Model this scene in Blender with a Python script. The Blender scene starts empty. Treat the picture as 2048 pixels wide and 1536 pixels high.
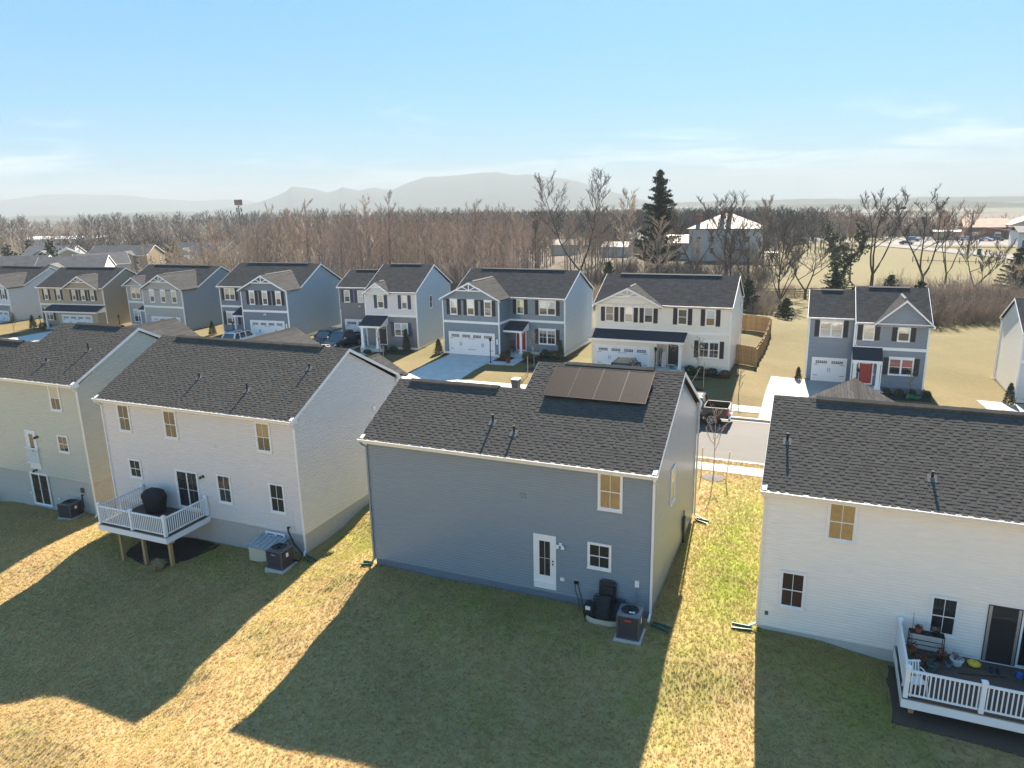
import bpy, bmesh, math, random
from mathutils import Vector, Matrix
R=math.radians
random.seed(7)
S=bpy.context.scene
# ------------------------------------------------------------ camera
HC=15.1554
cd=bpy.data.cameras.new('camera'); cam=bpy.data.objects.new('camera',cd); S.collection.objects.link(cam)
cd.sensor_width=36; cd.lens=1454.29/2048*36; cd.clip_start=.3; cd.clip_end=40000
_p,_r,_h=.2479,-.0204,.4038
_F=Vector((-math.sin(_h)*math.cos(_p),math.cos(_h)*math.cos(_p),-math.sin(_p)))
_R=Vector((math.cos(_h),math.sin(_h),0)); _U=_R.cross(_F)
_R2=_R*math.cos(_r)+_U*math.sin(_r); _U2=_U*math.cos(_r)-_R*math.sin(_r)
cam.matrix_world=Matrix(((_R2.x,_U2.x,-_F.x,0),(_R2.y,_U2.y,-_F.y,0),(_R2.z,_U2.z,-_F.z,HC),(0,0,0,1)))
S.camera=cam
# ------------------------------------------------------------ light
SUN_AZ,SUN_EL=R(-5.0),R(36.8)   # azimuth from +Y toward +X
w=bpy.data.worlds.new('World'); S.world=w; w.use_nodes=True
nt=w.node_tree; nt.nodes.clear(); N=nt.nodes.new; Lk=nt.links.new
out=N('ShaderNodeOutputWorld'); bg=N('ShaderNodeBackground'); sky=N('ShaderNodeTexSky')
sky.sky_type='NISHITA'; sky.sun_disc=False; sky.sun_elevation=SUN_EL; sky.sun_rotation=SUN_AZ
sky.altitude=100; sky.air_density=1.0; sky.dust_density=.6; sky.ozone_density=2.5
tc=N('ShaderNodeTexCoord'); sp=N('ShaderNodeSeparateXYZ'); Lk(tc.outputs['Generated'],sp.inputs[0])
def mth(op,a,b=None,clamp=False):
    n=N('ShaderNodeMath'); n.operation=op; n.use_clamp=clamp
    for i,v in enumerate((a,b)):
        if v is None: continue
        if isinstance(v,(int,float)): n.inputs[i].default_value=v
        else: Lk(v,n.inputs[i])
    return n.outputs[0]
zc=mth('MAXIMUM',sp.outputs[2],.02)
k=mth('DIVIDE',1,mth('ADD',zc,.10))
cv=N('ShaderNodeCombineXYZ'); Lk(mth('MULTIPLY',sp.outputs[0],k),cv.inputs[0]); Lk(mth('MULTIPLY',mth('MULTIPLY',sp.outputs[1],k),1.25),cv.inputs[1])
n1=N('ShaderNodeTexNoise'); n1.inputs['Scale'].default_value=.75; n1.inputs['Detail'].default_value=9; n1.inputs['Roughness'].default_value=.58; n1.inputs['Distortion'].default_value=.6
Lk(cv.outputs[0],n1.inputs['Vector'])
n2=N('ShaderNodeTexNoise'); n2.inputs['Scale'].default_value=.22; n2.inputs['Detail'].default_value=3; Lk(cv.outputs[0],n2.inputs['Vector'])
# cloud cover thickens toward the horizon
elev=mth('MAXIMUM',mth('MULTIPLY',mth('SUBTRACT',.135,sp.outputs[2]),2.6),-.3)
cl=mth('ADD',mth('ADD',n1.outputs['Fac'],mth('MULTIPLY',n2.outputs['Fac'],.55)),mth('MINIMUM',elev,.3))
rmp=N('ShaderNodeMapRange'); rmp.inputs['From Min'].default_value=.92; rmp.inputs['From Max'].default_value=1.18; rmp.interpolation_type='SMOOTHSTEP'
Lk(cl,rmp.inputs['Value'])
gmn=N('ShaderNodeGamma'); gmn.inputs['Gamma'].default_value=.22; Lk(sky.outputs[0],gmn.inputs['Color'])
hsv=N('ShaderNodeHueSaturation'); hsv.inputs['Saturation'].default_value=2.1; Lk(gmn.outputs[0],hsv.inputs['Color'])
mx=N('ShaderNodeMix'); mx.data_type='RGBA'; Lk(mth('MULTIPLY',rmp.outputs[0],.42),mx.inputs['Factor'])
tint=N('ShaderNodeMix'); tint.data_type='RGBA'; tint.blend_type='MULTIPLY'; tint.inputs['Factor'].default_value=1; tint.inputs['B'].default_value=(.315,.70,1.01,1)
Lk(hsv.outputs[0],tint.inputs['A']); Lk(tint.outputs['Result'],mx.inputs['A']); mx.inputs['B'].default_value=(2.6,2.72,2.8,1)
Lk(mx.outputs['Result'],bg.inputs['Color']); bg.inputs['Strength'].default_value=.104
Lk(bg.outputs[0],out.inputs['Surface'])
sl=bpy.data.lights.new('sun','SUN'); sl.energy=3.3; sl.angle=R(.53); sl.color=(1,.9,.76)
so=bpy.data.objects.new('sun',sl); S.collection.objects.link(so)
SV=Vector((math.sin(SUN_AZ)*math.cos(SUN_EL),math.cos(SUN_AZ)*math.cos(SUN_EL),math.sin(SUN_EL)))
so.rotation_euler=SV.to_track_quat('Z','Y').to_euler(); so.location=(0,60,60)
S.view_settings.view_transform='Standard'; S.view_settings.look='None'; S.view_settings.exposure=2.75; S.view_settings.gamma=1
S.view_settings.use_curve_mapping=False
S.render.engine='CYCLES'
S.cycles.max_bounces=6; S.cycles.diffuse_bounces=3; S.cycles.glossy_bounces=3; S.cycles.transmission_bounces=3; S.cycles.volume_bounces=0; S.cycles.transparent_max_bounces=8
S.cycles.sample_clamp_indirect=6
S.cycles.use_denoising=True
try:
    S.cycles.denoiser='OPENIMAGEDENOISE'; S.cycles.denoising_prefilter='ACCURATE'
except Exception: pass

# ------------------------------------------------------------ ground height
GP=[(-16.8,23.9,0),(-10,23.9,0),(-4.9,23.9,0),(-4.9,30,0),(-4.9,33.3,-.05),(-16.8,31,-.1),(-10,33,0),
(-1.2,25,-.18),(5,25,-.5),(12,25,-.8),(-1.2,34,-.35),(8,35,-.6),
(-21.5,25,-.92),(-26,25,-1.3),(-33.7,25,-1.5),(-21.5,33,-.5),(-33.7,34,-.6),
(-36.7,25.9,-1.7),(-41.5,25.9,-1.95),(-47.7,25.9,-2.2),(-52.7,25.9,-2.3),(-36,34,-.5),(-50,34,-.6),
(-16,15,-1.0),(-20.5,15.1,-1.95),(-20.4,21.5,-1.1),(-19.6,18.2,-1.35),(-17.6,20,-.62),(-24,21,-1.6),(-17.5,16.5,-.95),(-11,17,-.8),(-6,18,-.6),(-1,19,-.7),(5,17,-1.2),(0,10,-1.5),(-10,9,-1.7),(-22,9,-2.6),(-30,14,-2.6),(-45,16,-2.6),(-30,19,-2.2),(0,0,-2.3),(-20,-5,-3),(20,5,-2.5),(-60,10,-3),
(-34.7,66.6,.14),(-28,66,.14),(-22.6,66.6,.1),(-18.5,63,.36),(-12,63,.3),(-6.8,63,.2),(-.6,64.1,-.38),(8.2,64.1,-.6),(14.9,66.7,-1.24),(25,66,-1.6),(-47.7,64.2,.03),(-38.4,64.2,.05),(-65.3,65.6,.3),(-54,65.6,.3),(-85.2,69.4,-.2),(-72.8,69.4,0),(-98.6,66.5,-.66),(-87.6,66.5,-.5),(-110,63,-.5),
(-110,48,-1.5),(-90,48,-.9),(-70,48,-.3),(-52,48,-.1),(-38,48,-.1),(-28,48,-.1),(-15,48,-.1),(-5,48,-.3),(5,48,-.6),(20,48,-1.2),(40,48,-2),
(0,80,-.6),(20,85,-1.2),(-12,85,.1),(-30,85,-.3),(-60,85,0),(-90,90,-1),(-120,90,-2),(10,110,-1.5),(2,136,-1.8),(-20,140,-1.5),(40,120,-2.5),(-60,150,-2),(-120,160,-4),(40,255,-3),(50,300,-3.2),(60,200,-3),(0,250,-3),(-40,200,-2),(-100,260,-4),(-200,200,-5),(100,100,-3),(70,520,-14),(150,480,-15),(0,540,-10),(260,800,-30),(60,850,-28),(-60,560,-7),(160,330,-7),(0,-60,-3),(-80,-40,-4),(80,-20,-4)]
import math
def G0(x,y):
    sw=sz=0.0
    for a,b,c in GP:
        d=(x-a)**2+(y-b)**2+1.5
        w=1.0/(d*d*math.sqrt(d)); sw+=w; sz+=w*c
    z=sz/sw
    r=math.hypot(x+10,y)
    if r>320:
        t=min(1,(r-320)/2600.0); z-= 40*t*t*(3-2*t)
    return z
def road_z(x): return G0(x,47.7)-.02
def G(x,y):
    if 39<y<57 and -140<x<60:
        t=1.0
        if y<42: t=(y-39)/3
        if y>54: t=(57-y)/3
        t=t*t*(3-2*t)
        return G0(x,y)*(1-t)+road_z(x)*t
    return G0(x,y)

# ------------------------------------------------------------ helpers
COL=S.collection
class MB:
    def __init__(s): s.v=[]; s.f=[]; s.m=[]
    def add(s,vs,fs,mi=0):
        b=len(s.v); s.v.extend([tuple(q) for q in vs]); s.f.extend([tuple(b+i for i in f) for f in fs]); s.m.extend([mi]*len(fs)); return s
    def poly(s,pts,mi=0): return s.add(pts,[tuple(range(len(pts)))],mi)
    def box(s,x0,x1,y0,y1,z0,z1,mi=0):
        return s.add([(x0,y0,z0),(x1,y0,z0),(x1,y1,z0),(x0,y1,z0),(x0,y0,z1),(x1,y0,z1),(x1,y1,z1),(x0,y1,z1)],
          [(0,3,2,1),(4,5,6,7),(0,1,5,4),(1,2,6,5),(2,3,7,6),(3,0,4,7)],mi)
    def frame(s,x0,x1,z0,z1,t,y0,y1,mi=0):
        s.box(x0,x0+t,y0,y1,z0,z1,mi); s.box(x1-t,x1,y0,y1,z0,z1,mi); s.box(x0+t,x1-t,y0,y1,z0,z0+t,mi); s.box(x0+t,x1-t,y0,y1,z1-t,z1,mi); return s
    def bar(s,p,q,w,h=None,mi=0,up=(0,0,1)):
        h=h or w; p=Vector(p); q=Vector(q); d=(q-p).normalized(); u=Vector(up)
        if abs(d.dot(u))>.98: u=Vector((0,1,0))
        a=d.cross(u).normalized(); b=a.cross(d); a*=w/2; b*=h/2
        vs=[p-a-b,p+a-b,p+a+b,p-a+b,q-a-b,q+a-b,q+a+b,q-a+b]
        return s.add(vs,[(0,1,2,3),(7,6,5,4),(0,4,5,1),(1,5,6,2),(2,6,7,3),(3,7,4,0)],mi)
    def tube(s,pts,rs,n=6,cap=True,mi=0):
        pts=[Vector(p) for p in pts]
        if not hasattr(rs,'__len__'): rs=[rs]*len(pts)
        vs=[];fs=[]
        for i,p in enumerate(pts):
            d=(pts[min(i+1,len(pts)-1)]-pts[max(i-1,0)])
            d=d.normalized() if d.length>1e-9 else Vector((0,0,1))
            u=Vector((0,0,1)) if abs(d.z)<.9 else Vector((1,0,0))
            a=d.cross(u).normalized(); b=d.cross(a)
            for k in range(n):
                t=2*math.pi*k/n; vs.append(p+(a*math.cos(t)+b*math.sin(t))*rs[i])
        for i in range(len(pts)-1):
            for k in range(n):
                fs.append((i*n+k,i*n+(k+1)%n,(i+1)*n+(k+1)%n,(i+1)*n+k))
        if cap: fs.append(tuple(range(n))[::-1]); fs.append(tuple((len(pts)-1)*n+k for k in range(n)))
        return s.add(vs,fs,mi)
    def lathe(s,prof,c=(0,0,0),n=12,mi=0,sx=1,sy=1):
        vs=[];fs=[]
        for r,z in prof:
            for k in range(n):
                t=2*math.pi*k/n; vs.append((c[0]+r*math.cos(t)*sx,c[1]+r*math.sin(t)*sy,c[2]+z))
        for i in range(len(prof)-1):
            for k in range(n): fs.append((i*n+k,i*n+(k+1)%n,(i+1)*n+(k+1)%n,(i+1)*n+k))
        fs.append(tuple(range(n))[::-1]); fs.append(tuple((len(prof)-1)*n+k for k in range(n)))
        return s.add(vs,fs,mi)
    def slab(s,pts,t,mi=0,mib=None):
        """polygon pts (facing up) given thickness t downward along its normal"""
        pts=[Vector(p) for p in pts]; n=(pts[1]-pts[0]).cross(pts[2]-pts[1]).normalized()
        if n.z<0: pts=pts[::-1]; n=-n
        k=len(pts); lo=[p-n*t for p in pts]
        s.add(pts,[tuple(range(k))],mi)
        s.add(pts+lo,[tuple(range(2*k-1,k-1,-1))]+[(i,i+k,(i+1)%k+k,(i+1)%k) for i in range(k)],mi if mib is None else mib); return s
    def build(s,name,mats,parent=None,smooth=False):
        me=bpy.data.meshes.new(name); me.from_pydata(s.v,[],s.f)
        if not isinstance(mats,(list,tuple)): mats=[mats]
        for mt in mats: me.materials.append(mt)
        if len(mats)>1: me.polygons.foreach_set('material_index',s.m)
        if smooth: me.polygons.foreach_set('use_smooth',[True]*len(me.polygons))
        me.update()
        o=bpy.data.objects.new(name,me); COL.objects.link(o)
        if parent is not None: o.parent=parent
        return o
def tag(o,label=None,cat=None,group=None,kind=None):
    if label: o['label']=label
    if cat: o['category']=cat
    if group: o['group']=group
    if kind: o['kind']=kind
    return o
def thing(name,label,cat,loc=(0,0,0),rz=0,group=None):
    o=bpy.data.objects.new(name,None); COL.objects.link(o); o.location=loc; o.rotation_euler=(0,0,rz); o.empty_display_size=.2
    return tag(o,label,cat,group)
def struct(o): o['kind']='structure'; return o
def dup(o,loc,rz,sc=1,label=None,group=None):
    r=o.copy(); COL.objects.link(r); r.location=loc; r.rotation_euler=(0,0,rz); r.scale=(sc,sc,sc) if not hasattr(sc,'__len__') else sc
    if label: r['label']=label
    if group: r['group']=group
    for ch in list(o.children):
        c=ch.copy(); COL.objects.link(c); c.parent=r
        for g in list(ch.children):
            e=g.copy(); COL.objects.link(e); e.parent=c
    return r
def inst(o,parent,loc,rot=None,sc=None):
    c=o.copy(); COL.objects.link(c); c.parent=parent; c.location=loc
    if rot is not None: c.rotation_euler=rot
    if sc is not None: c.scale=sc
    return c
# ------------------------------------------------------------ materials
M={}
def mat(name,col,rough=.6,spec=.5,metal=0,noise=0,nscale=8,bump=0,bscale=60,coat=0,col2=None,stretch=None,island=0,objrand=0):
    m=bpy.data.materials.new(name); m.use_nodes=True; t=m.node_tree; b=t.nodes['Principled BSDF']; nn=t.nodes.new; ln=t.links.new
    b.inputs['Roughness'].default_value=rough; b.inputs['Metallic'].default_value=metal; b.inputs['Specular IOR Level'].default_value=spec
    b.inputs['Coat Weight'].default_value=coat
    c=(col[0],col[1],col[2],1); b.inputs['Base Color'].default_value=c
    src=None
    if noise or bump or col2:
        tcn=nn('ShaderNodeTexCoord'); vec=tcn.outputs['Object']
        if stretch:
            mp=nn('ShaderNodeMapping'); mp.inputs['Scale'].default_value=stretch; ln(vec,mp.inputs[0]); vec=mp.outputs[0]
    if noise or col2:
        n=nn('ShaderNodeTexNoise'); n.inputs['Scale'].default_value=nscale; n.inputs['Detail'].default_value=6; n.inputs['Roughness'].default_value=.65; ln(vec,n.inputs['Vector'])
        mxn=nn('ShaderNodeMix'); mxn.data_type='RGBA'
        mr=nn('ShaderNodeMapRange'); mr.inputs['From Min'].default_value=.3; mr.inputs['From Max'].default_value=.7; ln(n.outputs['Fac'],mr.inputs['Value']); ln(mr.outputs[0],mxn.inputs['Factor'])
        c2=col2 if col2 else tuple(x*(1-noise) for x in col)
        c1=col if col2 else tuple(min(1,x*(1+noise)) for x in col)
        mxn.inputs['A'].default_value=(*c1,1); mxn.inputs['B'].default_value=(*c2,1); src=mxn.outputs['Result']
    if island or objrand:
        if island: g=nn('ShaderNodeNewGeometry'); rv=g.outputs['Random Per Island']; amt=island
        else: g=nn('ShaderNodeObjectInfo'); rv=g.outputs['Random']; amt=objrand
        mr2=nn('ShaderNodeMapRange'); mr2.inputs['To Min'].default_value=1-amt; mr2.inputs['To Max'].default_value=1+amt; ln(rv,mr2.inputs['Value'])
        vm=nn('ShaderNodeVectorMath'); vm.operation='SCALE'; ln(mr2.outputs[0],vm.inputs['Scale'])
        if src: ln(src,vm.inputs[0])
        else: vm.inputs[0].default_value=col
        src=vm.outputs[0]
    if src: ln(src,b.inputs['Base Color'])
    if bump:
        n=nn('ShaderNodeTexNoise'); n.inputs['Scale'].default_value=bscale; n.inputs['Detail'].default_value=4; ln(vec,n.inputs['Vector'])
        bp=nn('ShaderNodeBump'); bp.inputs['Strength'].default_value=bump; bp.inputs['Distance'].default_value=.01; ln(n.outputs['Fac'],bp.inputs['Height']); ln(bp.outputs[0],b.inputs['Normal'])
    M[name]=m; return m
def siding(name,col): return mat(name,col,rough=.24,spec=.6,noise=.05,nscale=1.3,bump=.12,bscale=25,stretch=(1,1,6))
sd_sage=siding('sage_siding',(.50,.50,.42)); sd_lgrey=siding('light_grey_siding',(.66,.62,.60)); sd_slate=siding('slate_blue_siding',(.195,.25,.295))
sd_white=siding('white_siding',(.84,.79,.72)); sd_tan=siding('tan_siding',(.38,.30,.20)); sd_grey=siding('grey_siding',(.36,.35,.32))
sd_blue=siding('blue_siding',(.15,.185,.24)); sd_dgrey=siding('dark_grey_siding',(.175,.175,.185)); sd_pale=siding('pale_grey_siding',(.64,.62,.6))
sd_cream=siding('cream_siding',(.76,.68,.56)); sd_stblue=siding('steel_blue_siding',(.155,.21,.25))
trim=mat('white_trim',(.8,.8,.79),rough=.4,noise=.03,nscale=3); trimc=mat('cream_trim',(.82,.77,.7),rough=.45,noise=.04)
shut=mat('black_shutter',(.018,.014,.018),rough=.5); shutb=mat('blue_shutter',(.035,.055,.11),rough=.5)
reddoor=mat('red_door',(.34,.035,.03),rough=.4,noise=.05); blkdoor=mat('black_door',(.02,.02,.022),rough=.4); gdoor=mat('garage_white',(.76,.76,.76),rough=.45,noise=.03)
blk=mat('black_metal',(.012,.012,.014),rough=.45,metal=.2); dkgrey=mat('dark_grey_metal',(.06,.062,.065),rough=.5,metal=.3,noise=.1)
pvc=mat('black_pipe',(.015,.015,.018),rough=.8)
edge=mat('asphalt_edge_shadow_line',(.012,.012,.012),rough=1,spec=.1); boot=mat('pipe_boot',(.13,.13,.13),rough=.9,spec=.1)  # black cut edge of the shingles, also painting in each course's shadow line
steel=mat('galvanised_steel',(.5,.53,.55),rough=.35,metal=.7,noise=.1); wood=mat('pressure_treated_wood',(.42,.28,.13),rough=.75,noise=.2,nscale=10,stretch=(3,3,.4),bump=.3)
fencew=mat('cedar_fence',(.40,.22,.09),rough=.8,noise=.2,nscale=6,stretch=(4,4,.5),objrand=.16); deckb=mat('brown_deck_board',(.085,.06,.05),rough=.7,noise=.2,nscale=12,objrand=.1)
vinyl=mat('white_vinyl',(.8,.82,.83),rough=.35); conc=mat('concrete',(.47,.465,.45),rough=.85,noise=.13,nscale=1.1,bump=.3,bscale=90,objrand=.05)
concw=mat('pale_concrete',(.33,.305,.27),rough=.85,noise=.08,nscale=2.5,bump=.3,bscale=90,objrand=.05)
mulch=mat('dark_mulch',(.022,.017,.013),rough=.95,noise=.5,nscale=30,bump=1,bscale=50); rustmulch=mat('brown_mulch',(.085,.062,.045),rough=.95,noise=.5,nscale=30,bump=1,bscale=50)
pot_r=mat('terracotta',(.33,.09,.04),rough=.7,noise=.2); pot_g=mat('green_pot',(.05,.14,.11),rough=.6); pot_w=mat('white_pot',(.65,.67,.68),rough=.5); pot_p=mat('lilac_pot',(.25,.24,.5),rough=.5); pot_red=mat('dark_red_pot',(.16,.02,.02),rough=.4)
yellow=mat('yellow_plastic',(.75,.5,.03),rough=.4); grn=mat('green_hose',(.02,.17,.07),rough=.5); teal=mat('green_splash',(.025,.10,.075),rough=.5); bluep=mat('blue_plastic',(.03,.12,.4),rough=.5)
acgrey=mat('ac_casing',(.10,.10,.11),rough=.5,metal=.3); aclight=mat('ac_top',(.2,.21,.22),rough=.5,metal=.3); labelr=mat('red_label',(.6,.06,.03),rough=.5); labelw=mat('white_label',(.8,.8,.75),rough=.5)
tan=mat('tan_plastic',(.5,.46,.36),rough=.6); cover=mat('black_cover',(.012,.012,.014),rough=.8,bump=.6,bscale=5); mesh_b=mat('black_mesh_fabric',(.02,.02,.022),rough=.8)
copper=mat('pinkish_tan_metal_roof',(.20,.155,.12),rough=.35,metal=.15,noise=.15,nscale=.6); brickr=mat('red_brick',(.28,.11,.07),rough=.9,noise=.25,nscale=5); stucco=mat('pale_stucco',(.45,.44,.40),rough=.9,noise=.12,nscale=.7)
rust=mat('rusty_roof',(.33,.2,.13),rough=.8,noise=.25,nscale=.5); whitewall=mat('white_wall',(.7,.69,.66),rough=.7,noise=.06,nscale=.5); farroof=mat('grey_asphalt_roof',(.10,.10,.102),spec=.05,rough=1,noise=.2,nscale=.7); farroof2=mat('dark_asphalt_roof',(.075,.075,.085),rough=.9,noise=.2,nscale=.7)
polew=mat('utility_pole_wood',(.12,.10,.08),rough=.9,noise=.2); wire=mat('wire_metal',(.35,.3,.25),rough=.4,metal=.6); tyre=mat('tyre_rubber',(.015,.015,.016),rough=.8); rim=mat('alloy_rim',(.55,.55,.56),rough=.3,metal=.8)
def paint(n,c): return mat(n,c,rough=.22,spec=.6,coat=.8)
p_black=paint('black_car_paint',(.008,.008,.012)); p_white=paint('white_car_paint',(.72,.73,.74)); p_grey=paint('grey_car_paint',(.03,.028,.028)); p_dark=paint('charcoal_car_paint',(.02,.022,.025)); p_silver=paint('silver_car_paint',(.4,.42,.44)); p_blue=paint('blue_car_paint',(.1,.25,.3))
chrome=mat('chrome',(.75,.75,.76),rough=.12,metal=1); taill=mat('red_tail_light',(.5,.01,.02),rough=.2,coat=1); headl=mat('headlight_glass',(.7,.72,.75),rough=.15,coat=1)
asph=mat('road_asphalt',(.088,.08,.072),rough=.9,noise=.1,nscale=.9,bump=.4,bscale=120,stretch=(.25,1,1))
asph2=mat('old_asphalt',(.10,.09,.08),rough=.95,noise=.08,nscale=.3)
def glass(name,col,gl=.22,tintc=(1,1,1),interior=None):
    """double glazed pane: mirror-like reflection over what shows behind (dark room, blind, curtain)"""
    m=bpy.data.materials.new(name); m.use_nodes=True; t=m.node_tree; b=t.nodes['Principled BSDF']; nn=t.nodes.new; ln=t.links.new
    tcn=nn('ShaderNodeTexCoord'); wv=nn('ShaderNodeTexNoise'); wv.inputs['Scale'].default_value=1.6; ln(tcn.outputs['Object'],wv.inputs['Vector'])
    oi=nn('ShaderNodeObjectInfo'); mr=nn('ShaderNodeMapRange'); mr.inputs['To Min'].default_value=.75; mr.inputs['To Max'].default_value=1.2; ln(oi.outputs['Random'],mr.inputs['Value'])
    vm=nn('ShaderNodeVectorMath'); vm.operation='SCALE'; vm.inputs[0].default_value=col; ln(mr.outputs[0],vm.inputs['Scale']); ln(vm.outputs[0],b.inputs['Base Color'])
    b.inputs['Roughness'].default_value=.6; b.inputs['Specular IOR Level'].default_value=.2
    g=nn('ShaderNodeBsdfGlossy'); g.inputs['Roughness'].default_value=.015; g.inputs['Color'].default_value=(*tintc,1)
    bp=nn('ShaderNodeBump'); bp.inputs['Strength'].default_value=.06; bp.inputs['Distance'].default_value=.05; ln(wv.outputs['Fac'],bp.inputs['Height']); ln(bp.outputs[0],g.inputs['Normal'])
    fr=nn('ShaderNodeFresnel'); fr.inputs['IOR'].default_value=1.5; ml=nn('ShaderNodeMath'); ml.operation='MULTIPLY_ADD'; ml.inputs[1].default_value=1.2; ml.inputs[2].default_value=gl-.05; ml.use_clamp=True; ln(fr.outputs[0],ml.inputs[0])
    ms=nn('ShaderNodeMixShader'); ln(ml.outputs[0],ms.inputs[0]); ln(b.outputs[0],ms.inputs[1]); ln(g.outputs[0],ms.inputs[2])
    ln(ms.outputs[0],t.nodes['Material Output'].inputs[0]); M[name]=m; return m
g_dark=glass('dark_window_glass',(.018,.018,.018),.09); g_mid=glass('window_glass_over_screen',(.05,.055,.045),.05); g_blind=glass('glass_over_white_blind',(.42,.45,.42),.12); g_red=glass('glass_over_red_curtain',(.35,.1,.09),.1); g_olive=glass('glass_painted_grass_reflection',(.07,.065,.03),.15); g_yel=glass('glass_over_yellow_blind',(.55,.5,.2),.1)  # olive panes have the reflection of sunlit grass painted into their colour
g_brown=glass('glass_over_dark_brown_curtain',(.04,.02,.018),.1); g_car=glass('car_glass',(.012,.014,.015),.12)
# asphalt shingle
def shingle_mat(name,col,lap=None):
    m=mat(name,col,rough=1,spec=.0,noise=.08,nscale=2.2,bump=.35,bscale=180,island=.085); return m
sh_near=shingle_mat('charcoal_shingle',(.092,.084,.074)); sh_base=mat('shingle_base',(.055,.052,.048),spec=0,rough=1,noise=.2,nscale=6,bump=.5,bscale=160)
def roof_tex(name,col):
    m=mat(name,col,rough=1,spec=.0,noise=.14,nscale=2.0,bump=.4,bscale=120); t=m.node_tree; b=t.nodes['Principled BSDF']; nn=t.nodes.new; ln=t.links.new
    tcn=nn('ShaderNodeTexCoord'); br=nn('ShaderNodeTexBrick'); br.inputs['Scale'].default_value=1; br.inputs['Brick Width'].default_value=.42; br.inputs['Row Height'].default_value=.145; br.inputs['Mortar Size'].default_value=.012; br.offset=.37
    sp=nn('ShaderNodeSeparateXYZ'); ln(tcn.outputs['Object'],sp.inputs[0]); cb=nn('ShaderNodeCombineXYZ'); a=nn('ShaderNodeMath'); a.operation='MULTIPLY_ADD'; a.inputs[1].default_value=.13; ln(sp.outputs[1],a.inputs[0]); ln(sp.outputs[0],a.inputs[2]); ln(a.outputs[0],cb.inputs[0])
    zz=nn('ShaderNodeMath'); zz.operation='MULTIPLY'; zz.inputs[1].default_value=2.2; ln(sp.outputs[2],zz.inputs[0]); ln(zz.outputs[0],cb.inputs[1]); ln(cb.outputs[0],br.inputs['Vector'])
    br.inputs['Color1'].default_value=(1.12,1.12,1.12,1); br.inputs['Color2'].default_value=(.8,.8,.82,1); br.inputs['Mortar'].default_value=(.6,.6,.6,1)
    src=b.inputs['Base Color'].links[0].from_socket; mm=nn('ShaderNodeMix'); mm.data_type='RGBA'; mm.blend_type='MULTIPLY'; mm.inputs['Factor'].default_value=1; ln(src,mm.inputs['A']); ln(br.outputs['Color'],mm.inputs['B']); ln(mm.outputs['Result'],b.inputs['Base Color'])
    return m
rf_front=roof_tex('charcoal_roof_shingles',(.070,.068,.066)); rf_dark=mat('porch_shingles',(.03,.032,.04),rough=.9,noise=.2,bump=.4,bscale=120)
def brick_paint(name,col):
    m=mat(name,col,rough=.8,noise=.05,nscale=4); t=m.node_tree; b=t.nodes['Principled BSDF']; nn=t.nodes.new; ln=t.links.new
    tcn=nn('ShaderNodeTexCoord'); sp=nn('ShaderNodeSeparateXYZ'); ln(tcn.outputs['Object'],sp.inputs[0]); a=nn('ShaderNodeMath'); ln(sp.outputs[0],a.inputs[0]); ln(sp.outputs[1],a.inputs[1]); cb=nn('ShaderNodeCombineXYZ'); ln(a.outputs[0],cb.inputs[0]); ln(sp.outputs[2],cb.inputs[1])
    br=nn('ShaderNodeTexBrick'); br.inputs['Scale'].default_value=1; br.inputs['Brick Width'].default_value=.21; br.inputs['Row Height'].default_value=.075; br.inputs['Mortar Size'].default_value=.008; br.inputs['Color1'].default_value=(1,1,1,1); br.inputs['Color2'].default_value=(.93,.93,.93,1); br.inputs['Mortar'].default_value=(.8,.8,.8,1); ln(cb.outputs[0],br.inputs['Vector'])
    src=b.inputs['Base Color'].links[0].from_socket; mm=nn('ShaderNodeMix'); mm.data_type='RGBA'; mm.blend_type='MULTIPLY'; mm.inputs['Factor'].default_value=1; ln(src,mm.inputs['A']); ln(br.outputs['Color'],mm.inputs['B']); ln(mm.outputs['Result'],b.inputs['Base Color'])
    bp=nn('ShaderNodeBump'); bp.inputs['Strength'].default_value=.5; bp.inputs['Distance'].default_value=.008; ln(br.outputs['Fac'],bp.inputs['Height']); bp.invert=True; ln(bp.outputs[0],b.inputs['Normal'])
    return m
# solar cell face
def solar_mat():
    m=mat('solar_cells',(.06,.043,.035),rough=.6,spec=.06,noise=.1,nscale=14,coat=.0); t=m.node_tree; b=t.nodes['Principled BSDF']; nn=t.nodes.new; ln=t.links.new
    tcn=nn('ShaderNodeTexCoord'); br=nn('ShaderNodeTexBrick'); br.offset=0; br.inputs['Scale'].default_value=1; br.inputs['Brick Width'].default_value=.16; br.inputs['Row Height'].default_value=.16; br.inputs['Mortar Size'].default_value=.004; br.inputs['Color1'].default_value=(1,1,1,1); br.inputs['Color2'].default_value=(.93,.93,.93,1); br.inputs['Mortar'].default_value=(.7,.7,.7,1); ln(tcn.outputs['Object'],br.inputs['Vector'])
    src=b.inputs['Base Color'].links[0].from_socket; mm=nn('ShaderNodeMix'); mm.data_type='RGBA'; mm.blend_type='MULTIPLY'; mm.inputs['Factor'].default_value=1; ln(src,mm.inputs['A']); ln(br.outputs['Color'],mm.inputs['B']); ln(mm.outputs['Result'],b.inputs['Base Color'])
    return m
solar=solar_mat()
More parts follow.
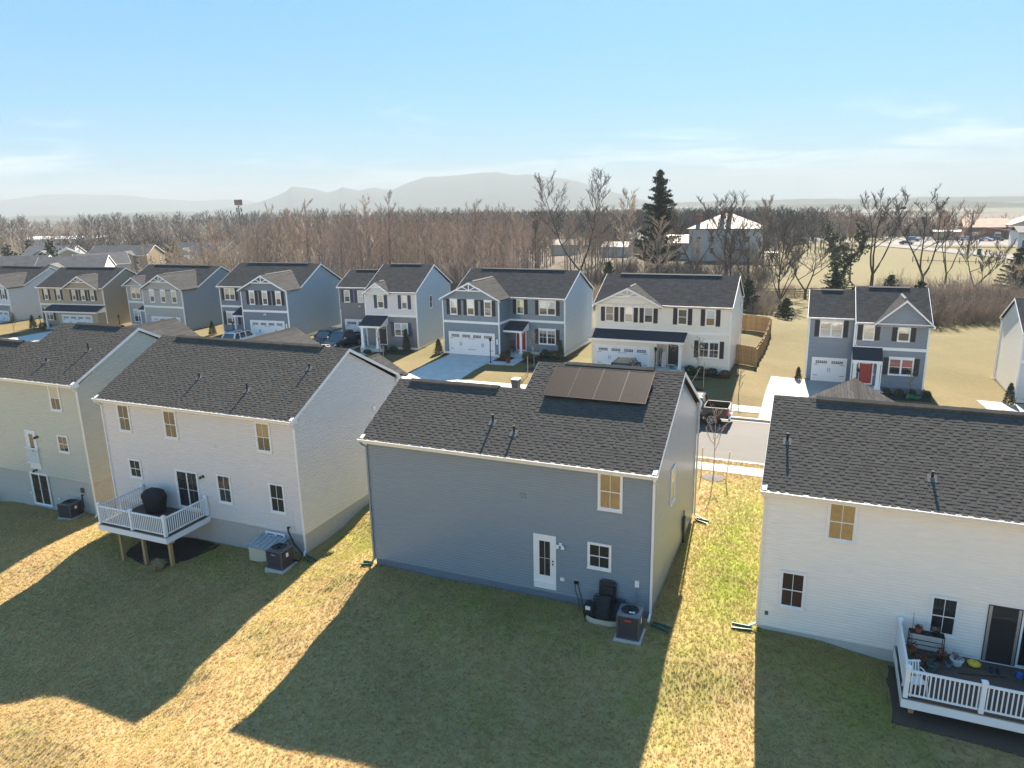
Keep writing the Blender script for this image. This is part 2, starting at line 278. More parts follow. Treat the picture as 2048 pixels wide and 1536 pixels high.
# grass colour by place: dry tan turf with greener areas
GREEN=[(-20,-60,140,45,.15),(14,215,50,70,.55),(-2.6,30,2.4,12,.95),(-19,28,3,7,.9),(-14,60,30,8,.25),(0,95,14,22,.3),(-19,26,3.2,4,.75),(-18.5,31,2.6,6,.8),(-3,30,2.2,8,.75),(-3.2,38,2.5,3,.3),(-2.6,24,1.6,4,.4),(-10,22.5,7,2.0,.45),(-27,23.5,6,1.8,.7),(2,23,5,3,.5),(-36,66,2.5,5,.9),(-20.5,66,2,5,.6),(-2.8,62,3,3,.35),(-8,76,3,6,.5),(13,62,2.5,2.5,.7),(-33.5,25,3,3,.3),(-5,17,5,5,.15),(-50,62,2,4,.5),(8,16,6,5,.12),(10,130,25,10,.3),(-2,62,4,3,.3)]
def grass_mat(name,rough=.95,dark=1.0,bumps=True):
    m=bpy.data.materials.new(name); m.use_nodes=True; t=m.node_tree; b=t.nodes['Principled BSDF']; nn=t.nodes.new; ln=t.links.new
    def mt(op,a,b_=None,c=None,cl=False):
        n=nn('ShaderNodeMath'); n.operation=op; n.use_clamp=cl
        for i,v in enumerate((a,b_,c)):
            if v is None: continue
            if isinstance(v,(int,float)): n.inputs[i].default_value=v
            else: ln(v,n.inputs[i])
        return n.outputs[0]
    g=nn('ShaderNodeNewGeometry'); pos=g.outputs['Position']; sp=nn('ShaderNodeSeparateXYZ'); ln(pos,sp.inputs[0])
    tot=None
    for (cx,cy,sx,sy,a) in GREEN:
        dx=mt('DIVIDE',mt('SUBTRACT',sp.outputs[0],cx),sx); dy=mt('DIVIDE',mt('SUBTRACT',sp.outputs[1],cy),sy)
        e=mt('MULTIPLY',mt('EXPONENT',mt('MULTIPLY',mt('ADD',mt('MULTIPLY',dx,dx),mt('MULTIPLY',dy,dy)),-1)),a)
        tot=e if tot is None else mt('MAXIMUM',tot,e)
    def nz(scale,det=4,r=.6):
        n=nn('ShaderNodeTexNoise'); n.inputs['Scale'].default_value=scale; n.inputs['Detail'].default_value=det; n.inputs['Roughness'].default_value=r; ln(pos,n.inputs['Vector']); return n.outputs['Fac']
    big=nz(.13,4); mid=nz(.9,5,.7); fine=nz(14,5,.75); vfine=nz(45,3,.7)
    gf=mt('ADD',tot,mt('MULTIPLY',mt('SUBTRACT',big,.60),1.5)); gf=mt('ADD',gf,mt('MULTIPLY',mt('SUBTRACT',mid,.5),1.1)); gf=mt('ADD',gf,mt('MULTIPLY',mt('SUBTRACT',fine,.5),.7),None,True)
    def mixc(f,A,B,bl='MIX'):
        n=nn('ShaderNodeMix'); n.data_type='RGBA'; n.blend_type=bl
        if isinstance(f,(int,float)): n.inputs['Factor'].default_value=f
        else: ln(f,n.inputs['Factor'])
        for s,v in (('A',A),('B',B)):
            if isinstance(v,tuple): n.inputs[s].default_value=(*v,1)
            else: ln(v,n.inputs[s])
        return n.outputs['Result']
    mr=nn('ShaderNodeMapRange'); mr.inputs['From Min'].default_value=.3; mr.inputs['From Max'].default_value=.7; ln(mid,mr.inputs['Value'])
    dry=mixc(mr.outputs[0],(.375,.265,.125),(.30,.225,.098)); green=mixc(mr.outputs[0],(.14,.16,.03),(.205,.225,.04))
    c=mixc(gf,dry,green)
    mr3=nn('ShaderNodeMapRange'); mr3.inputs['From Min'].default_value=.3; mr3.inputs['From Max'].default_value=.62; mr3.inputs['To Min'].default_value=.6*dark; mr3.inputs['To Max'].default_value=1.15*dark; ln(mt('MULTIPLY_ADD',vfine,.4,mt('MULTIPLY',fine,.6)),mr3.inputs['Value'])
    vm=nn('ShaderNodeVectorMath'); vm.operation='SCALE'; ln(c,vm.inputs[0]); ln(mr3.outputs[0],vm.inputs['Scale'])
    src=vm.outputs[0]
    # leaf litter under the wood and duller far land
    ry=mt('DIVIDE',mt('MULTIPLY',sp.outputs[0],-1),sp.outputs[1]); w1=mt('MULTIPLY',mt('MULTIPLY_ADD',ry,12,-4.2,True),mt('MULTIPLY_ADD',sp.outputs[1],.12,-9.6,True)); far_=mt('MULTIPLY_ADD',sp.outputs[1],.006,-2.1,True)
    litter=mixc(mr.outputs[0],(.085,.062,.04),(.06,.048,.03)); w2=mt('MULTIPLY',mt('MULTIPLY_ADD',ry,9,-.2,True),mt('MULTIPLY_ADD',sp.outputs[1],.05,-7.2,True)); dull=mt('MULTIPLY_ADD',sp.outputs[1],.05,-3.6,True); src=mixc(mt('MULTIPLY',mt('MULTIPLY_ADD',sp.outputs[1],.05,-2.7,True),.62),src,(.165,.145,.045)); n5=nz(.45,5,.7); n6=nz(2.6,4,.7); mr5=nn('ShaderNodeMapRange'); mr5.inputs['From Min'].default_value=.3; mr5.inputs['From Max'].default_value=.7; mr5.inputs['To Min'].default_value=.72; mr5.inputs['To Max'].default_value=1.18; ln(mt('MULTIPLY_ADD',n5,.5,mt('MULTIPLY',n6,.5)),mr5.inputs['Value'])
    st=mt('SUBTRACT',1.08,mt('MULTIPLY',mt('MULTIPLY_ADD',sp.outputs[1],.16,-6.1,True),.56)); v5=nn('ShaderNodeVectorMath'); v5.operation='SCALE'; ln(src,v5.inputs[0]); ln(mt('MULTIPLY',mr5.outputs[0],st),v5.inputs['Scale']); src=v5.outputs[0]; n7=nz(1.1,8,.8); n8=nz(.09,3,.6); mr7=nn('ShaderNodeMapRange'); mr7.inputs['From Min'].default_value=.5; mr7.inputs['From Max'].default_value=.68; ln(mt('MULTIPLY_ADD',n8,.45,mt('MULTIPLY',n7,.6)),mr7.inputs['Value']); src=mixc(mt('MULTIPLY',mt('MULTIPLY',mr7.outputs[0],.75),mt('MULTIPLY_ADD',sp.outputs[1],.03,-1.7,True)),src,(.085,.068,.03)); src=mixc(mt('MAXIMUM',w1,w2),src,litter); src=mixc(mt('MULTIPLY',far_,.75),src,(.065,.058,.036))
    ln(src,b.inputs['Base Color']); b.inputs['Roughness'].default_value=rough; b.inputs['Specular IOR Level'].default_value=.15
    if not bumps:
        tl=nn('ShaderNodeBsdfTranslucent'); ln(src,tl.inputs['Color']); ms=nn('ShaderNodeMixShader'); ms.inputs[0].default_value=.4; ln(b.outputs[0],ms.inputs[1]); ln(tl.outputs[0],ms.inputs[2]); ln(ms.outputs[0],t.nodes['Material Output'].inputs[0])
    if bumps:
        bp=nn('ShaderNodeBump'); bp.inputs['Strength'].default_value=.5; bp.inputs['Distance'].default_value=.02; ln(mt('ADD',fine,mt('MULTIPLY',vfine,.5)),bp.inputs['Height']); ln(bp.outputs[0],b.inputs['Normal'])
    M[name]=m; return m
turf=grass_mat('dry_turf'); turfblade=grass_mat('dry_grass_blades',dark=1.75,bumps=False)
def far_mat():
    m=mat('hazy_woodland',(.085,.068,.05),rough=1,spec=0,col2=(.05,.06,.035),nscale=.012); return m
farwood=far_mat(); mount=mat('mountain_forest',(.06,.06,.05),rough=1,spec=0,noise=.25,nscale=.003); drygrass=mat('tan_ornamental_grass',(.45,.33,.17),rough=.9,island=.2)
dbark=mat('dark_bark',(.085,.07,.055),rough=1,spec=.1,noise=.2,nscale=4); bark=mat('grey_brown_bark',(.21,.17,.135),rough=.95,noise=.2,nscale=4,objrand=.25); twig=mat('brown_twigs',(.345,.27,.205),rough=.95,spec=.2,objrand=.3); twigr=mat('reddish_twigs',(.37,.275,.22),rough=.95,spec=.2,objrand=.25); twigt=mat('tan_twigs',(.40,.32,.235),rough=.95,spec=.2,objrand=.25); twigd=mat('dark_grey_twigs',(.12,.10,.082),rough=.95,objrand=.2)
leafd=mat('dark_evergreen',(.04,.055,.026),rough=.8,island=.45); leafm=mat('green_evergreen',(.05,.08,.028),rough=.8,island=.45); ivyg=mat('ivy_green',(.05,.085,.02),rough=.7,island=.4); leafr=mat('russet_foliage',(.12,.07,.04),rough=.9,island=.35)

MAINRIDGE=[(-4571,4621,-16),(-4418,4768,11),(-4301,4874,40),(-4193,4966,89),(-4140,5011,120),(-4106,5039,155),(-4075,5064,158),(-4013,5113,149),(-3925,5181,123),(-3871,5222,106),(-3810,5266,129),(-3775,5291,149),(-3726,5326,132),(-3665,5368,118),(-3606,5408,133),(-3553,5443,140),(-3484,5488,123),(-3431,5521,117),(-3375,5555,145),(-3301,5599,181),(-3189,5664,220),(-3020,5756,225),(-2887,5824,234),(-2771,5880,245),(-2634,5942,250),(-2556,5977,232),(-2477,6010,218),(-2385,6047,228),(-2297,6081,210),(-2176,6125,194),(-2014,6180,166),(-1851,6231,112),(-1687,6277,58),(-1482,6329,-4),(-1276,6373,-38),(-991,6424,-50)]
LEFTRIDGE=[(-8164,4858,76),(-7982,5151,115),(-7858,5339,147),(-7753,5490,171),(-7588,5715,172),(-7319,6057,156),(-7207,6190,142),(-7125,6283,112),(-6987,6437,103),(-6862,6570,78),(-6769,6666,75),(-6652,6783,89),(-6492,6936,91),(-6370,7048,65),(-6244,7160,38),(-6117,7269,-18)]
RIGHTRIDGE=[(239,9497,-130),(544,9484,-74),(693,9475,-49),(842,9463,-52),(991,9448,-76),(1231,9420,-102),(1505,9380,-96),(1889,9310,-97),(2307,9216,-118)]
HAZE=2.3e-4
# ------------------------------------------------------------ ground sheet
def axis(lo,hi,flo,fhi,step,extra=()):
    a=[]; v=flo
    while v<=fhi: a.append(round(v,3)); v+=step
    d=step; v=flo
    while v>lo: d*=1.28; v-=d; a.append(v)
    d=step; v=fhi
    while v<hi: d*=1.28; v+=d; a.append(v)
    a+=list(extra); a=sorted(set(a)); o=[a[0]]
    for q in a[1:]:
        if q-o[-1]>.06: o.append(q)
    return o
KN,KF=43.2,52.2   # kerb faces of the street
XS=axis(-11000,9000,-112,62,1.0); YS=axis(-2500,12000,4,112,1.0,(KN-.2,KN,KF,KF+.2))
def GR(x,y):
    z=G(x,y)
    if KN-.05<y<KF+.05 and -135<x<58: z-=.22
    return z
vs=[(x,y,GR(x,y)) for y in YS for x in XS]; nx=len(XS)
fs=[(j*nx+i,j*nx+i+1,(j+1)*nx+i+1,(j+1)*nx+i) for j in range(len(YS)-1) for i in range(nx-1)]
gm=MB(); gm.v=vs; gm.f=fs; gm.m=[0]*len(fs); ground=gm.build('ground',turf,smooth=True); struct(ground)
def drape(mb,x0,x1,y0,y1,dz,nx=1,ny=1,t=None,mi=0,f=G):
    for i in range(nx):
        for j in range(ny):
            a=x0+(x1-x0)*i/nx; b=x0+(x1-x0)*(i+1)/nx; c=y0+(y1-y0)*j/ny; d=y0+(y1-y0)*(j+1)/ny
            P=[(a,c,f(a,c)+dz),(b,c,f(b,c)+dz),(b,d,f(b,d)+dz),(a,d,f(a,d)+dz)]
            if t: mb.slab(P,t,mi)
            else: mb.poly(P,mi)
    return mb
rz=lambda x,y: road_z(x)-.13+.04*(1-abs(y-47.7)/4.5)
rd=MB(); drape(rd,-134,57,KN-.03,KF+.03,0,96,6,f=rz); road=rd.build('road',asph); struct(road)
kb=MB()
for (y0,y1) in ((KN-.35,KN),(KF,KF+.35)):
    for i in range(80):
        a=-134+i*2.39; b=a+2.38
        if (y0>50) and (-35.5<a<-26.5 or -4.5<a<1 ): dz=-.09
        else: dz=.02
        kb.add([(a,y0,road_z(a)-.4),(b,y0,road_z(b)-.4),(b,y1,road_z(b)-.4),(a,y1,road_z(a)-.4),(a,y0,road_z(a)+dz),(b,y0,road_z(b)+dz),(b,y1,road_z(b)+dz-.01),(a,y1,road_z(a)+dz-.01)],[(0,3,2,1),(4,5,6,7),(0,1,5,4),(1,2,6,5),(2,3,7,6),(3,0,4,7)])
        gy0,gy1=((y1,y1+.32) if y0<50 else (y0-.32,y0))
        kb.slab([(a,gy0,rz(a,gy0)+.012),(b,gy0,rz(b,gy0)+.012),(b,gy1,rz(b,gy1)+.012),(a,gy1,rz(a,gy1)+.012)],.05)
kerb=kb.build('kerb',concw); struct(kerb)
def slabs(name,x0,x1,y0,y1,nx,ny,material,dz=.03,f=G,joint=.012):
    root=bpy.data.objects.new(name,None); COL.objects.link(root); struct(root)
    for i in range(nx):
        for j in range(ny):
            a=x0+(x1-x0)*i/nx+joint; b=x0+(x1-x0)*(i+1)/nx-joint; c=y0+(y1-y0)*j/ny+joint; d=y0+(y1-y0)*(j+1)/ny-joint
            mb=MB(); nn=max(1,int((d-c)/1.6)); drape(mb,a,b,c,d,dz,1,nn,t=.12,f=f); mb.build('slab',material,root)
    return root
slabs('sidewalk',-62,16,40.8,42.2,52,1,concw); slabs('sidewalk',-62,14,53.8,55.3,50,1,concw)
slabs('driveway',-34.0,-28.6,KF+.36,64.05,1,4,conc,dz=.045); slabs('driveway',-17.9,-12.9,KF+.36,61.75,1,3,conc,dz=.045)
slabs('driveway',-3.4,2.55,55.32,65.7,2,3,concw,dz=.035); slabs('driveway',-3.4,2.55,KF+.36,53.78,2,1,concw,dz=.04)
slabs('driveway',-51.3,-45.5,KF+.36,67.2,2,4,conc,dz=.045); slabs('driveway',-60.6,-55,KF+.36,62.8,1,4,conc,dz=.045)
slabs('driveway',-94.2,-88.5,KF+.36,65.0,1,4,conc,dz=.045); slabs('driveway',-79.5,-73.5,KF+.36,66.4,1,4,conc,dz=.045)
slabs('driveway',-114,-108,KF+.36,67.5,1,4,conc,dz=.045); slabs('driveway',12.2,19.5,55.4,66.2,3,3,concw,dz=.035)
slabs('driveway',-12.2,-7.0,34.0,40.75,1,2,concw,dz=.04); slabs('driveway',-46,-40.4,35.8,40.75,1,2,conc,dz=.04)
# front walks
slabs('front_path',-28.55,-27.0,60.9,62.2,1,1,conc,dz=.04); slabs('front_path',-27.0,-25.9,61.0,64.8,1,3,conc,dz=.045)
slabs('front_path',-45.4,-42.4,60.9,62.0,2,1,conc,dz=.04); slabs('front_path',2.6,4.9,61.6,62.9,2,1,conc,dz=.04)
# mulch beds
def bed(name,pts,m,dz=.04):
    c=[sum(p[i] for p in pts)/len(pts) for i in (0,1)]; mb=MB(); n=len(pts); rr=random.Random(len(pts)*7)
    P=[(c[0],c[1],G(*c)+dz+.04)]
    ring=[]
    for i in range(n):
        a=pts[i]; b=pts[(i+1)%n]
        for k in range(5):
            x=a[0]+(b[0]-a[0])*k/5+rr.uniform(-.06,.06); y=a[1]+(b[1]-a[1])*k/5+rr.uniform(-.06,.06); ring.append((x,y))
    P+=[(x,y,G(x,y)+dz) for x,y in ring]+[(x,y,G(x,y)-.1) for x,y in ring]; k=len(ring)
    mb.add(P,[(0,1+i,1+(i+1)%k) for i in range(k)]+[(1+i,1+k+i,1+k+(i+1)%k,1+(i+1)%k) for i in range(k)])
    o=mb.build(name,m); struct(o); return o
bed('mulch_bed',[(-31.0,22.9),(-28.3,22.35),(-26.9,23.3),(-26.6,24.9),(-31.5,24.95)],mulch)
bed('mulch_bed',[(-28.4,62.5),(-27.1,62.6),(-27.1,64.9),(-28.3,64.9)],mulch); bed('mulch_bed',[(-25.8,62.6),(-25,62.0),(-23.4,63.2),(-21.7,64.4),(-22.2,66.3),(-25.7,65.6)],mulch)
bed('mulch_bed',[(-10.2,61.7),(-7.2,61.7),(-6.6,62.9),(-10.2,62.9)],mulch); bed('mulch_bed',[(5.1,61.9),(8.6,62.1),(8.7,64.0),(5.1,64.0)],mulch)
bed('mulch_bed',[(-42.2,62.2),(-38.5,62.4),(-38.5,64.0),(-42.2,64.0)],mulch); bed('mulch_bed',[(-99,64.9),(-94.8,64.9),(-94.8,66.4),(-99,66.4)],mulch)
bed('mulch_bed',[(-35.6,63.4),(-34.2,63.4),(-34.2,64.7),(-35.6,64.7)],mulch); bed('mulch_bed',[(3.3,22.2),(7,22.0),(11,21.9),(11,22.6),(3.3,24.9),(3.0,24.0)],rustmulch)
bed('mulch_bed',[(3.1,24.8),(3.05,21.9),(12,21.65),(12,22.2),(3.4,22.3)],rustmulch,.05)
# ------------------------------------------------------------ mountains and far land
def ridge(name,prof,depth,seed,base=-60):
    """a range: crest line with foothill spurs on both sides"""
    from mathutils import noise
    n=len(prof); P=[]
    cr=[]
    for i in range(n-1):
        for k in range(6):
            t=k/6; a=prof[i]; b=prof[i+1]; cr.append(tuple(a[j]+(b[j]-a[j])*t for j in range(3)))
    cr.append(prof[-1]); rows=15; mb=MB(); m=len(cr)
    for r in range(rows):
        s=(r/(rows-1)-.5)*2
        for i,(x,y,z) in enumerate(cr):
            l=math.hypot(x,y); ux,uy=x/l,y/l
            d=s*depth; prof_h=max(0,1-abs(s))**1.15
            spur=noise.noise((x*.0016+seed,y*.0016,s*1.3))*.35+noise.noise((x*.005+seed,y*.005,s*3))*.16
            h=(z-base)*prof_h*(1+(spur*abs(s)*3*(1-abs(s))*1.2))
            if s==0: h=(z-base)+noise.noise((x*.012,y*.012,seed))*5
            P.append((x+ux*d,y+uy*d,base+h))
    mb.v=P; mb.f=[(r*m+i,r*m+i+1,(r+1)*m+i+1,(r+1)*m+i) for r in range(rows-1) for i in range(m-1)]; mb.m=[0]*len(mb.f)
    o=mb.build(name,mount,smooth=True); return struct(o)
ridge('mountain_range',MAINRIDGE,1700,3.1); ridge('mountain_range',LEFTRIDGE,2200,8.4); ridge('distant_hills',RIGHTRIDGE,2000,5.5,base=-160)
# low wooded swells between here and the mountains
for (nm,d,h,sd,lo,hi) in (('wooded_hills',3300,12,1.7,-1.1,.6),('wooded_hills',2100,9,4.2,-1.25,.5),('wooded_hills',4700,26,9.2,-1.15,.55)):
    from mathutils import noise
    pr=[]
    for i in range(60):
        a=lo+(hi-lo)*i/59; x=math.sin(a)*d; y=math.cos(a)*d; pr.append((x,y,-44+h+9*noise.noise((x*.0011+sd,y*.0011,sd))+7*noise.noise((x*.004,y*.004,sd))))
    o=ridge(nm,pr,420,sd,base=-55); o.data.materials[0]=farwood
# ------------------------------------------------------------ house pieces
def clip_band(poly,z0,z1):
    def cl(P,f,k):
        o=[]
        for i in range(len(P)):
            a=P[i]; b=P[(i+1)%len(P)]; fa=f*(a[1]-k); fb=f*(b[1]-k)
            if fa>=0: o.append(a)
            if (fa>=0)!=(fb>=0):
                t=fa/(fa-fb); o.append((a[0]+(b[0]-a[0])*t,k))
        return o
    P=cl(poly,1,z0)
    return cl(P,-1,z1) if len(P)>2 else []
def lap_wall(mb,A,B,poly,nrm,lap=.112,d=.017,mi=0,z00=None):
    """clapboard courses; A,B plan points, poly = outline in (s,z), nrm = outward 2D normal"""
    A=Vector(A);B=Vector(B);u=(B-A).normalized();n=Vector(nrm)
    zs=[p[1] for p in poly]; z=min(zs) if z00 is None else z00; zt=max(zs)
    while z<zt-1e-4:
        z1=min(z+lap,zt)
        for (za_,zb_,d0,d1) in ((z,min(z+lap*.66,z1),d,d*.86),(z+lap*.66,z1,d*.86,0.)):
            if zb_-za_<.004: continue
            Q=clip_band(poly,za_,zb_)
            if len(Q)>2:
                vv=[]
                for s,h in Q:
                    q=A+u*s+n*(d0+(d1-d0)*(h-za_)/(lap*(.66 if d0==d else .34))+.001); vv.append((q.x,q.y,h))
                mb.add(vv,[tuple(range(len(vv)))],mi)
        P=clip_band(poly,z,z1)
        if len(P)>2:
            bs=[s for s,h in P if abs(h-z)<1e-5]
            if len(bs)>=2:
                a,b=min(bs),max(bs); p=A+u*a; q=A+u*b; e=n*(d+.001); mb.add([(p.x,p.y,z),(q.x,q.y,z),((q+e).x,(q+e).y,z),((p+e).x,(p+e).y,z)],[(0,1,2,3)],mi)
        z=z1
def rect(w,z0,z1): return [(0,z0),(w,z0),(w,z1),(0,z1)]
SHUNIT=[]
def shingled_slope(parent,x0,x1,y0,z0,y1,z1,name='shingles',cut=None,singles=0,sd=1):
    """courses of laminated shingles on the slope from eave (y0,z0) up to ridge (y1,z1); cut(y)->(xa,xb) limits"""
    rr=random.Random(sd); L=math.hypot(y1-y0,z1-z0); uy,uz=(y1-y0)/L,(z1-z0)/L; ny,nz=-uz,uy
    if nz<0: ny,nz=-ny,-nz
    ex=.143; n=int(L/ex); mb=MB(); k=0
    def P(x,s,h): return (x,y0+uy*s+ny*h,z0+uz*s+nz*h)
    for j in range(n+1):
        s0=j*ex; s1=min(s0+ex,L)
        if s1-s0<.02: break
        xa,xb=(x0,x1) if cut is None else cut(y0+uy*s0)
        mb.add([P(xa,s0,.0045),P(xb,s0,.0045),P(xb,s1,.0),P(xa,s1,.0),P(xa,s0,-.01),P(xb,s0,-.01)],[(0,1,2,3)]); bb=len(mb.v); mb.f.append((bb-2,bb-1,bb-5,bb-6)); mb.m.append(1)
        x=xa-rr.uniform(0,.3)
        while x<xb:
            wd=rr.choice((.16,.22,.28,.36,.44)); g=rr.choice((.07,.1,.14,.18)); a=max(x,xa); b=min(x+wd,xb); x+=wd+g
            if b-a<.04: continue
            if j<singles_rows(singles) and k<300 and singles:
                k+=1; m1=MB(); m1.add([P(a,s0-.004,.0115),P(b,s0-.004,.0115),P(b,s1,.004),P(a,s1,.004),P(a,s0-.004,.001),P(b,s0-.004,.001),P(b,s1,.0),P(a,s1,.0)],[(0,1,2,3),(4,5,1,0),(5,6,2,1),(7,4,0,3)]); m1.m=[0,1,0,0]
                m1.build('shingle',[sh_near,edge],parent); continue
            mb.add([P(a,s0-.004,.0115),P(b,s0-.004,.0115),P(b,s1,.004),P(a,s1,.004),P(a,s0-.004,.001),P(b,s0-.004,.001),P(b,s1,.0),P(a,s1,.0)],[(0,1,2,3),(4,5,1,0),(5,6,2,1),(7,4,0,3)]); mb.m[-3]=1
    o=mb.build(name,[sh_near,edge],parent); o['kind']='stuff'; return o
def singles_rows(s): return 99 if s else 0
def window(parent,x,z,w,h,y=0,face=-1,kind='double',panes=('dark','dark'),axis='x',trimw=.06,mull=1,munt=True,mt=None,head=0):
    """double-hung window on a wall; x,z lower-left corner of the frame, y = wall plane, face = outward sign"""
    mt=mt or trim; mb=MB()
    n=mull
    sw=w/n; P=[]
    def B(x0,x1,d0,d1,z0,z1,mbb):
        a,b=sorted((y+face*d0,y+face*d1))
        if axis=='x': mbb.box(x0,x1,a,b,z0,z1)
        else: mbb.box(a,b,x0,x1,z0,z1)
    def FR(x0,x1,z0,z1,t,d0,d1,mbb):
        B(x0,x0+t,d0,d1,z0,z1,mbb);B(x1-t,x1,d0,d1,z0,z1,mbb);B(x0+t,x1-t,d0,d1,z0,z0+t,mbb);B(x0+t,x1-t,d0,d1,z1-t,z1,mbb)
    FR(x,x+w,z,z+h,trimw,.0,.055,mb)
    if head: B(x-.02,x+w+.02,.0,.06,z+h+.001,z+h+head,mb)
    B(x-.01,x+w+.01,.056,.075,z-.03,z+.025,mb)
    o=None; panels=[]
    for i in range(n):
        a=x+i*sw+(trimw if i==0 else .03); b=x+(i+1)*sw-(trimw if i==n-1 else .03)
        if i>0: B(a-.06,a,.0,.05,z+trimw,z+h-trimw,mb)
        zm=z+h*.5
        FR(a,b,zm-.02,z+h-trimw,.035,.012,.05,mb); FR(a,b,z+trimw,zm+.015,.04,.004,.04,mb)
        panels.append((a+.035,b-.035,zm+.015,z+h-trimw-.035,.042,panes[0] if not isinstance(panes[0],(list,tuple)) else panes[0][i]))
        panels.append((a+.04,b-.04,z+trimw+.04,zm-.025,.032,panes[1] if not isinstance(panes[1],(list,tuple)) else panes[1][i]))
    o=mb.build('window',mt,parent)
    G_={'dark':g_dark,'mid':g_mid,'blind':g_blind,'red':g_red,'olive':g_olive,'yel':g_yel,'brown':g_brown}
    mm=MB()
    for a,b,c,d,dep,kd in panels:
        pm=MB(); B(a,b,.003,dep-.006,c,d,pm); pm.build('pane',G_[kd],o)
        if munt: B((a+b)/2-.009,(a+b)/2+.009,dep-.005,dep+.006,c,d,mm)
    if munt: mm.build('muntin',mt,o)
    return o
def shutters(parent,x,z,w,h,y,m,sw=.36,gap=.03):
    for a in (x-gap-sw,x+w+gap):
        mb=MB(); mb.frame(a,a+sw,z,z+h,.05,y-.045,y-.005); mb.box(a+.05,a+sw-.05,y-.022,y-.004,z+.05,z+h/2-.025); mb.box(a+.05,a+sw-.05,y-.022,y-.004,z+h/2+.025,z+h-.05); mb.box(a+.05,a+sw-.05,y-.04,y-.003,z+h/2-.025,z+h/2+.025)
        for k in range(int((h-.15)/.07)):
            zz=z+.07+k*.07
            if abs(zz-(z+h/2))>.06: mb.box(a+.05,a+sw-.05,y-.034,y-.022,zz,zz+.035)
        mb.build('shutter',m,parent)
def gutter(parent,x0,x1,y,z,face=-1,m=None):
    """K-style gutter under the eave along x; y = eave edge"""
    mb=MB(); f=face; pr=[(0,0),(f*.0,-.11),(f*.07,-.11),(f*.12,-.03),(f*.12,0),(f*.105,0),(f*.105,-.025),(f*.065,-.1),(f*.01,-.1),(f*.01,0)]
    P=[(x0,y+a,z+b) for a,b in pr]+[(x1,y+a,z+b) for a,b in pr]; k=len(pr)
    mb.add(P,[(i,(i+1)%k,(i+1)%k+k,i+k) for i in range(k)]); 
    mb.add([(x0,y+a,z+b) for a,b in pr[:5]],[(0,1,2,3,4)]); mb.add([(x1,y+a,z+b) for a,b in pr[:5]],[(0,1,2,3,4)])
    return mb.build('gutter',m or trim,parent)
def downspout(parent,x,y,ze,zb,out=(0,-.3),off=(0,.3),m=None):
    """from gutter outlet at (x,y,ze) back to the wall by off, down to zb, kick-out by out"""
    mb=MB(); wx,wy=x+off[0],y+off[1]
    pts=[(x,y,ze-.1),(x,y,ze-.2),(wx,wy,ze-.42),(wx,wy,zb+.22),(wx+out[0],wy+out[1],zb+.08)]
    for a,b in zip(pts,pts[1:]): mb.bar(a,b,.075,.055)
    return mb.build('downspout',m or trim,parent)
def gable_prism(mb,x0,x1,y0,y1,zb,ze,pitch,oh): pass
def rake_board(parent,x,ya,yb,ze,slope,face,m=None,h=.16,flat=True):
    """sloping white boards at a gable end at plane x; ya/yb = eave ends"""
    ym=(ya+yb)/2; zr=ze+slope*(yb-ya)/2; mb=MB()
    a,b=sorted((x,x+face*.03))
    for (p,q) in (((ya,ze),(ym,zr)),((yb,ze),(ym,zr))):
        P=[(p[0],p[1]),(q[0],q[1]),(q[0],q[1]-h),(p[0],p[1]-h)]
        mb.add([(a,*t) for t in P]+[(b,*t) for t in P],[(0,1,2,3),(7,6,5,4),(0,4,5,1),(1,5,6,2),(2,6,7,3),(3,7,4,0)])
    return mb.build('rake_board',m or trim,parent)
def eave_return(parent,x,y,z,fx,fy,m=None):
    mb=MB(); P=[(x,y,z+.02),(x,y,z-.17),(x,y+fy*.38,z-.17),(x,y+fy*.38,z+.19)]
    x2=x+fx*.16
    mb.add([(x,*t[1:]) for t in P]+[(x2,*t[1:]) for t in P],[(0,1,2,3),(7,6,5,4),(0,4,5,1),(1,5,6,2),(2,6,7,3),(3,7,4,0)]); return mb.build('eave_return',m or trim,parent)
def main_roof(parent,x0,x1,y0,y1,ze,slope,mtop,og=.15,oh=.3,front_only=False,t=.11,openx1=False,openx0=False,name='roof'):
    """gable roof, ridge along x. y0,y1 wall planes"""
    ym=(y0+y1)/2; zr=ze+slope*((y1-y0)/2+oh); a=x0-(0 if openx0 else og); b=x1+(0 if openx1 else og); mb=MB()
    mb.slab([(a,y0-oh,ze),(b,y0-oh,ze),(b,ym,zr),(a,ym,zr)],t); mb.slab([(b,y1+oh,ze),(a,y1+oh,ze),(a,ym,zr),(b,ym,zr)],t)
    return mb.build(name,mtop,parent),zr,ym
def soffit_fascia(parent,x0,x1,y,yw,ze,m=None,og=.15):
    mb=MB(); f=1 if y<yw else -1
    a,b=sorted((y+f*.004,y+f*.03)); mb.box(x0-og+.01,x1+og-.01,a,b,ze-.19,ze-.035)
    a,b=sorted((y+f*.03,yw)); mb.box(x0-og+.02,x1+og-.02,a,b,ze-.19,ze-.17); return mb.build('fascia',m or trim,parent)
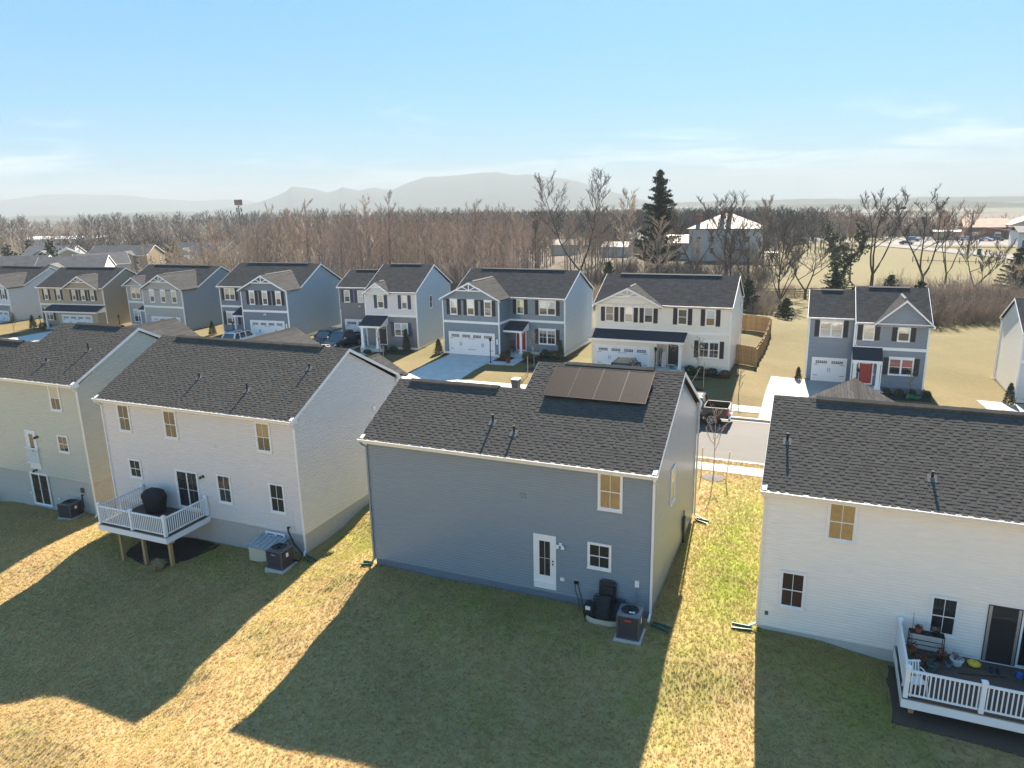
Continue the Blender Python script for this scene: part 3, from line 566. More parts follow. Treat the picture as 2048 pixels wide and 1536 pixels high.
def ridge_cap(parent,x0,x1,y,z,slope,vent=None):
    mb=MB()
    n=int((x1-x0)/.3)
    for i in range(n):
        a=x0+(x1-x0)*i/n; b=x0+(x1-x0)*(i+1)/n+.02; h=.014*(1 if i%2 else .6)
        if vent and vent[0]<(a+b)/2<vent[1]: h+=.085
        w=.16; dz=w*slope
        mb.add([(a,y-w,z-dz+h),(b,y-w,z-dz+h-.006),(b,y,z+h-.006),(a,y,z+h),(a,y+w,z-dz+h),(b,y+w,z-dz+h-.006),(a,y-w,z-dz),(b,y-w,z-dz),(a,y+w,z-dz),(b,y+w,z-dz)],[(0,1,2,3),(3,2,5,4),(6,7,1,0),(4,5,9,8),(6,0,3),(3,4,8),(7,2,1),(2,9,5)])
    return mb.build('ridge_vent' if vent else 'ridge_cap',sh_near,parent)
MS_=.5139
def vent_pipe(parent,x,y,z,h):
    mb=MB(); mb.tube([(x,y,z-.15),(x,y,z+h)],.045,10); mb.tube([(x,y,z+h),(x,y,z+h+.012)],.05,10); mb.lathe([(.1,-.05),(.06,.05),(.0,.055)],(x,y,z),10,mi=1); mb.slab([(x-.14,y-.16,z-.16*MS_+.02),(x+.14,y-.16,z-.16*MS_+.02),(x+.14,y+.16,z+.16*MS_+.02),(x-.14,y+.16,z+.16*MS_+.02)],.01,mi=1)
    return mb.build('vent_pipe',[pvc,boot],parent)
def corner_posts(parent,pts,z0,z1,w=.11,m=None):
    mb=MB()
    for x,y in pts: mb.box(x-w*.5-.022,x+w*.5+.022-w*.0,y-.026 if True else y,y+w*.5,z0,z1)
    return mb.build('corner_trim',m or trim,parent)
def lamp(parent,x,z,y,face=-1,white=True):
    mb=MB(); mb.box(x-.06,x+.06,y-.03,y-.001,z-.07,z+.07); mb.tube([(x,y-.03,z),(x-.09,y-.12,z-.02)],.03,6); mb.lathe([(.03,0),(.075,-.13),(.02,-.14)],(x-.1,y-.13,z+.03),8)
    if white: mb.tube([(x,y-.03,z),(x+.1,y-.12,z-.02)],.03,6); mb.lathe([(.03,0),(.075,-.13),(.02,-.14)],(x+.12,y-.13,z+.03),8)
    return mb.build('wall_lamp',trim if white else blk,parent)
# ------------------------------------------------------------ rear row houses
MS=.5139
def rear_house(label,X,Y,Z,W,D,he,sdm,fnd_m,below,found_h,roof_parts,wins,singles=0,sd=1,vent=None,pipes=(),cornerm=None,left_wall=True,front_gables=(),split=None,z_sid=.12):
    """seen from behind: local y=0 is the rear wall, roof ridge along x; below = how far the base runs under local z 0"""
    t=thing('house',label,'house',(X,Y,Z)); oh=.3; og=.15
    D1=D2=D; WL=None
    if split: WL,D1=split
    zr=he+MS*(D2/2+oh); zr1=he+MS*(D1/2+oh)
    wmb=MB(); lap_wall(wmb,(0,0),(W,0),rect(W,found_h,he-.17),(0,-1),z00=found_h)
    def gpoly(D,h0,ze): return [(0,h0),(D,h0),(D,ze-.17),(D/2,ze+MS*D/2+MS*oh-.17-.02),(0,ze-.17)]
    zw=he
    lap_wall(wmb,(W,0),(W,D2),gpoly(D2,found_h,he),(1,0),z00=found_h)
    lap_wall(wmb,(0,0),(0,D1),gpoly(D1,found_h,he),(-1,0),z00=found_h)
    wmb.poly([(W,D2,found_h),(0 if not WL else WL,D2,found_h),(0 if not WL else WL,D2,he-.1),(W,D2,he-.1)])
    if WL:
        wmb.poly([(WL,D1,found_h),(0,D1,found_h),(0,D1,he-.1),(WL,D1,he-.1)])
        wmb.poly([(WL,D1,found_h),(WL,D2,found_h),(WL,D2,he-.1),(WL,D1,he-.1)])
        wmb.poly([(WL,0,he-.2),(WL,D2,he-.2),(WL,D2/2,zr-.17)])
    wmb.build('wall',sdm,t)
    fm=MB(); i=.03
    def ring(x0,x1,y0,y1): fm.box(x0,x1,y0,y1,-below,found_h-.002)
    ring(i,W-i,i,(D2 if not WL else D1)-i)
    if WL: ring(WL+i,W-i,D1-i-.002,D2-i)
    fm.build('foundation',fnd_m,t)
    cm=cornerm or sdm; cb=MB()
    for (x,y,sx,sy) in ((0,0,-1,-1),(W,0,1,-1),(W,D2,1,1)):
        a,b=sorted((x+sx*.024,x-sx*.07)); c,d=sorted((y+sy*.024,y-sy*.07)); MB().box(a,b,c,d,found_h,he-.17).build('corner_trim',cm,t)
    # roof
    rb=MB()
    if WL:
        rb.slab([(-og,-oh,he),(WL,-oh,he),(WL,D1/2,zr1),(-og,D1/2,zr1)],.1); rb.slab([(WL,D1+oh,he),(-og,D1+oh,he),(-og,D1/2,zr1),(WL,D1/2,zr1)],.1)
        rb.slab([(WL,-oh,he),(W+og,-oh,he),(W+og,D2/2,zr),(WL,D2/2,zr)],.1); rb.slab([(W+og,D2+oh,he),(WL,D2+oh,he),(WL,D2/2,zr),(W+og,D2/2,zr)],.1)
    else:
        rb.slab([(-og,-oh,he),(W+og,-oh,he),(W+og,D/2,zr),(-og,D/2,zr)],.1); rb.slab([(W+og,D+oh,he),(-og,D+oh,he),(-og,D/2,zr),(W+og,D/2,zr)],.1)
    roof=rb.build('roof',sh_base,t)
    cut=None
    if WL:
        yv=D1/2
        cut=lambda y:(-og-.02,W+og+.02) if y<yv else (WL-.02,W+og+.02)
    shingled_slope(roof,-og-.02,W+og+.02,-oh-.03,he+.0-.03*MS,D2/2,zr,cut=cut,singles=singles,sd=sd)
    if WL:
        ridge_cap(roof,-og,WL,D1/2,zr1,MS,vent=(.55,WL-1.3)); ridge_cap(roof,WL-.02,W+og,D2/2,zr,MS,vent=(WL+1.3,W-1.1))
    else: ridge_cap(roof,-og,W+og,D/2,zr,MS,vent=vent or (1.0,W-1.3))
    gutter(t,-og-.05,W+og+.05,-oh-.01,he+.0); soffit_fascia(t,0,W,-oh,0,he)
    rake_board(t,W+og,-oh,D2+oh,he,MS,1); rake_board(t,-og,-oh,D1+oh,he,MS,-1); 
    if WL: rake_board(t,WL,-oh,D2+oh,he,MS,-1,h=.12)
    eave_return(t,W+og,-oh,he,-1,1); eave_return(t,W+og,D2+oh,he,-1,-1); eave_return(t,-og,-oh,he,1,1)
    for (xp,yp,hp) in pipes: vent_pipe(roof,xp,yp,he+MS*(yp+oh),hp)
    for wd in wins: window(t,*wd[:4],**wd[4])
    for (gx0,gx1,gy) in front_gables:
        xm=(gx0+gx1)/2; sl=.56; zp=he+sl*(gx1-gx0)/2+sl*.3; yint=D2+oh-(zp-he)/MS; gb=MB()
        gb.slab([(gx0-.3,D2+oh,he),(gx0-.3,gy,he),(xm,gy,zp),(xm,yint,zp)],.1); gb.slab([(gx1+.3,gy,he),(gx1+.3,D2+oh,he),(xm,yint,zp),(xm,gy,zp)],.1)
        gb.build('cross_gable_roof',rf_front,t)
        rc=MB(); rc.slab([(xm-.12,gy,zp-.06),(xm,gy,zp+.03),(xm,yint,zp+.03),(xm-.12,yint,zp-.06)],.03); rc.slab([(xm+.12,yint,zp-.06),(xm,yint,zp+.03),(xm,gy,zp+.03),(xm+.12,gy,zp-.06)],.03); rc.build('ridge_cap',sh_base,t)
        bm=MB(); bm.box(gx0+.02,gx1-.02,D2-.2,gy-.35,-below,he-.12); bm.poly([(gx0,gy-.35,he-.12),(gx1,gy-.35,he-.12),(xm,gy-.35,zp-.2)]); bm.build('front_wing',sdm,t)
    return t,zr
def W_(x,z,w,h,**k): return (x,z,w,h,k)
# house 3: the slate-blue one in the middle
X3,Y3=-16.801,23.94
h3,zr3=rear_house('slate blue two-storey house in the middle foreground with four solar panels on its roof',X3,Y3,0,11.929,9.402,5.8,sd_slate,brick_paint('slate_painted_foundation',(.15,.19,.245)),1.6,.3,None,
  [W_(9.9,4.12,.92,1.47,panes=('olive','olive')),W_(9.52,1.69,.92,1.06)],singles=1,sd=3,split=(5.866,6.119),
  pipes=((5.19,1.21,.33),(6.27,.80,.31)))
window(h3,3.1,3.25,.85,1.5,y=11.929,face=1,axis='y',panes=('blind','mid'),munt=False)
# back door with lights
dm=MB(); dm.frame(7.35,8.27,.72,2.73,.07,-.05,0); dm.box(7.42,8.2,-.028,-.002,.74,2.66); dm.box(7.35,8.27,-.04,-.0,.45,.70); dm.box(7.38,8.24,-.07,-.04,.70,.735); dm.frame(7.56,8.06,1.0,2.5,.03,-.045,-.028); door=dm.build('back_door',trim,h3)
for i,(a,b) in enumerate(((7.59,7.80),(7.82,8.03))):
    for (c,d) in ((1.03,1.74),(1.76,2.47)): MB().box(a,b,-.038,-.029,c,d).build('pane',g_dark,door)
kn=MB(); kn.lathe([(.02,0),(.035,.02),(.03,.05),(0,.055)],(0,0,0),8); k1=kn.build('door_knob',blk,door); k1.location=(8.15,-.03,1.55); k1.rotation_euler=(R(90),0,0); k2=inst(k1,door,(8.15,-.03,1.68))
lamp(h3,8.45,2.42,0)
MB().box(8.44,8.6,-.06,-.0,.93,1.05).build('outlet_box',trimc,h3); MB().frame(6.84,7.04,4.1,4.3,.03,-.05,0).box(6.87,7.01,-.03,0,4.13,4.27).build('wall_vent',sd_slate,h3); MB().box(11.35,11.5,-.07,0,1.25,1.5).build('junction_box',labelw,h3)
fx=MB(); fx.tube([(11.42,-.03,1.25),(11.42,-.03,.5)],.012,5); fx.build('conduit',sd_slate,h3)
cb=MB(); cb.tube([(9.06,-.02,.95),(9.03,-.04,.7),(9.1,-.05,.5),(9.18,-.1,.3),(9.3,-.25,.05)],.012,5); cb.tube([(9.14,-.02,.95),(9.2,-.05,.7),(9.28,-.06,.4),(9.42,-.2,.02)],.012,5); cb.box(9.0,9.18,-.06,0,.9,1.02); cb.build('cable',blk,h3)
downspout(h3,12.02,-.36,5.8,0.05,out=(.0,-.32),off=(-.07,.30)); downspout(h3,-.08,-.36,5.8,0.05,out=(-.1,-.1),off=(.05,.31),m=sd_slate); downspout(h3,12.0,9.75,5.8,0,out=(.35,.0),off=(.02,-.33))
mt_=MB(); mt_.box(11.95,12.06,6.3,6.6,.75,1.35); mt_.tube([(12.0,6.45,.75),(12.0,6.45,.1)],.05,6,mi=1); mt_.tube([(12.0,6.45,1.3),(12.0,6.35,1.7)],.03,6); mt_.build('gas_meter',[dkgrey,blk],h3)
# solar panels on standoff rails
pn=math.hypot(1,MS); sl_ang=math.atan(MS)
ra=MB()
for s in (.35,1.35): ra.bar((6.78,4.35-1.68+s*.89,0),(10.98,4.35-1.68+s*.89,0),.04)
def solar_local():
    root=[]
    for i in range(4):
        x0=6.80+i*1.045; f=MB(); w_,l_=1.03,1.87
        f.box(0,w_,0,l_,0,.035); fr=f.build('solar_panel',M['solar_cells'],h3); fr.location=(x0,2.67,5.8+MS*(2.67+.3)+.135); fr.rotation_euler=(sl_ang,0,0)
        g=MB(); g.frame(0,w_,0,0,.0,0,0) if False else None
        g.box(-.004,.014,-.004,l_+.004,-.004,.041); g.box(w_-.014,w_+.004,-.004,l_+.004,-.004,.041); g.box(.014,w_-.014,-.004,.014,-.004,.041); g.box(.014,w_-.014,l_-.014,l_+.004,-.004,.041); g.build('panel_frame',dkgrey if False else steel_d,fr)
    for s in (.45,1.45):
        r=MB(); r.box(0,4.24,0,.04,-.05,-.006); 
        for k in range(5): r.box(.2+k*.95,.25+k*.95,0,.05,-.13,-.05)
        q=r.build('mounting_rail',steel_d,h3); q.location=(6.77,2.67+s*.889,5.8+MS*(2.67+.3+s*.889)+.135); q.rotation_euler=(sl_ang,0,0)
steel_d=mat('anodised_frame',(.07,.062,.058),rough=.45,metal=.6)
solar_local()
# house 2: light grey with deck
X2,Y2,Z2=-33.74,25.03,-.92
h2,zr2=rear_house('light grey two-storey house with a raised white-railed deck at its back',X2,Y2,Z2,12.27,8.81,6.673,sd_lgrey,brick_paint('light_grey_foundation',(.47,.455,.44)),2.2,.98,None,
  [W_(1.05,4.94,.87,1.48,panes=('mid','mid')),W_(4.22,4.92,.88,1.48,panes=('dark','dark')),W_(10.02,4.9,.88,1.48,panes=('olive','mid')),
   W_(1.31,2.44,.87,1.05),W_(7.25,1.92,.88,1.5),W_(10.46,1.91,.9,1.5)],sd=5,front_gables=((.25,6.4,11.5),(9.2,12.4,9.4)),
  pipes=((5.19,1.64,.27),(8.7,1.14,.40),(11.11,2.87,.26)))
window(h2,9.98,.36,1.16,.5,mull=2,munt=False)
sl_=MB(); sl_.frame(4.5,6.02,1.25,3.34,.07,-.06,0); sl_.frame(4.57,5.31,1.32,3.27,.06,-.045,-.0); sl_.frame(5.24,5.95,1.32,3.27,.06,-.03,0); sd_=sl_.build('sliding_door',trim,h2)
for a,b,dp in ((4.63,5.25,.036),(5.30,5.89,.026)):
    for c,d in ((1.38,2.28),(2.31,3.21)):
        for e,g_ in ((a,(a+b)/2-.01),((a+b)/2+.01,b)): MB().box(e,g_,-dp,-.002,c,d).build('pane',g_dark,sd_)
lamp(h2,6.38,3.15,0,white=False); MB().frame(7.3,7.46,4.72,4.98,.03,-.04,0).build('wall_vent',trimc,h2)
downspout(h2,12.3,-.36,6.673,.02,out=(.1,-.3),off=(0,.30)); downspout(h2,-.05,-.36,6.673,-.8,out=(-.1,-.1),off=(.02,.31)); downspout(h2,12.35,9.1,6.673,.1,out=(.3,0),off=(0,-.28))
cb=MB(); cb.tube([(11.72,-.02,2.2),(11.74,-.03,1.5),(11.76,-.03,1.1)],.012,5); cb.build('cable',sd_lgrey,h2); MB().box(12.3,12.34,6.2,6.45,5.35,5.6).build('wall_vent',trimc,h2)
# house 1: sage green at the left edge
X1,Y1,Z1=-50.86,24.95,-.92
h1,zr1_=rear_house('sage green two-storey house with a low walk-out door at the left edge',X1,Y1,Z1,15.44,8.30,7.235,sd_sage,brick_paint('sage_foundation',(.50,.50,.45)),2.4,1.63,None,
  [W_(13.27,5.6,.84,1.44,panes=('blind','mid')),W_(13.29,3.24,.85,1.0)],sd=7,split=(9.45,4.8),front_gables=((9.3,15.2,9.8),),
  pipes=((11.9,1.08,.22),(13.95,2.15,.4)))
dd=MB(); dd.frame(10.66,11.52,2.2,4.24,.08,-.05,0); dd.box(10.74,11.44,-.028,-.002,2.25,4.16); dd.frame(10.93,11.30,2.95,4.05,.02,-.04,-.02); dd.box(10.66,11.52,-.05,0,1.98,2.19); d1=dd.build('back_door',trim,h1); MB().box(10.95,11.28,-.036,-.029,2.97,4.03).build('pane',g_mid,d1)
bal=MB(); bal.bar((10.52,-.09,3.2),(11.6,-.09,3.2),.05,.06); bal.bar((10.52,-.09,2.32),(11.6,-.09,2.32),.05,.05)
for k in range(9): bal.box(10.6+k*.115,10.63+k*.115,-.11,-.075,2.34,3.18)
bal.bar((10.55,-.02,3.2),(10.55,-.09,3.2),.05); bal.bar((11.57,-.02,3.2),(11.57,-.09,3.2),.05); bal.build('door_guard_rail',vinyl,h1)
lamp(h1,11.66,3.92,0,white=False); lamp(h1,11.05,1.9,0,white=False)
sl_=MB(); sl_.frame(10.4,11.9,-.24,1.74,.07,-.06,0); sl_.frame(10.47,11.18,-.17,1.67,.06,-.045,0); sl_.frame(11.12,11.83,-.17,1.67,.06,-.03,0); sd_=sl_.build('sliding_door',trim,h1)
for a,b,dp in ((10.53,11.12,.036),(11.18,11.77,.026)):
    for c,d in ((-.11,.73),(.76,1.61)):
        for e,g_ in ((a,(a+b)/2-.01),((a+b)/2+.01,b)): MB().box(e,g_,-dp,-.002,c,d).build('pane',g_dark,sd_)
downspout(h1,15.5,-.36,7.235,-.3,out=(.1,-.25),off=(0,.3),m=trimc); MB().box(15.45,15.49,5.9,6.2,5.0,5.3).build('wall_vent',trimc,h1)
for xx in (10.15,12.5): MB().box(xx,xx+.12,-.05,0,.35,.46).build('outlet_box',trimc,h1)
MB().box(14.5,14.68,-.09,0,1.05,1.3).build('junction_box',acgrey,h1)
h1.location=(X1*1.037,Y1*1.037,-1.515); h1.scale=(1.037,1.037,1.037)
# house 4: white at the right edge
X4,Y4,Z4=-1.177,25.077,-.184
h4,zr4=rear_house('white vinyl two-storey house at the right edge with a low deck behind it',X4,Y4,Z4,13.2,8.17,5.51,sd_white,brick_paint('white_foundation',(.62,.60,.56)),1.9,.17,None,
  [W_(1.98,3.89,.93,1.42,panes=('olive','olive')),W_(.65,1.06,.86,1.44,panes=('brown','brown')),W_(5.31,1.07,.84,1.43)],singles=1,sd=9,front_gables=((-.0,5.8,10.0),),
  pipes=((.49,1.87,.32),(5.05,.95,.26)),vent=(1.5,11.8))
sl_=MB(); sl_.frame(6.94,7.86,.46,2.48,.02,-.05,0,mi=0); sl_.box(6.96,7.05,-.045,-.01,.48,2.46,mi=1); sl_.box(7.76,7.84,-.045,-.01,.48,2.46,mi=1); sl_.box(6.92,8.35,-.08,0,.41,.459,mi=2); sd_=sl_.build('sliding_door',[blk,steel,trim],h4)
MB().box(7.05,7.76,-.03,-.002,.48,2.46).build('pane',g_dark,sd_)
MB().frame(7.87,8.85,.46,2.48,.06,-.05,0).build('door_frame',trim,h4); MB().box(7.93,8.79,-.02,-.001,.52,2.42).build('pane',g_dark,h4)
downspout(h4,-.05,-.36,5.51,.02,out=(-.25,-.05),off=(.02,.31),m=sd_white); MB().box(.22,.34,-.03,0,.62,.78).build('outlet_box',boot,h4); MB().box(8.2,8.38,-.08,0,.95,1.05).build('outlet_box',acgrey,h4)
# ------------------------------------------------------------ front row houses (seen from the street side)
MF=.51
def garage(parent,x0,x1,z0,z1,y,bays=4):
    mb=MB(); mb.frame(x0,x1,z0,z1,.13,y-.06,y+.01); mb.build('garage_frame',trim,parent)
    a,b,c,d=x0+.13,x1-.13,z0+.0,z1-.13; g=MB(); h=(d-c)/4
    for i in range(4): g.box(a,b,y-.03,y-.0,c+i*h+.006,c+(i+1)*h-.006)
    g.box(a,b,y-.022,y-.0,c,d)
    sw=(b-a)/bays
    for i in range(bays):
        g.frame(a+i*sw+.08,a+(i+1)*sw-.08,c+.08,d-h-.06,.05,y-.042,y-.03)
    G_=g.build('garage_door',gdoor,parent)
    lt=MB()
    for i in range(bays):
        u0=a+i*sw+.16; u1=a+(i+1)*sw-.16; n=6; cw=(u1-u0)/n
        for k in range(n):
            for r in range(2): lt.box(u0+k*cw+.015,u0+(k+1)*cw-.015,y-.036,y-.03,d-h+.1+r*(h-.24)/2+.01,d-h+.1+(r+1)*(h-.24)/2-.01)
    lt.build('window_lites',g_dark,G_)
    hd=MB()
    for i in range(0,bays,2):
        l=a+i*sw; r=a+(i+2)*sw if i+2<=bays else b; m_=(l+r)/2
        for zz in (c+.5,d-h-.02):
            hd.box(l+.03,l+.4,y-.052,y-.043,zz,zz+.035); hd.box(r-.4,r-.03,y-.052,y-.043,zz,zz+.035)
        for xx in (m_-.09,m_+.06): hd.box(xx,xx+.03,y-.065,y-.043,c+.85,c+1.2)
    hd.build('door_hardware',blk,G_); return G_
def truss(parent,xm,y,zp,half,slope,m=None):
    """king-post gable bracket in front of a gable"""
    mb=MB(); zb=zp-slope*half
    mb.bar((xm-half,y,zb),(xm+half,y,zb),.05,.11); mb.bar((xm,y,zb),(xm,y,zp-.08),.05,.10,up=(1,0,0)); hb=(zp-zb)*.5
    mb.bar((xm,y-.003,zb+.03),(xm-half*.5,y-.003,zb+slope*half*.5),.05,.09); mb.bar((xm,y-.003,zb+.03),(xm+half*.5,y-.003,zb+slope*half*.5),.05,.09)
    return mb.build('gable_bracket',m or trim,parent)
def cross_gable(parent,x0,x1,yf,ze,slope,he,oh,wallm,wally,bracket=True,mm=None,rf=None):
    """small gable facing the street: roof back into the main slope, gable wall, rake boards, bracket"""
    xm=(x0+x1)/2; o=.28; zp=ze+slope*((x1-x0)/2+o); yint=(zp-he)/MF-oh
    gb=MB(); gb.slab([(x0-o,yf,ze),(xm,yf,zp),(xm,yint,zp),(x0-o,max(-oh,(ze-he)/MF-oh),ze)],.09); gb.slab([(xm,yf,zp),(x1+o,yf,ze),(x1+o,max(-oh,(ze-he)/MF-oh),ze),(xm,yint,zp)],.09)
    r=gb.build('cross_gable_roof',rf or rf_front,parent)
    if yint-yf>1.5:
        v=MB(); v.slab([(xm-.12,yf+.8,zp-.02),(xm,yf+.8,zp+.07),(xm,yint-.3,zp+.07),(xm-.12,yint-.3,zp-.02)],.04); v.slab([(xm,yf+.8,zp+.07),(xm+.12,yf+.8,zp-.02),(xm+.12,yint-.3,zp-.02),(xm,yint-.3,zp+.07)],.04); v.build('ridge_vent',rf_dark,r)
    zw=ze-.05 if wally<-1 else ze-.2; w=MB(); lap_wall(w,(x0,wally),(x1,wally),[(0,zw),(x1-x0,zw),(x1-x0,ze-.0),((x1-x0)/2,zp-.16),(0,ze-.0)],(0,-1),z00=zw); w.poly([(x0,wally,zw),(x1,wally,zw),(x1,min(0,wally+.32),zw),(x0,min(0,wally+.32),zw)]); w.build('gable_wall',wallm,parent)
    k=MB()
    for s in (-1,1):
        a=(xm+s*((x1-x0)/2+o),ze); b=(xm,zp); P=[(a[0],a[1]-.02),(b[0],b[1]-.02),(b[0],b[1]-.20),(a[0]-s*.0,a[1]-.17)]
        k.add([(p,yf-.03,q) for p,q in P]+[(p,yf,q) for p,q in P],[(0,1,2,3),(7,6,5,4),(0,4,5,1),(1,5,6,2),(2,6,7,3),(3,7,4,0)])
        k.add([(a[0],yf,ze-.17),(a[0]-s*.5,yf,ze-.17),(a[0]-s*.5,wally,ze-.17),(a[0],wally,ze-.17)],[(0,1,2,3)])
    k.build('rake_board',mm or trim,parent)
    if bracket: truss(parent,xm,yf+.03,zp-.05,(x1-x0)/2*.52,slope,mm)
    return zp
def shed(parent,x0,x1,y0,y1,z0,z1,m=None,mm=None):
    """lean-to roof: y0,z0 outer eave, y1,z1 at the wall"""
    mb=MB(); mb.slab([(x0,y0,z0),(x1,y0,z0),(x1,y1,z1),(x0,y1,z1)],.07); r=mb.build('porch_roof',m or rf_dark,parent)
    f=MB(); f.box(x0+.02,x1-.02,y0+.01,y0+.06,z0-.24,z0-.05)
    for x in (x0+.02,x1-.05):
        f.add([(x,y0+.06,z0-.2),(x,y1,z0-.2),(x,y1,z1-.08),(x,y0+.06,z0-.06),(x+.03,y0+.06,z0-.2),(x+.03,y1,z0-.2),(x+.03,y1,z1-.08),(x+.03,y0+.06,z0-.06)],[(0,1,2,3),(7,6,5,4),(0,4,5,1),(3,2,6,7)])
    f.box(x0+.03,x1-.03,y0+.07,y1,z0-.2,z0-.18); f.build('porch_fascia',mm or trim,parent); return r
def post(parent,x,y,z0,z1,w=.2,base=True,mm=None,taper=0):
    mb=MB(); 
    if taper: mb.add([(x-w/2-taper,y-w/2-taper,z0),(x+w/2+taper,y-w/2-taper,z0),(x+w/2+taper,y+w/2+taper,z0),(x-w/2-taper,y+w/2+taper,z0),(x-w/2,y-w/2,z1),(x+w/2,y-w/2,z1),(x+w/2,y+w/2,z1),(x-w/2,y+w/2,z1)],[(0,3,2,1),(4,5,6,7),(0,1,5,4),(1,2,6,5),(2,3,7,6),(3,0,4,7)])
    else: mb.box(x-w/2,x+w/2,y-w/2,y+w/2,z0,z1)
    if base:
        b=w/2+.05+taper; mb.box(x-b,x+b,y-b,y+b,z0-.002,z0+.16); b=w/2+.05; mb.box(x-b,x+b,y-b,y+b,z1-.14,z1+.002)
    return mb.build('porch_post',mm or trim,parent)
def fdoor(parent,x,z,y,m,w=.95,h=2.1,wreath=None,storm=False,mm=None):
    mb=MB(); mb.frame(x-.09,x+w+.09,z-.05,z+h+.09,.09,y-.05,y); mb.build('door_frame',mm or trim,parent)
    d=MB(); d.box(x,x+w,y-.025,y-.001,z+.04,z+h)
    for a,b in ((.1,.44),(.52,.86)):
        for c,e in ((.12,.55),(.6,1.45)): d.frame(x+w*a,x+w*b,z+c,z+e,.03,y-.034,y-.025)
    o=d.build('front_door',m,parent)
    MB().frame(x+.15*w,x+.85*w,z+h-.38,z+h-.1,.04,y-.04,y-.025).build('light_frame',mm or trim,o)
    l=MB(); 
    for k in range(3):
        for r in range(2): l.box(x+w*(.2+k*.21),x+w*(.38+k*.21),y-.032,y-.026,z+h-.33+r*.1,z+h-.25+r*.1)
    l.build('pane',g_dark,o)
    kk=MB(); kk.box(x+w-.1,x+w-.05,y-.07,y-.026,z+.95,z+1.15); kk.build('door_handle',blk,o)
    if wreath:
        wr=MB(); rr=random.Random(3)
        for k in range(60):
            t=rr.uniform(0,6.283); q=.2+rr.gauss(0,.03); p=Vector((x+w/2+q*math.cos(t),y-.06+rr.uniform(-.02,.02),z+h-.55+q*math.sin(t))); e=.06
            wr.poly([p+Vector((rr.uniform(-e,e),rr.uniform(-.03,.03),rr.uniform(-e,e))) for _ in range(3)])
        wr.build('wreath',wreath,o)
    return o
def wwin(p,x,z,w,h,y,sh=None,panes=('blind','mid'),mull=1,munt=False,head=.14,sw=.36,mt=None,**k):
    window(p,x,z,w,h-head*0,y=y,panes=panes,mull=mull,munt=munt,head=head,mt=mt)
    if sh: shutters(p,x,z+.01,w,h+.05,y,sh,sw=sw)
class FH: pass
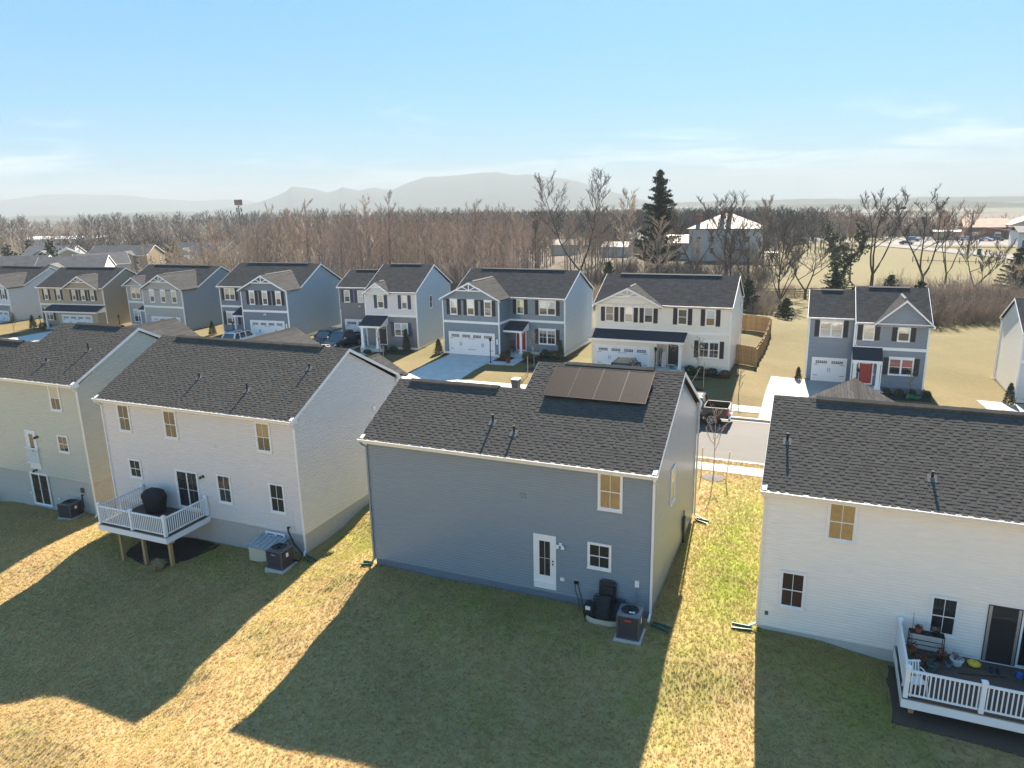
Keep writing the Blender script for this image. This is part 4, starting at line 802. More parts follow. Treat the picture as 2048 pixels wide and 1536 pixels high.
def front_house(label,X,Y,Z,yaw,W,D,he,body,sidem,split=None,found_m=None,proj=None,mm=None,bandz=3.32,lower=None,found=.28,vent=True,roof_slope=MF,Lx=None):
    """proj=(x0,x1,depth): a wing standing forward; split=(x,recess): part left of x stands back"""
    t=thing('house',label,'house',(X,Y,Z),yaw); oh=.3; og=.15; mm=mm or trim
    low=lower or body; fm=found_m or M['white_siding']
    zr=he+roof_slope*(D/2+oh)
    def wall_front(x0,x1,y,zt=he-.17,z0=found):
        for (a,b,m_) in ((z0,bandz,low),(bandz,zt,body)):
            w=MB(); lap_wall(w,(x0,y),(x1,y),rect(x1-x0,a,b),(0,-1),z00=a); w.build('front_wall',m_,t)
    sx,rec=split if split else (0,0)
    sd=MB()
    lap_wall(sd,(W,0),(W,D),[(0,found),(D,found),(D,he-.17),(D/2,zr-.19),(0,he-.17)],(1,0),z00=found)
    y0l=rec if split else 0; zl=he+roof_slope*((D-y0l)/2+oh)
    lap_wall(sd,(0,y0l),(0,D),[(0,found),(D-y0l,found),(D-y0l,he-.17),((D-y0l)/2,zl-.19),(0,he-.17)],(-1,0),z00=found)
    sd.poly([(0,D,found),(W,D,found),(W,D,he-.1),(0,D,he-.1)])
    if split: sd.poly([(sx,0,found),(sx,D,found),(sx,D,he-.1),(sx,D/2,zr-.15),(sx,0,he-.1)])
    sd.build('side_wall',sidem,t)
    if split: wall_front(0,sx,rec); wall_front(sx,W,0)
    elif proj:
        if proj[0]>.05: wall_front(0,proj[0],0)
        if proj[1]<W-.05: wall_front(proj[1],W,0)
    else: wall_front(0,W,0)
    f=MB(); i=.03; f.box((sx if split else 0)+i,W-i,i,D-i,-1.6,found-.003)
    if split: f.box(i,sx+i-.002,rec+i,D-i-.002,-1.6,found-.003)
    if proj: f.box(proj[0]+i,proj[1]-i,-proj[2]+i,i-.002,-1.6,found-.003)
    f.build('foundation',fm,t)
    tr=MB(); c=.06
    def cp(x,y,z1=he-.17,s=0): MB().box(x-c,x+c,y-.03,y+c*1.2,found,z1).build('corner_trim',mm,t)
    def bb(*a): MB().box(*a).build('belt_board',mm,t)
    if proj:
        x0,x1,pd=proj; wall_front(x0,x1,-pd)
        w=MB(); 
        if True: lap_wall(w,(x1,-pd),(x1,0),rect(pd,found,he-.17),(1,0),z00=found)
        w.build('side_wall',body if x1<W-.1 else sidem,t); w=MB(); lap_wall(w,(x0,-pd),(x0,0),rect(pd,found,he-.17),(-1,0),z00=found); w.build('side_wall',body,t)
        cp(x0,-pd); cp(x1,-pd); bb(x0+.06,x1-.06,-pd-.035,-pd-.001,bandz-.12,bandz+.12)
        if x0>.05: cp(0,0); bb(.06,x0,-.035,-.001,bandz-.12,bandz+.12)
        if x1<W-.05: cp(W,0); bb(x1+.02,W-.06,-.035,-.001,bandz-.12,bandz+.12); bb(x1+.001,x1+.035,-pd+.07,-.036,bandz-.12,bandz+.12)
    else:
        cp(W,0)
        if split: cp(0,rec); cp(sx,0); bb(sx+.06,W-.06,-.035,-.001,bandz-.12,bandz+.12)
        else: cp(0,0); bb(.06,W-.06,-.035,-.001,bandz-.12,bandz+.12)
    rb=MB()
    if split:
        yl=(D+rec)/2
        rb.slab([(-og,rec-oh,he),(sx,rec-oh,he),(sx,yl,zl),(-og,yl,zl)],.09); rb.slab([(sx,D+oh,he),(-og,D+oh,he),(-og,yl,zl),(sx,yl,zl)],.09)
        rb.slab([(sx,-oh,he),(W+og,-oh,he),(W+og,D/2,zr),(sx,D/2,zr)],.09); rb.slab([(W+og,D+oh,he),(sx,D+oh,he),(sx,D/2,zr),(W+og,D/2,zr)],.09)
    else:
        rb.slab([(-og,-oh,he),(W+og,-oh,he),(W+og,D/2,zr),(-og,D/2,zr)],.09); rb.slab([(W+og,D+oh,he),(-og,D+oh,he),(-og,D/2,zr),(W+og,D/2,zr)],.09)
    roof=rb.build('roof',rf_front,t)
    def vt(a,b,y,z):
        v=MB()
        for s in (-1,1): v.slab([(a,y,z+.09),(b,y,z+.09),(b,y+s*.2,z+.0),(a,y+s*.2,z+.0)] if s<0 else [(b,y,z+.09),(a,y,z+.09),(a,y+.2,z),(b,y+.2,z)],.04)
        v.build('ridge_vent',rf_dark,roof)
    if split: vt(.8,sx-.9,yl,zl); vt(sx+1,W-1.2,D/2,zr)
    else: vt(1.2,W-1.4,D/2,zr)
    # eaves
    if split:
        gutter(t,-og,sx-.03,rec-oh-.01,he,m=mm); gutter(t,sx,W+og,-oh-.01,he,m=mm)
    else: gutter(t,-og if not proj or proj[0]>.1 else proj[1]+.3,W+og if not proj or proj[1]<W-.1 else proj[0]-.3,-oh-.01,he,m=mm)
    sf=MB(); sf.box(-.1,W+.1,-oh+.004 if not split else -oh+.004,-.0,he-.19,he-.17) if not split else sf.box(sx,W+.1,-oh+.004,0,he-.19,he-.17); sf.build('soffit',mm,t)
    rake_board(t,W+og,-oh,D+oh,he,roof_slope,1,m=mm); rake_board(t,-og,y0l-oh,D+oh,he,roof_slope,-1,m=mm)
    if split: rake_board(t,sx,-oh,D+oh,he,roof_slope,-1,m=mm,h=.12)
    gutter(t,-og,W+og,D+oh+.01,he,face=1,m=mm)
    return t
def plate(t,x,z,y): MB().box(x,x+.16,y-.03,y-.001,z,z+.5).build('number_plate',trim,t)
# F6: blue house with the red door
f6=front_house('steel blue house with a red front door and wide concrete driveway',-34.68,66.58,.14,R(-1.3),12.04,8.45,5.7,sd_stblue,siding('steel_blue_siding_sky_sheen',(.33,.41,.49)),proj=(0,6.17,2.51),found_m=M['white_siding'],bandz=3.36)  # side walls: same blue siding, with grazing sky sheen painted in as paler colour
cross_gable(f6,0,6.17,-2.51-.28,5.66,.5,5.7,.3,sd_stblue,-2.51)
for x_,pp in ((.84,('blind','mid')),(2.74,('blind','dark')),(4.62,('mid','dark'))): wwin(f6,x_,4.06,.82,1.45,-2.51,shut,pp)
garage(f6,.58,5.7,.1,2.36,-2.51); plate(f6,5.85,1.3,-2.51)
wwin(f6,6.97,4.0,.8,1.42,0,shut,('yel','mid')); wwin(f6,9.36,4.0,1.78,1.4,0,shut,('blind','mid'),mull=2); wwin(f6,9.32,1.1,1.8,1.45,0,shut,('dark','dark'),mull=2,munt=True)
shed(f6,6.22,8.3,-1.75,0,2.66,3.32); post(f6,8.05,-1.55,.32,2.46); fdoor(f6,6.95,.36,0,reddoor,wreath=drygrass)
ps=MB(); ps.box(6.25,8.4,-1.9,-.001,-1,.3); ps.box(6.5,7.9,-2.2,-1.9,-1,.15); ps.build('porch_floor',conc,f6)
lamp(f6,6.35,2.1,0,white=False); downspout(f6,8.15,-1.75,2.6,.1,out=(.2,-.1),off=(0,.1)); downspout(f6,12.1,-.34,5.7,.0,out=(.1,-.2),off=(-.05,.29)); downspout(f6,12.12,8.78,5.7,.1,out=(.2,0),off=(0,-.3))
# F7: cream
f7=front_house('cream house with black shutters and a long dark roof over garage and porch',-18.5,63.0,.36,R(-.3),11.74,8.07,5.7,sd_cream,M['white_siding'],found_m=M['white_siding'],mm=trimc,bandz=3.38)
cross_gable(f7,.05,5.87,-.62,5.62,.49,5.7,.3,sd_cream,-.34,mm=trimc)
for x_,pp in ((.84,('mid','mid')),(2.6,('blind','dark')),(4.36,('blind','mid'))): wwin(f7,x_,4.05,.82,1.42,0,shut,pp,mt=trimc)
wwin(f7,7.3,4.03,.85,1.4,0,shut,('mid','mid'),mt=trimc); wwin(f7,9.65,4.02,.85,1.4,0,shut,('blind','brown'),mt=trimc); wwin(f7,9.2,1.25,1.72,1.44,0,shut,('dark','dark'),mull=2,munt=True,mt=trimc)
gw=MB(); lap_wall(gw,(-.0,-1.2),(5.75,-1.2),rect(5.75,.2,2.75),(0,-1),z00=.2); lap_wall(gw,(5.75,-1.2),(5.75,0),rect(1.2,.2,2.75),(1,0),z00=.2); lap_wall(gw,(0,-1.2),(0,0),rect(1.2,.2,2.75),(-1,0),z00=.2); gw.build('garage_wall',sd_cream,f7); MB().box(.03,5.72,-1.17,-.003,-1,.199).build('garage_footing',M['white_siding'],f7)
MB().box(5.68,5.8,-1.235,-1.1,.2,2.7).build('corner_trim',trimc,f7)
shed(f7,-.25,8.2,-1.6,0,2.82,3.4,mm=trimc); post(f7,7.85,-1.4,.4,2.62,mm=trimc); garage(f7,.35,5.2,.0,2.13,-1.2)
fdoor(f7,6.6,.45,0,blkdoor,w=.9,h=2.05,wreath=drygrass,mm=trimc); ps=MB(); ps.box(5.8,8.25,-1.6,-.001,-1,.38); ps.build('porch_floor',conc,f7)
downspout(f7,8.0,-1.66,2.75,.1,out=(.2,-.05),off=(0,.1),m=trimc); downspout(f7,11.8,-.34,5.7,-.1,out=(.1,-.2),off=(-.05,.29),m=trimc); downspout(f7,11.82,8.4,5.7,0,out=(.2,0),off=(0,-.3)); window(f7,6.2,4.1,.8,1.3,y=11.74,face=1,axis='y',panes=('dark','mid'),munt=False)
# F8
f8=front_house('dusk blue gabled house with red door and white porch posts standing alone on the right',-.6,64.1,-.38,R(1.2),8.7,8.45,5.5,siding('dusk_blue_siding',(.15,.20,.25)),M['dusk_blue_siding'],split=(3.43,1.65),found_m=M['dusk_blue_siding'],bandz=3.38,found=.2)
cross_gable(f8,5.0,8.72,-.62,5.42,.93,5.5,.3,M['dusk_blue_siding'],-.34,bracket=False)
wwin(f8,.82,3.84,1.8,1.36,1.65,shut,('blind','blind'),mull=2,head=.12); garage(f8,.42,3.15,.0,2.07,1.65,bays=2)
wwin(f8,4.02,4.02,.84,1.4,0,shut,('blind','blind')); wwin(f8,6.5,4.02,.9,1.4,0,shut,('blind','mid')); wwin(f8,6.1,1.28,1.78,1.36,0,shut,('red','dark'),mull=2)
shed(f8,3.35,5.55,-1.3,0,2.64,3.45); post(f8,3.6,-1.1,.3,2.44,w=.22,taper=.03); post(f8,5.3,-1.1,.3,2.44,w=.22,taper=.03); fdoor(f8,4.02,.42,0,reddoor,w=.93,h=2.03)
ps=MB(); ps.box(3.4,5.6,-1.4,-.001,-1,.28); ps.box(3.7,4.95,-1.75,-1.4,-1,.13); ps.build('porch_floor',conc,f8); MB().box(4.05,4.95,-.9,-.35,.281,.30).build('doormat',blk,f8)
downspout(f8,3.5,-.34,5.5,3.5,out=(.05,-.1),off=(.05,.3)); downspout(f8,5.5,-1.35,2.6,.0,out=(.3,-.05),off=(0,.1)); MB().box(5.03,5.1,-.02,0,1.1,1.3).build('doorbell',trim,f8)
# F9
f9=front_house('white house at the right edge with tan shaded garage front',14.87,66.7,-1.24,0,10.5,8.0,5.6,sd_pale,sd_white,found_m=M['white_siding'],proj=None)
garage(f9,.7,5.6,.0,2.3,0); wwin(f9,1.6,4.0,.9,1.4,0,shut); downspout(f9,-.05,8.35,5.6,0,out=(-.1,0),off=(0,-.3))
# F5
f5=front_house('narrow two-tone house, pale grey above and dark grey below, with a white-posted porch',-49.29,64.05,.03,R(5.4),10.94,9.4,6.1,sd_pale,siding('pale_grey_siding_sky_sheen',(.42,.48,.52)),split=(5.05,3.4),lower=sd_dgrey,found_m=M['white_siding'],bandz=3.6,roof_slope=.49)  # bluish side colour is sky reflection painted onto the pale siding
f5l=MB(); lap_wall(f5l,(0,3.37),(5.02,3.37),rect(5.02,3.6,5.92),(0,-1),z00=3.6); f5l.build('front_wall',sd_dgrey,f5)
cross_gable(f5,5.35,7.9,-.55,6.0,.72,6.1,.3,sd_pale,-.34,rf=rf_front)
wwin(f5,.62,4.4,.75,1.35,3.35,shutb,('blind','mid'),sw=.32,head=0); wwin(f5,2.3,4.4,.75,1.35,3.35,shutb,('blind','blind'),sw=.32,head=0)
wwin(f5,6.5,4.35,.76,1.42,0,shutb,('blind','mid'),head=0); wwin(f5,9.28,4.32,.7,1.4,0,shutb,('blind','mid'),head=0); wwin(f5,8.32,1.45,1.56,1.4,0,shutb,('blind','dark'),mull=2,head=0)
garage(f5,.5,3.6,.1,2.5,3.35,bays=2); shed(f5,5.1,7.65,-1.9,0,2.8,3.6); post(f5,5.45,-1.7,.4,2.6,w=.24,taper=.04); post(f5,7.2,-1.7,.4,2.6,w=.24,taper=.04)
fdoor(f5,6.45,.5,0,blkdoor,w=.9); ps=MB(); ps.box(5.2,7.7,-1.95,-.001,-1,.38); ps.box(5.5,6.8,-2.3,-1.95,-1,.2); ps.build('porch_floor',conc,f5); lamp(f5,2.5,4.0,3.35)
window(f5,3.3,3.95,.75,1.4,y=10.94,face=1,axis='y',panes=('dark','mid'),munt=False)
# F4
f4=front_house('navy blue house with a white pickup-height car port drive and black shutters, third from the left',-65.29,65.62,.33,R(4.6),11.15,8.55,5.7,sd_blue,siding('blue_siding_sky_sheen',(.27,.33,.375)),proj=(5.2,11.15,2.77),found_m=M['white_siding'],bandz=3.33)  # side siding lightened in colour to stand for its sheen from the sky
f4['label']='navy blue house with dark shutters and a white car on its driveway'
cross_gable(f4,5.2,11.15,-3.05,5.66,.52,5.7,.3,sd_blue,-2.77)
for x_ in (6.3,8.0,9.75): wwin(f4,x_,4.05,.72,1.45,-2.77,shut,('blind','mid'))
garage(f4,6.08,10.6,.1,2.3,-2.77); plate(f4,10.75,1.5,-2.77); lamp(f4,8.2,3.0,-2.77)
wwin(f4,.66,4.05,1.5,1.4,0,shut,('blind','mid'),mull=2); wwin(f4,.62,1.18,1.55,1.45,0,shut,('blind','dark'),mull=2)
shed(f4,2.7,5.17,-1.6,0,2.6,3.3); post(f4,2.95,-1.4,.3,2.4); fdoor(f4,3.6,.36,0,blkdoor); MB().box(2.7,5.15,-1.7,-.001,-1,.3).build('porch_floor',conc,f4)
# F3
f3=front_house('grey house with two front gables and three narrow unshuttered upper windows',-85.2,69.4,-.22,R(1.1),12.4,8.4,5.45,sd_grey,siding('dusty_grey_blue_siding',(.26,.29,.31)),proj=(5.9,12.4,2.77),found_m=M['white_siding'],bandz=3.2)
cross_gable(f3,5.9,12.4,-3.05,5.4,.53,5.45,.3,sd_grey,-2.77); cross_gable(f3,.1,3.4,-.6,5.4,.6,5.45,.3,sd_grey,-.34,bracket=False)
for x_ in (7.1,8.95,10.75): wwin(f3,x_,3.75,.8,1.5,-2.77,None,('blind','mid'))
garage(f3,6.9,11.7,.05,1.95,-2.77); wwin(f3,.75,3.6,1.65,1.55,0,None,('blind','dark'),mull=2); wwin(f3,.7,.5,1.5,1.65,0,None,('blind','dark'),mull=2)
shed(f3,3.2,5.87,-1.5,0,2.5,3.15); post(f3,3.45,-1.3,.3,2.3); fdoor(f3,4.2,.36,0,reddoor if False else blkdoor); MB().box(3.2,5.85,-1.6,-.001,-1,.3).build('porch_floor',conc,f3); lamp(f3,6.3,2.2,-2.77)
# F2
f2=front_house('tan house with brown-black shutters and a long dark garage roof, second from the left',-98.6,66.5,-.66,R(6.2),11.0,8.5,5.55,sd_tan,M['tan_siding'],found_m=M['tan_siding'],mm=trimc,bandz=3.25)
cross_gable(f2,4.9,10.5,-.62,5.5,.55,5.55,.3,sd_tan,-.34,mm=trimc)
for x_ in (1.0,3.15,5.8,7.35,8.9): wwin(f2,x_,3.85,.66,1.42,0,shut,('blind','mid'),sw=.3)
wwin(f2,.6,1.05,1.35,1.5,0,shut,('blind','dark'),mull=2); gw=MB(); lap_wall(gw,(4.3,-1.2),(10.9,-1.2),rect(6.6,.2,2.6),(0,-1),z00=.2); lap_wall(gw,(10.9,-1.2),(10.9,0),rect(1.2,.2,2.6),(1,0),z00=.2); lap_wall(gw,(4.3,-1.2),(4.3,0),rect(1.2,.2,2.6),(-1,0),z00=.2); gw.build('garage_wall',sd_tan,f2); MB().box(4.33,10.87,-1.17,-.003,-1,.199).build('garage_footing',M['tan_siding'],f2)
shed(f2,2.0,11.1,-1.6,0,2.62,3.25,mm=trimc); post(f2,2.3,-1.4,.3,2.4,mm=trimc); garage(f2,4.8,9.9,.0,2.1,-1.2); fdoor(f2,3.0,.36,0,blkdoor,mm=trimc); MB().box(2.0,4.28,-1.6,-.001,-1,.3).build('porch_floor',conc,f2)
# F1
f1=front_house('pale grey house with blue shutters cut off by the left edge',-107.4-11.5,70.5,-1.28,0,11.5,8.5,5.7,sd_pale,M['pale_grey_siding'],proj=(5.4,11.5,2.5),lower=sd_dgrey,found_m=M['white_siding'],bandz=3.2)
cross_gable(f1,5.4,11.5,-2.8,5.66,.5,5.7,.3,sd_pale,-2.5)
for x_ in (6.4,8.2,10.1): wwin(f1,x_,4.0,.7,1.42,-2.5,shutb,('blind','mid'),sw=.3)
garage(f1,6.1,10.9,.1,2.3,-2.5)
# second-row roofs at the far left
def far_house(label,X,Y,Z,yaw,W,D,he,wm,rm,hip=False,wins=3,gable=None,slope=.5):
    t=thing('house',label,'house',(X,Y,Z),yaw); mb=MB(); zr=he+slope*(D/2+.3); 
    mb.box(0,W,0,D,-3,he-.1)
    if not hip: mb.poly([(W,0,he-.1),(W,D,he-.1),(W,D/2,zr-.15)]); mb.poly([(0,D,he-.1),(0,0,he-.1),(0,D/2,zr-.15)])
    mb.build('wall',wm,t); rb=MB()
    if hip:
        o=.3; h=D/2; P=[(-o,-o,he),(W+o,-o,he),(W+o,D+o,he),(-o,D+o,he),(h,D/2,zr),(W-h,D/2,zr)]
        for q in ((0,1,5,4),(1,2,5),(2,3,4,5),(3,0,4)): rb.slab([P[i] for i in q],.12)
    else: rb.slab([(-.15,-.3,he),(W+.15,-.3,he),(W+.15,D/2,zr),(-.15,D/2,zr)],.12); rb.slab([(W+.15,D+.3,he),(-.15,D+.3,he),(-.15,D/2,zr),(W+.15,D/2,zr)],.12)
    rb.build('roof',rm,t)
    if not hip: rake_board(t,W+.15,-.3,D+.3,he,slope,1,m=trimc,h=.2); rake_board(t,-.15,-.3,D+.3,he,slope,-1,m=trimc,h=.2)
    MB().box(-.1,W+.1,-.34,-.3,he-.2,he+.0).build('fascia',trimc,t)
    for k in range(wins):
        for zz in (1.0,3.9):
            if zz<he-1.5: window(t,W*(k+.5)/wins-.45,zz,.9,1.4,y=0,panes=('blind','mid'),munt=False)
    for k in range(2):
        if he>5: window(t,D*(k+.6)/2-.8,3.9,.8,1.3,y=W,face=1,axis='y',panes=('blind','dark'),munt=False)
    if gable:
        x0,x1,yf=gable; xm=(x0+x1)/2; zp=he+slope*((x1-x0)/2+.3); yi=(zp-he)/slope-.3; g=MB(); g.slab([(x0-.3,yf,he),(xm,yf,zp),(xm,yi,zp),(x0-.3,-.3,he)],.12); g.slab([(xm,yf,zp),(x1+.3,yf,he),(x1+.3,-.3,he),(xm,yi,zp)],.12); g.build('cross_gable_roof',rm,t); w=MB(); w.box(x0,x1,yf+.3,0,-3,he-.1); w.poly([(x0,yf+.3,he-.1),(x1,yf+.3,he-.1),(xm,yf+.3,zp-.2)]); w.build('gable_wall',wm,t)
        truss(t,xm,yf+.1,zp-.1,(x1-x0)/4,slope,trimc)
    return t
# ------------------------------------------------------------ far-left second street
FHs=[('grey-roofed house with white garage end just behind the tan house, far left',-137.5,92.5,-1.6,R(38),12,9,5.4,whitewall,farroof,False,3,(1,6,-2)),
('cream-edged gabled house at the far left edge behind the first row',-158,97,-2.2,R(30),10,9,5.6,sd_cream,farroof,False,3,None),
('long grey-roofed house with a small white gable in the middle of the far-left cluster',-176,133,-3,R(20),16,9,6.2,sd_tan,farroof,False,3,(9,13,-1.5)),
('brown gabled house between grey roofs in the far-left cluster',-195,136,-3.2,R(-35),12,9,5.8,sd_tan,farroof2,False,2,None),
('wide hip-roofed blue-grey house nearest the wood in the far-left cluster',-141,128,-3,R(12),14,11,6,sd_grey,farroof,True,3,(2,6,-1.5)),
('grey house with twin little gables at the back of the far-left cluster',-168,152,-3.4,R(8),17,9,6.4,sd_grey,farroof,False,3,(3,7,-1.5)),
('pale roofed house partly hidden by tan bare trees, far left',-128,146,-3.2,R(5),15,9,6,sd_lgrey,farroof,False,3,(8,12,-1.5)),
('dark-roofed house farthest left behind the cluster',-222,147,-4,R(25),14,9,6,sd_lgrey,farroof2,False,3,(4,8,-1.5)),
('grey gable-end house in front of the tan bare trees, far left',-156,115,-2.6,R(58),11,9,5.2,sd_grey,farroof,False,2,None)]
for i,f in enumerate(FHs): far_house(*f[:10],hip=f[10],wins=f[11],gable=f[12])
o=far_house('low white commercial building on the horizon at the far left',-395,262,-6,R(10),48,20,6,whitewall,whitewall,False,6,None,slope=.1)
# telecom / floodlight mast
t=thing('mast','slim mast topped by a square rust-red panel box above the wood on the left','mast',(-225,242,G(-225,242)))
mb=MB(); mb.tube([(0,0,0),(0,0,20)],[.35,.2],8); mb.build('pole',dkgrey,t); mb=MB(); mb.box(-1.3,1.3,-.9,.9,20.2,22.4); mb.build('panel_box',rust,t); mb=MB(); mb.bar((-1,0,20.2),(1,0,18.6),.12); mb.bar((1,0,20.2),(-1,0,18.6),.12); mb.box(-1.3,-1.0,-.2,.2,17.6,19.2); mb.box(1.0,1.3,-.2,.2,17.6,19.2); mb.build('antenna',dkgrey,t)
# ------------------------------------------------------------ farmhouse and sheds in the trees
fz=G(-26,208)
t=thing('farmhouse','pale stuccoed farmhouse with a pink-tan hipped metal roof and brick chimneys behind the trees','house',(-34.2,205,fz)); hz=6.6-fz
MB().box(0,18.2,0,13,-1,hz).build('wall',stucco,t); rb=MB(); P=[(-.6,-.6,hz),(18.9,-.6,hz),(18.9,13.6,hz),(-.6,13.6,hz),(8.2,6.5,hz+3.9),(10,6.5,hz+3.9)]
for q in ((0,1,5,4),(1,2,5),(2,3,4,5),(3,0,4)): rb.slab([P[i] for i in q],.15)
rb.build('roof',copper,t)
sm=MB()
for k in range(24):
    x=-.4+k*.8
    if x<8.2: z2=hz+3.9*(x+.6)/8.8; y2=-.6+(x+.6)/8.8*7.1
    else: z2=hz+3.9*(18.9-x)/8.9 if x>10 else hz+3.9; y2=-.6+7.1*min(1,(18.9-x)/8.9)
    sm.bar((x,-.6,hz+.03),(x,y2,z2+.03),.05,.06)
sm.build('roof_seams',copper,t)
for x,y,h_ in ((7.4,5.5,1.8),(9.4,4.4,2.0),(1.4,3,3.0)):
    m=MB(); zb=hz+(2.6 if x>5 else .4); m.box(x,x+1.1,y,y+.7,zb,zb+h_); m.box(x-.08,x+1.18,y-.08,y+.78,zb+h_,zb+h_+.2); m.build('chimney',brickr,t)
for x in (2,5.6,11,14.8):
    for z in (2.0,5.0): window(t,x,z,1.1,1.6,y=0,panes=('dark','dark'),munt=False,mt=stucco)
MB().box(10.5,16.5,-3,-.01,3.2,3.4).build('porch_roof',dkgrey,t)
for x in (10.7,13.4,16.3): MB().box(x-.12,x+.12,-2.9,-2.66,-1,3.2).build('porch_post',stucco,t)
far_house('low side wing building with tan metal roof left of the farmhouse',-43.5,209,fz,0,9,9,4.6,stucco,copper,False,2,None,slope=.42)
def shed_(label,X,Y,yaw,W,D,he,wm,rm,sl=.35): return far_house(label,X,Y,G(X,Y),yaw,W,D,he,wm,rm,False,0,None,slope=sl)
shed_('long low barn with pinkish metal roof seen between bare trunks',-62,216,0,8,7,3.0,stucco,copper); shed_('shed with sunlit white roof among the trees left of the big bare tree',-86,238,R(8),9,8,4.0,stucco,copper)
shed_('small tan gabled shed glimpsed low in the wood behind the blue house',-72,158,R(-20),7,6,2.6,stucco,copper,.5); shed_('grey barn behind the big bare tree',-64,245,R(-10),12,9,5,rust,copper,.5)
MB_=MB(); 
t=thing('garden_pergola','small white-topped frame shelter right of the farmhouse','pergola',(-14.2,196,G(-14,196))); MB().box(0,3.6,0,3,2.9,3.05).build('roof',whitewall,t)
for a in (.1,3.4):
    for b in (.1,2.8): MB().box(a-.08,a+.08,b-.08,b+.08,-.5,2.9).build('post',stucco,t)
# ------------------------------------------------------------ road, lots and buildings on the right
rd2=MB(); pts=[(-30,420),(-5,330),(20,295),(34,270),(48,243),(66,205),(92,165)]
for i in range(len(pts)-1):
    a=Vector(pts[i]); b=Vector(pts[i+1]); n=int((b-a).length/6)+1
    for k in range(n):
        p=a+(b-a)*k/n; q=a+(b-a)*(k+1)/n; d=(b-a).normalized(); s=Vector((-d.y,d.x))*5.5
        W2=[p-s,q-s,q+s,p+s]; rd2.poly([(v.x,v.y,G(v.x,v.y)+.12) for v in W2])
struct(rd2.build('country_road',asph2))
lot=MB(); drape(lot,22,120,292,352,.16,16,10); struct(lot.build('car_park',asph2))
vg=MB(); drape(vg,30,90,284,290,.2,12,1); vg.build('verge',turf)['kind']='structure'
def bldg(label,X,Y,W,D,he,wm,rm,sl=.4,yaw=0,ends=False,openings=0):
    t=thing('building',label,'building',(X,Y,G(X,Y)),yaw); MB().box(0,W,0,D,-1,he).build('wall',wm,t); rb=MB()
    if ends:
        rb.slab([(-.5,-.5,he),(W/2,-.5,he+sl*W/2),(W/2,D+.5,he+sl*W/2),(-.5,D+.5,he)],.2); rb.slab([(W/2,-.5,he+sl*W/2),(W+.5,-.5,he),(W+.5,D+.5,he),(W/2,D+.5,he+sl*W/2)],.2); g=MB(); g.add([(0,0,he),(W,0,he),(W/2,0,he+sl*W/2-.1)],[(0,1,2)]); g.build('gable_wall',wm,t); MB().box(W*.4,W*.6,-.03,0,he+.3,he+1.2).build('gable_vent',dkgrey,t)
    else: rb.slab([(-.5,-.5,he),(W+.5,-.5,he),(W+.5,D/2,he+sl*D/2),(-.5,D/2,he+sl*D/2)],.2); rb.slab([(W+.5,D+.5,he),(-.5,D+.5,he),(-.5,D/2,he+sl*D/2),(W+.5,D/2,he+sl*D/2)],.2)
    rb.build('roof',rm,t)
    for k in range(openings):
        x=W*(k+.5)/openings-.9; MB().frame(x-.15,x+1.95,0,2.7,.15,-.12,0).build('opening_frame',trim,t); MB().box(x,x+1.8,-.05,-.01,.1,2.55).build('doorway',g_dark,t)
    return t
bldg('pale grey-white shop building by the road at the right edge',57.5,283,16,14,5.0,whitewall,farroof2,.25,openings=4)
bldg('brown-roofed building with a wide street-facing gable behind the pale shop',64,330,20,16,5.5,sd_tan,rust,.4,ends=True,openings=2)
bldg('long brown-roofed building with posts behind the parked cars',50,336,15,14,4.5,brickr,rust,.45,openings=2)
bldg('long rust-roofed hall behind the shops, right edge',80,350,40,16,5.5,sd_grey,rust,.5,openings=3)
bldg('steep blue-grey roofed hall seen through the bare tree on the right',33,372,12,18,4,sd_dgrey,farroof,.7,ends=True)
bldg('low white-roofed hut across the road on the right',39,330,9,6,3.2,sd_grey,whitewall,.15)

# utility pole and wires
pz=G(39.6,254.8); t=thing('utility_pole','tall wooden utility pole with crossarm beside the country road','utility pole',(39.6,254.8,pz))
m=MB(); m.tube([(0,0,-1),(0,0,12.4)],[.28,.19],8); m.build('pole',polew,t); m=MB(); m.bar((-1.3,0,11.6),(1.3,0,11.6),.14); m.bar((-1.0,0,9.2),(1.0,0,9.2),.12); m.build('crossarm',polew,t); m=MB(); m.tube([(.42,0,8.4),(.42,0,9.5)],.28,8); m.box(-.7,-.3,-.3,.3,6.2,7.6); m.build('transformer',dkgrey,t)
m=MB()
for x in (-1.2,0,1.2): m.tube([(x,0,11.66),(x,0,11.9)],.06,6)
m.build('insulator',boot,t)
t2=thing('utility_pole','second utility pole half hidden in the trees left of the road bend','utility pole',(9,322,G(9,322))); m=MB(); m.tube([(0,0,-1),(0,0,12)],[.26,.18],8); m.bar((-1.2,0,11.4),(1.2,0,11.4),.14); m.build('pole',polew,t2)
t3=thing('utility_pole','nearest utility pole just beyond the right edge','utility pole',(66,215,G(66,215))); m=MB(); m.tube([(0,0,-1),(0,0,13)],[.28,.19],8); m.bar((-1.2,0,12.2),(1.2,0,12.2),.14); m.build('pole',polew,t3)
def wire_(a,b,sag,lab):
    m=MB(); pts=[]
    for k in range(17):
        u=k/16; pts.append((a[0]+(b[0]-a[0])*u,a[1]+(b[1]-a[1])*u,a[2]+(b[2]-a[2])*u-sag*4*u*(1-u)))
    m.tube(pts,.035,4); tag(m.build('overhead_wire',wire),lab,'wire','overhead wires along the country road')
for dx,dz in ((-1.2,11.9),(0,12.3),(1.2,11.9),(0,9.3),(.3,8.3)):
    wire_((39.6+dx,254.8,pz+dz),(9+dx,322,G(9,322)+dz-.3),1.8,'overhead wire running left from the tall utility pole'); wire_((39.6+dx,254.8,pz+dz),(66+dx,215,G(66,215)+dz+.4),1.4,'overhead wire running right from the tall utility pole')
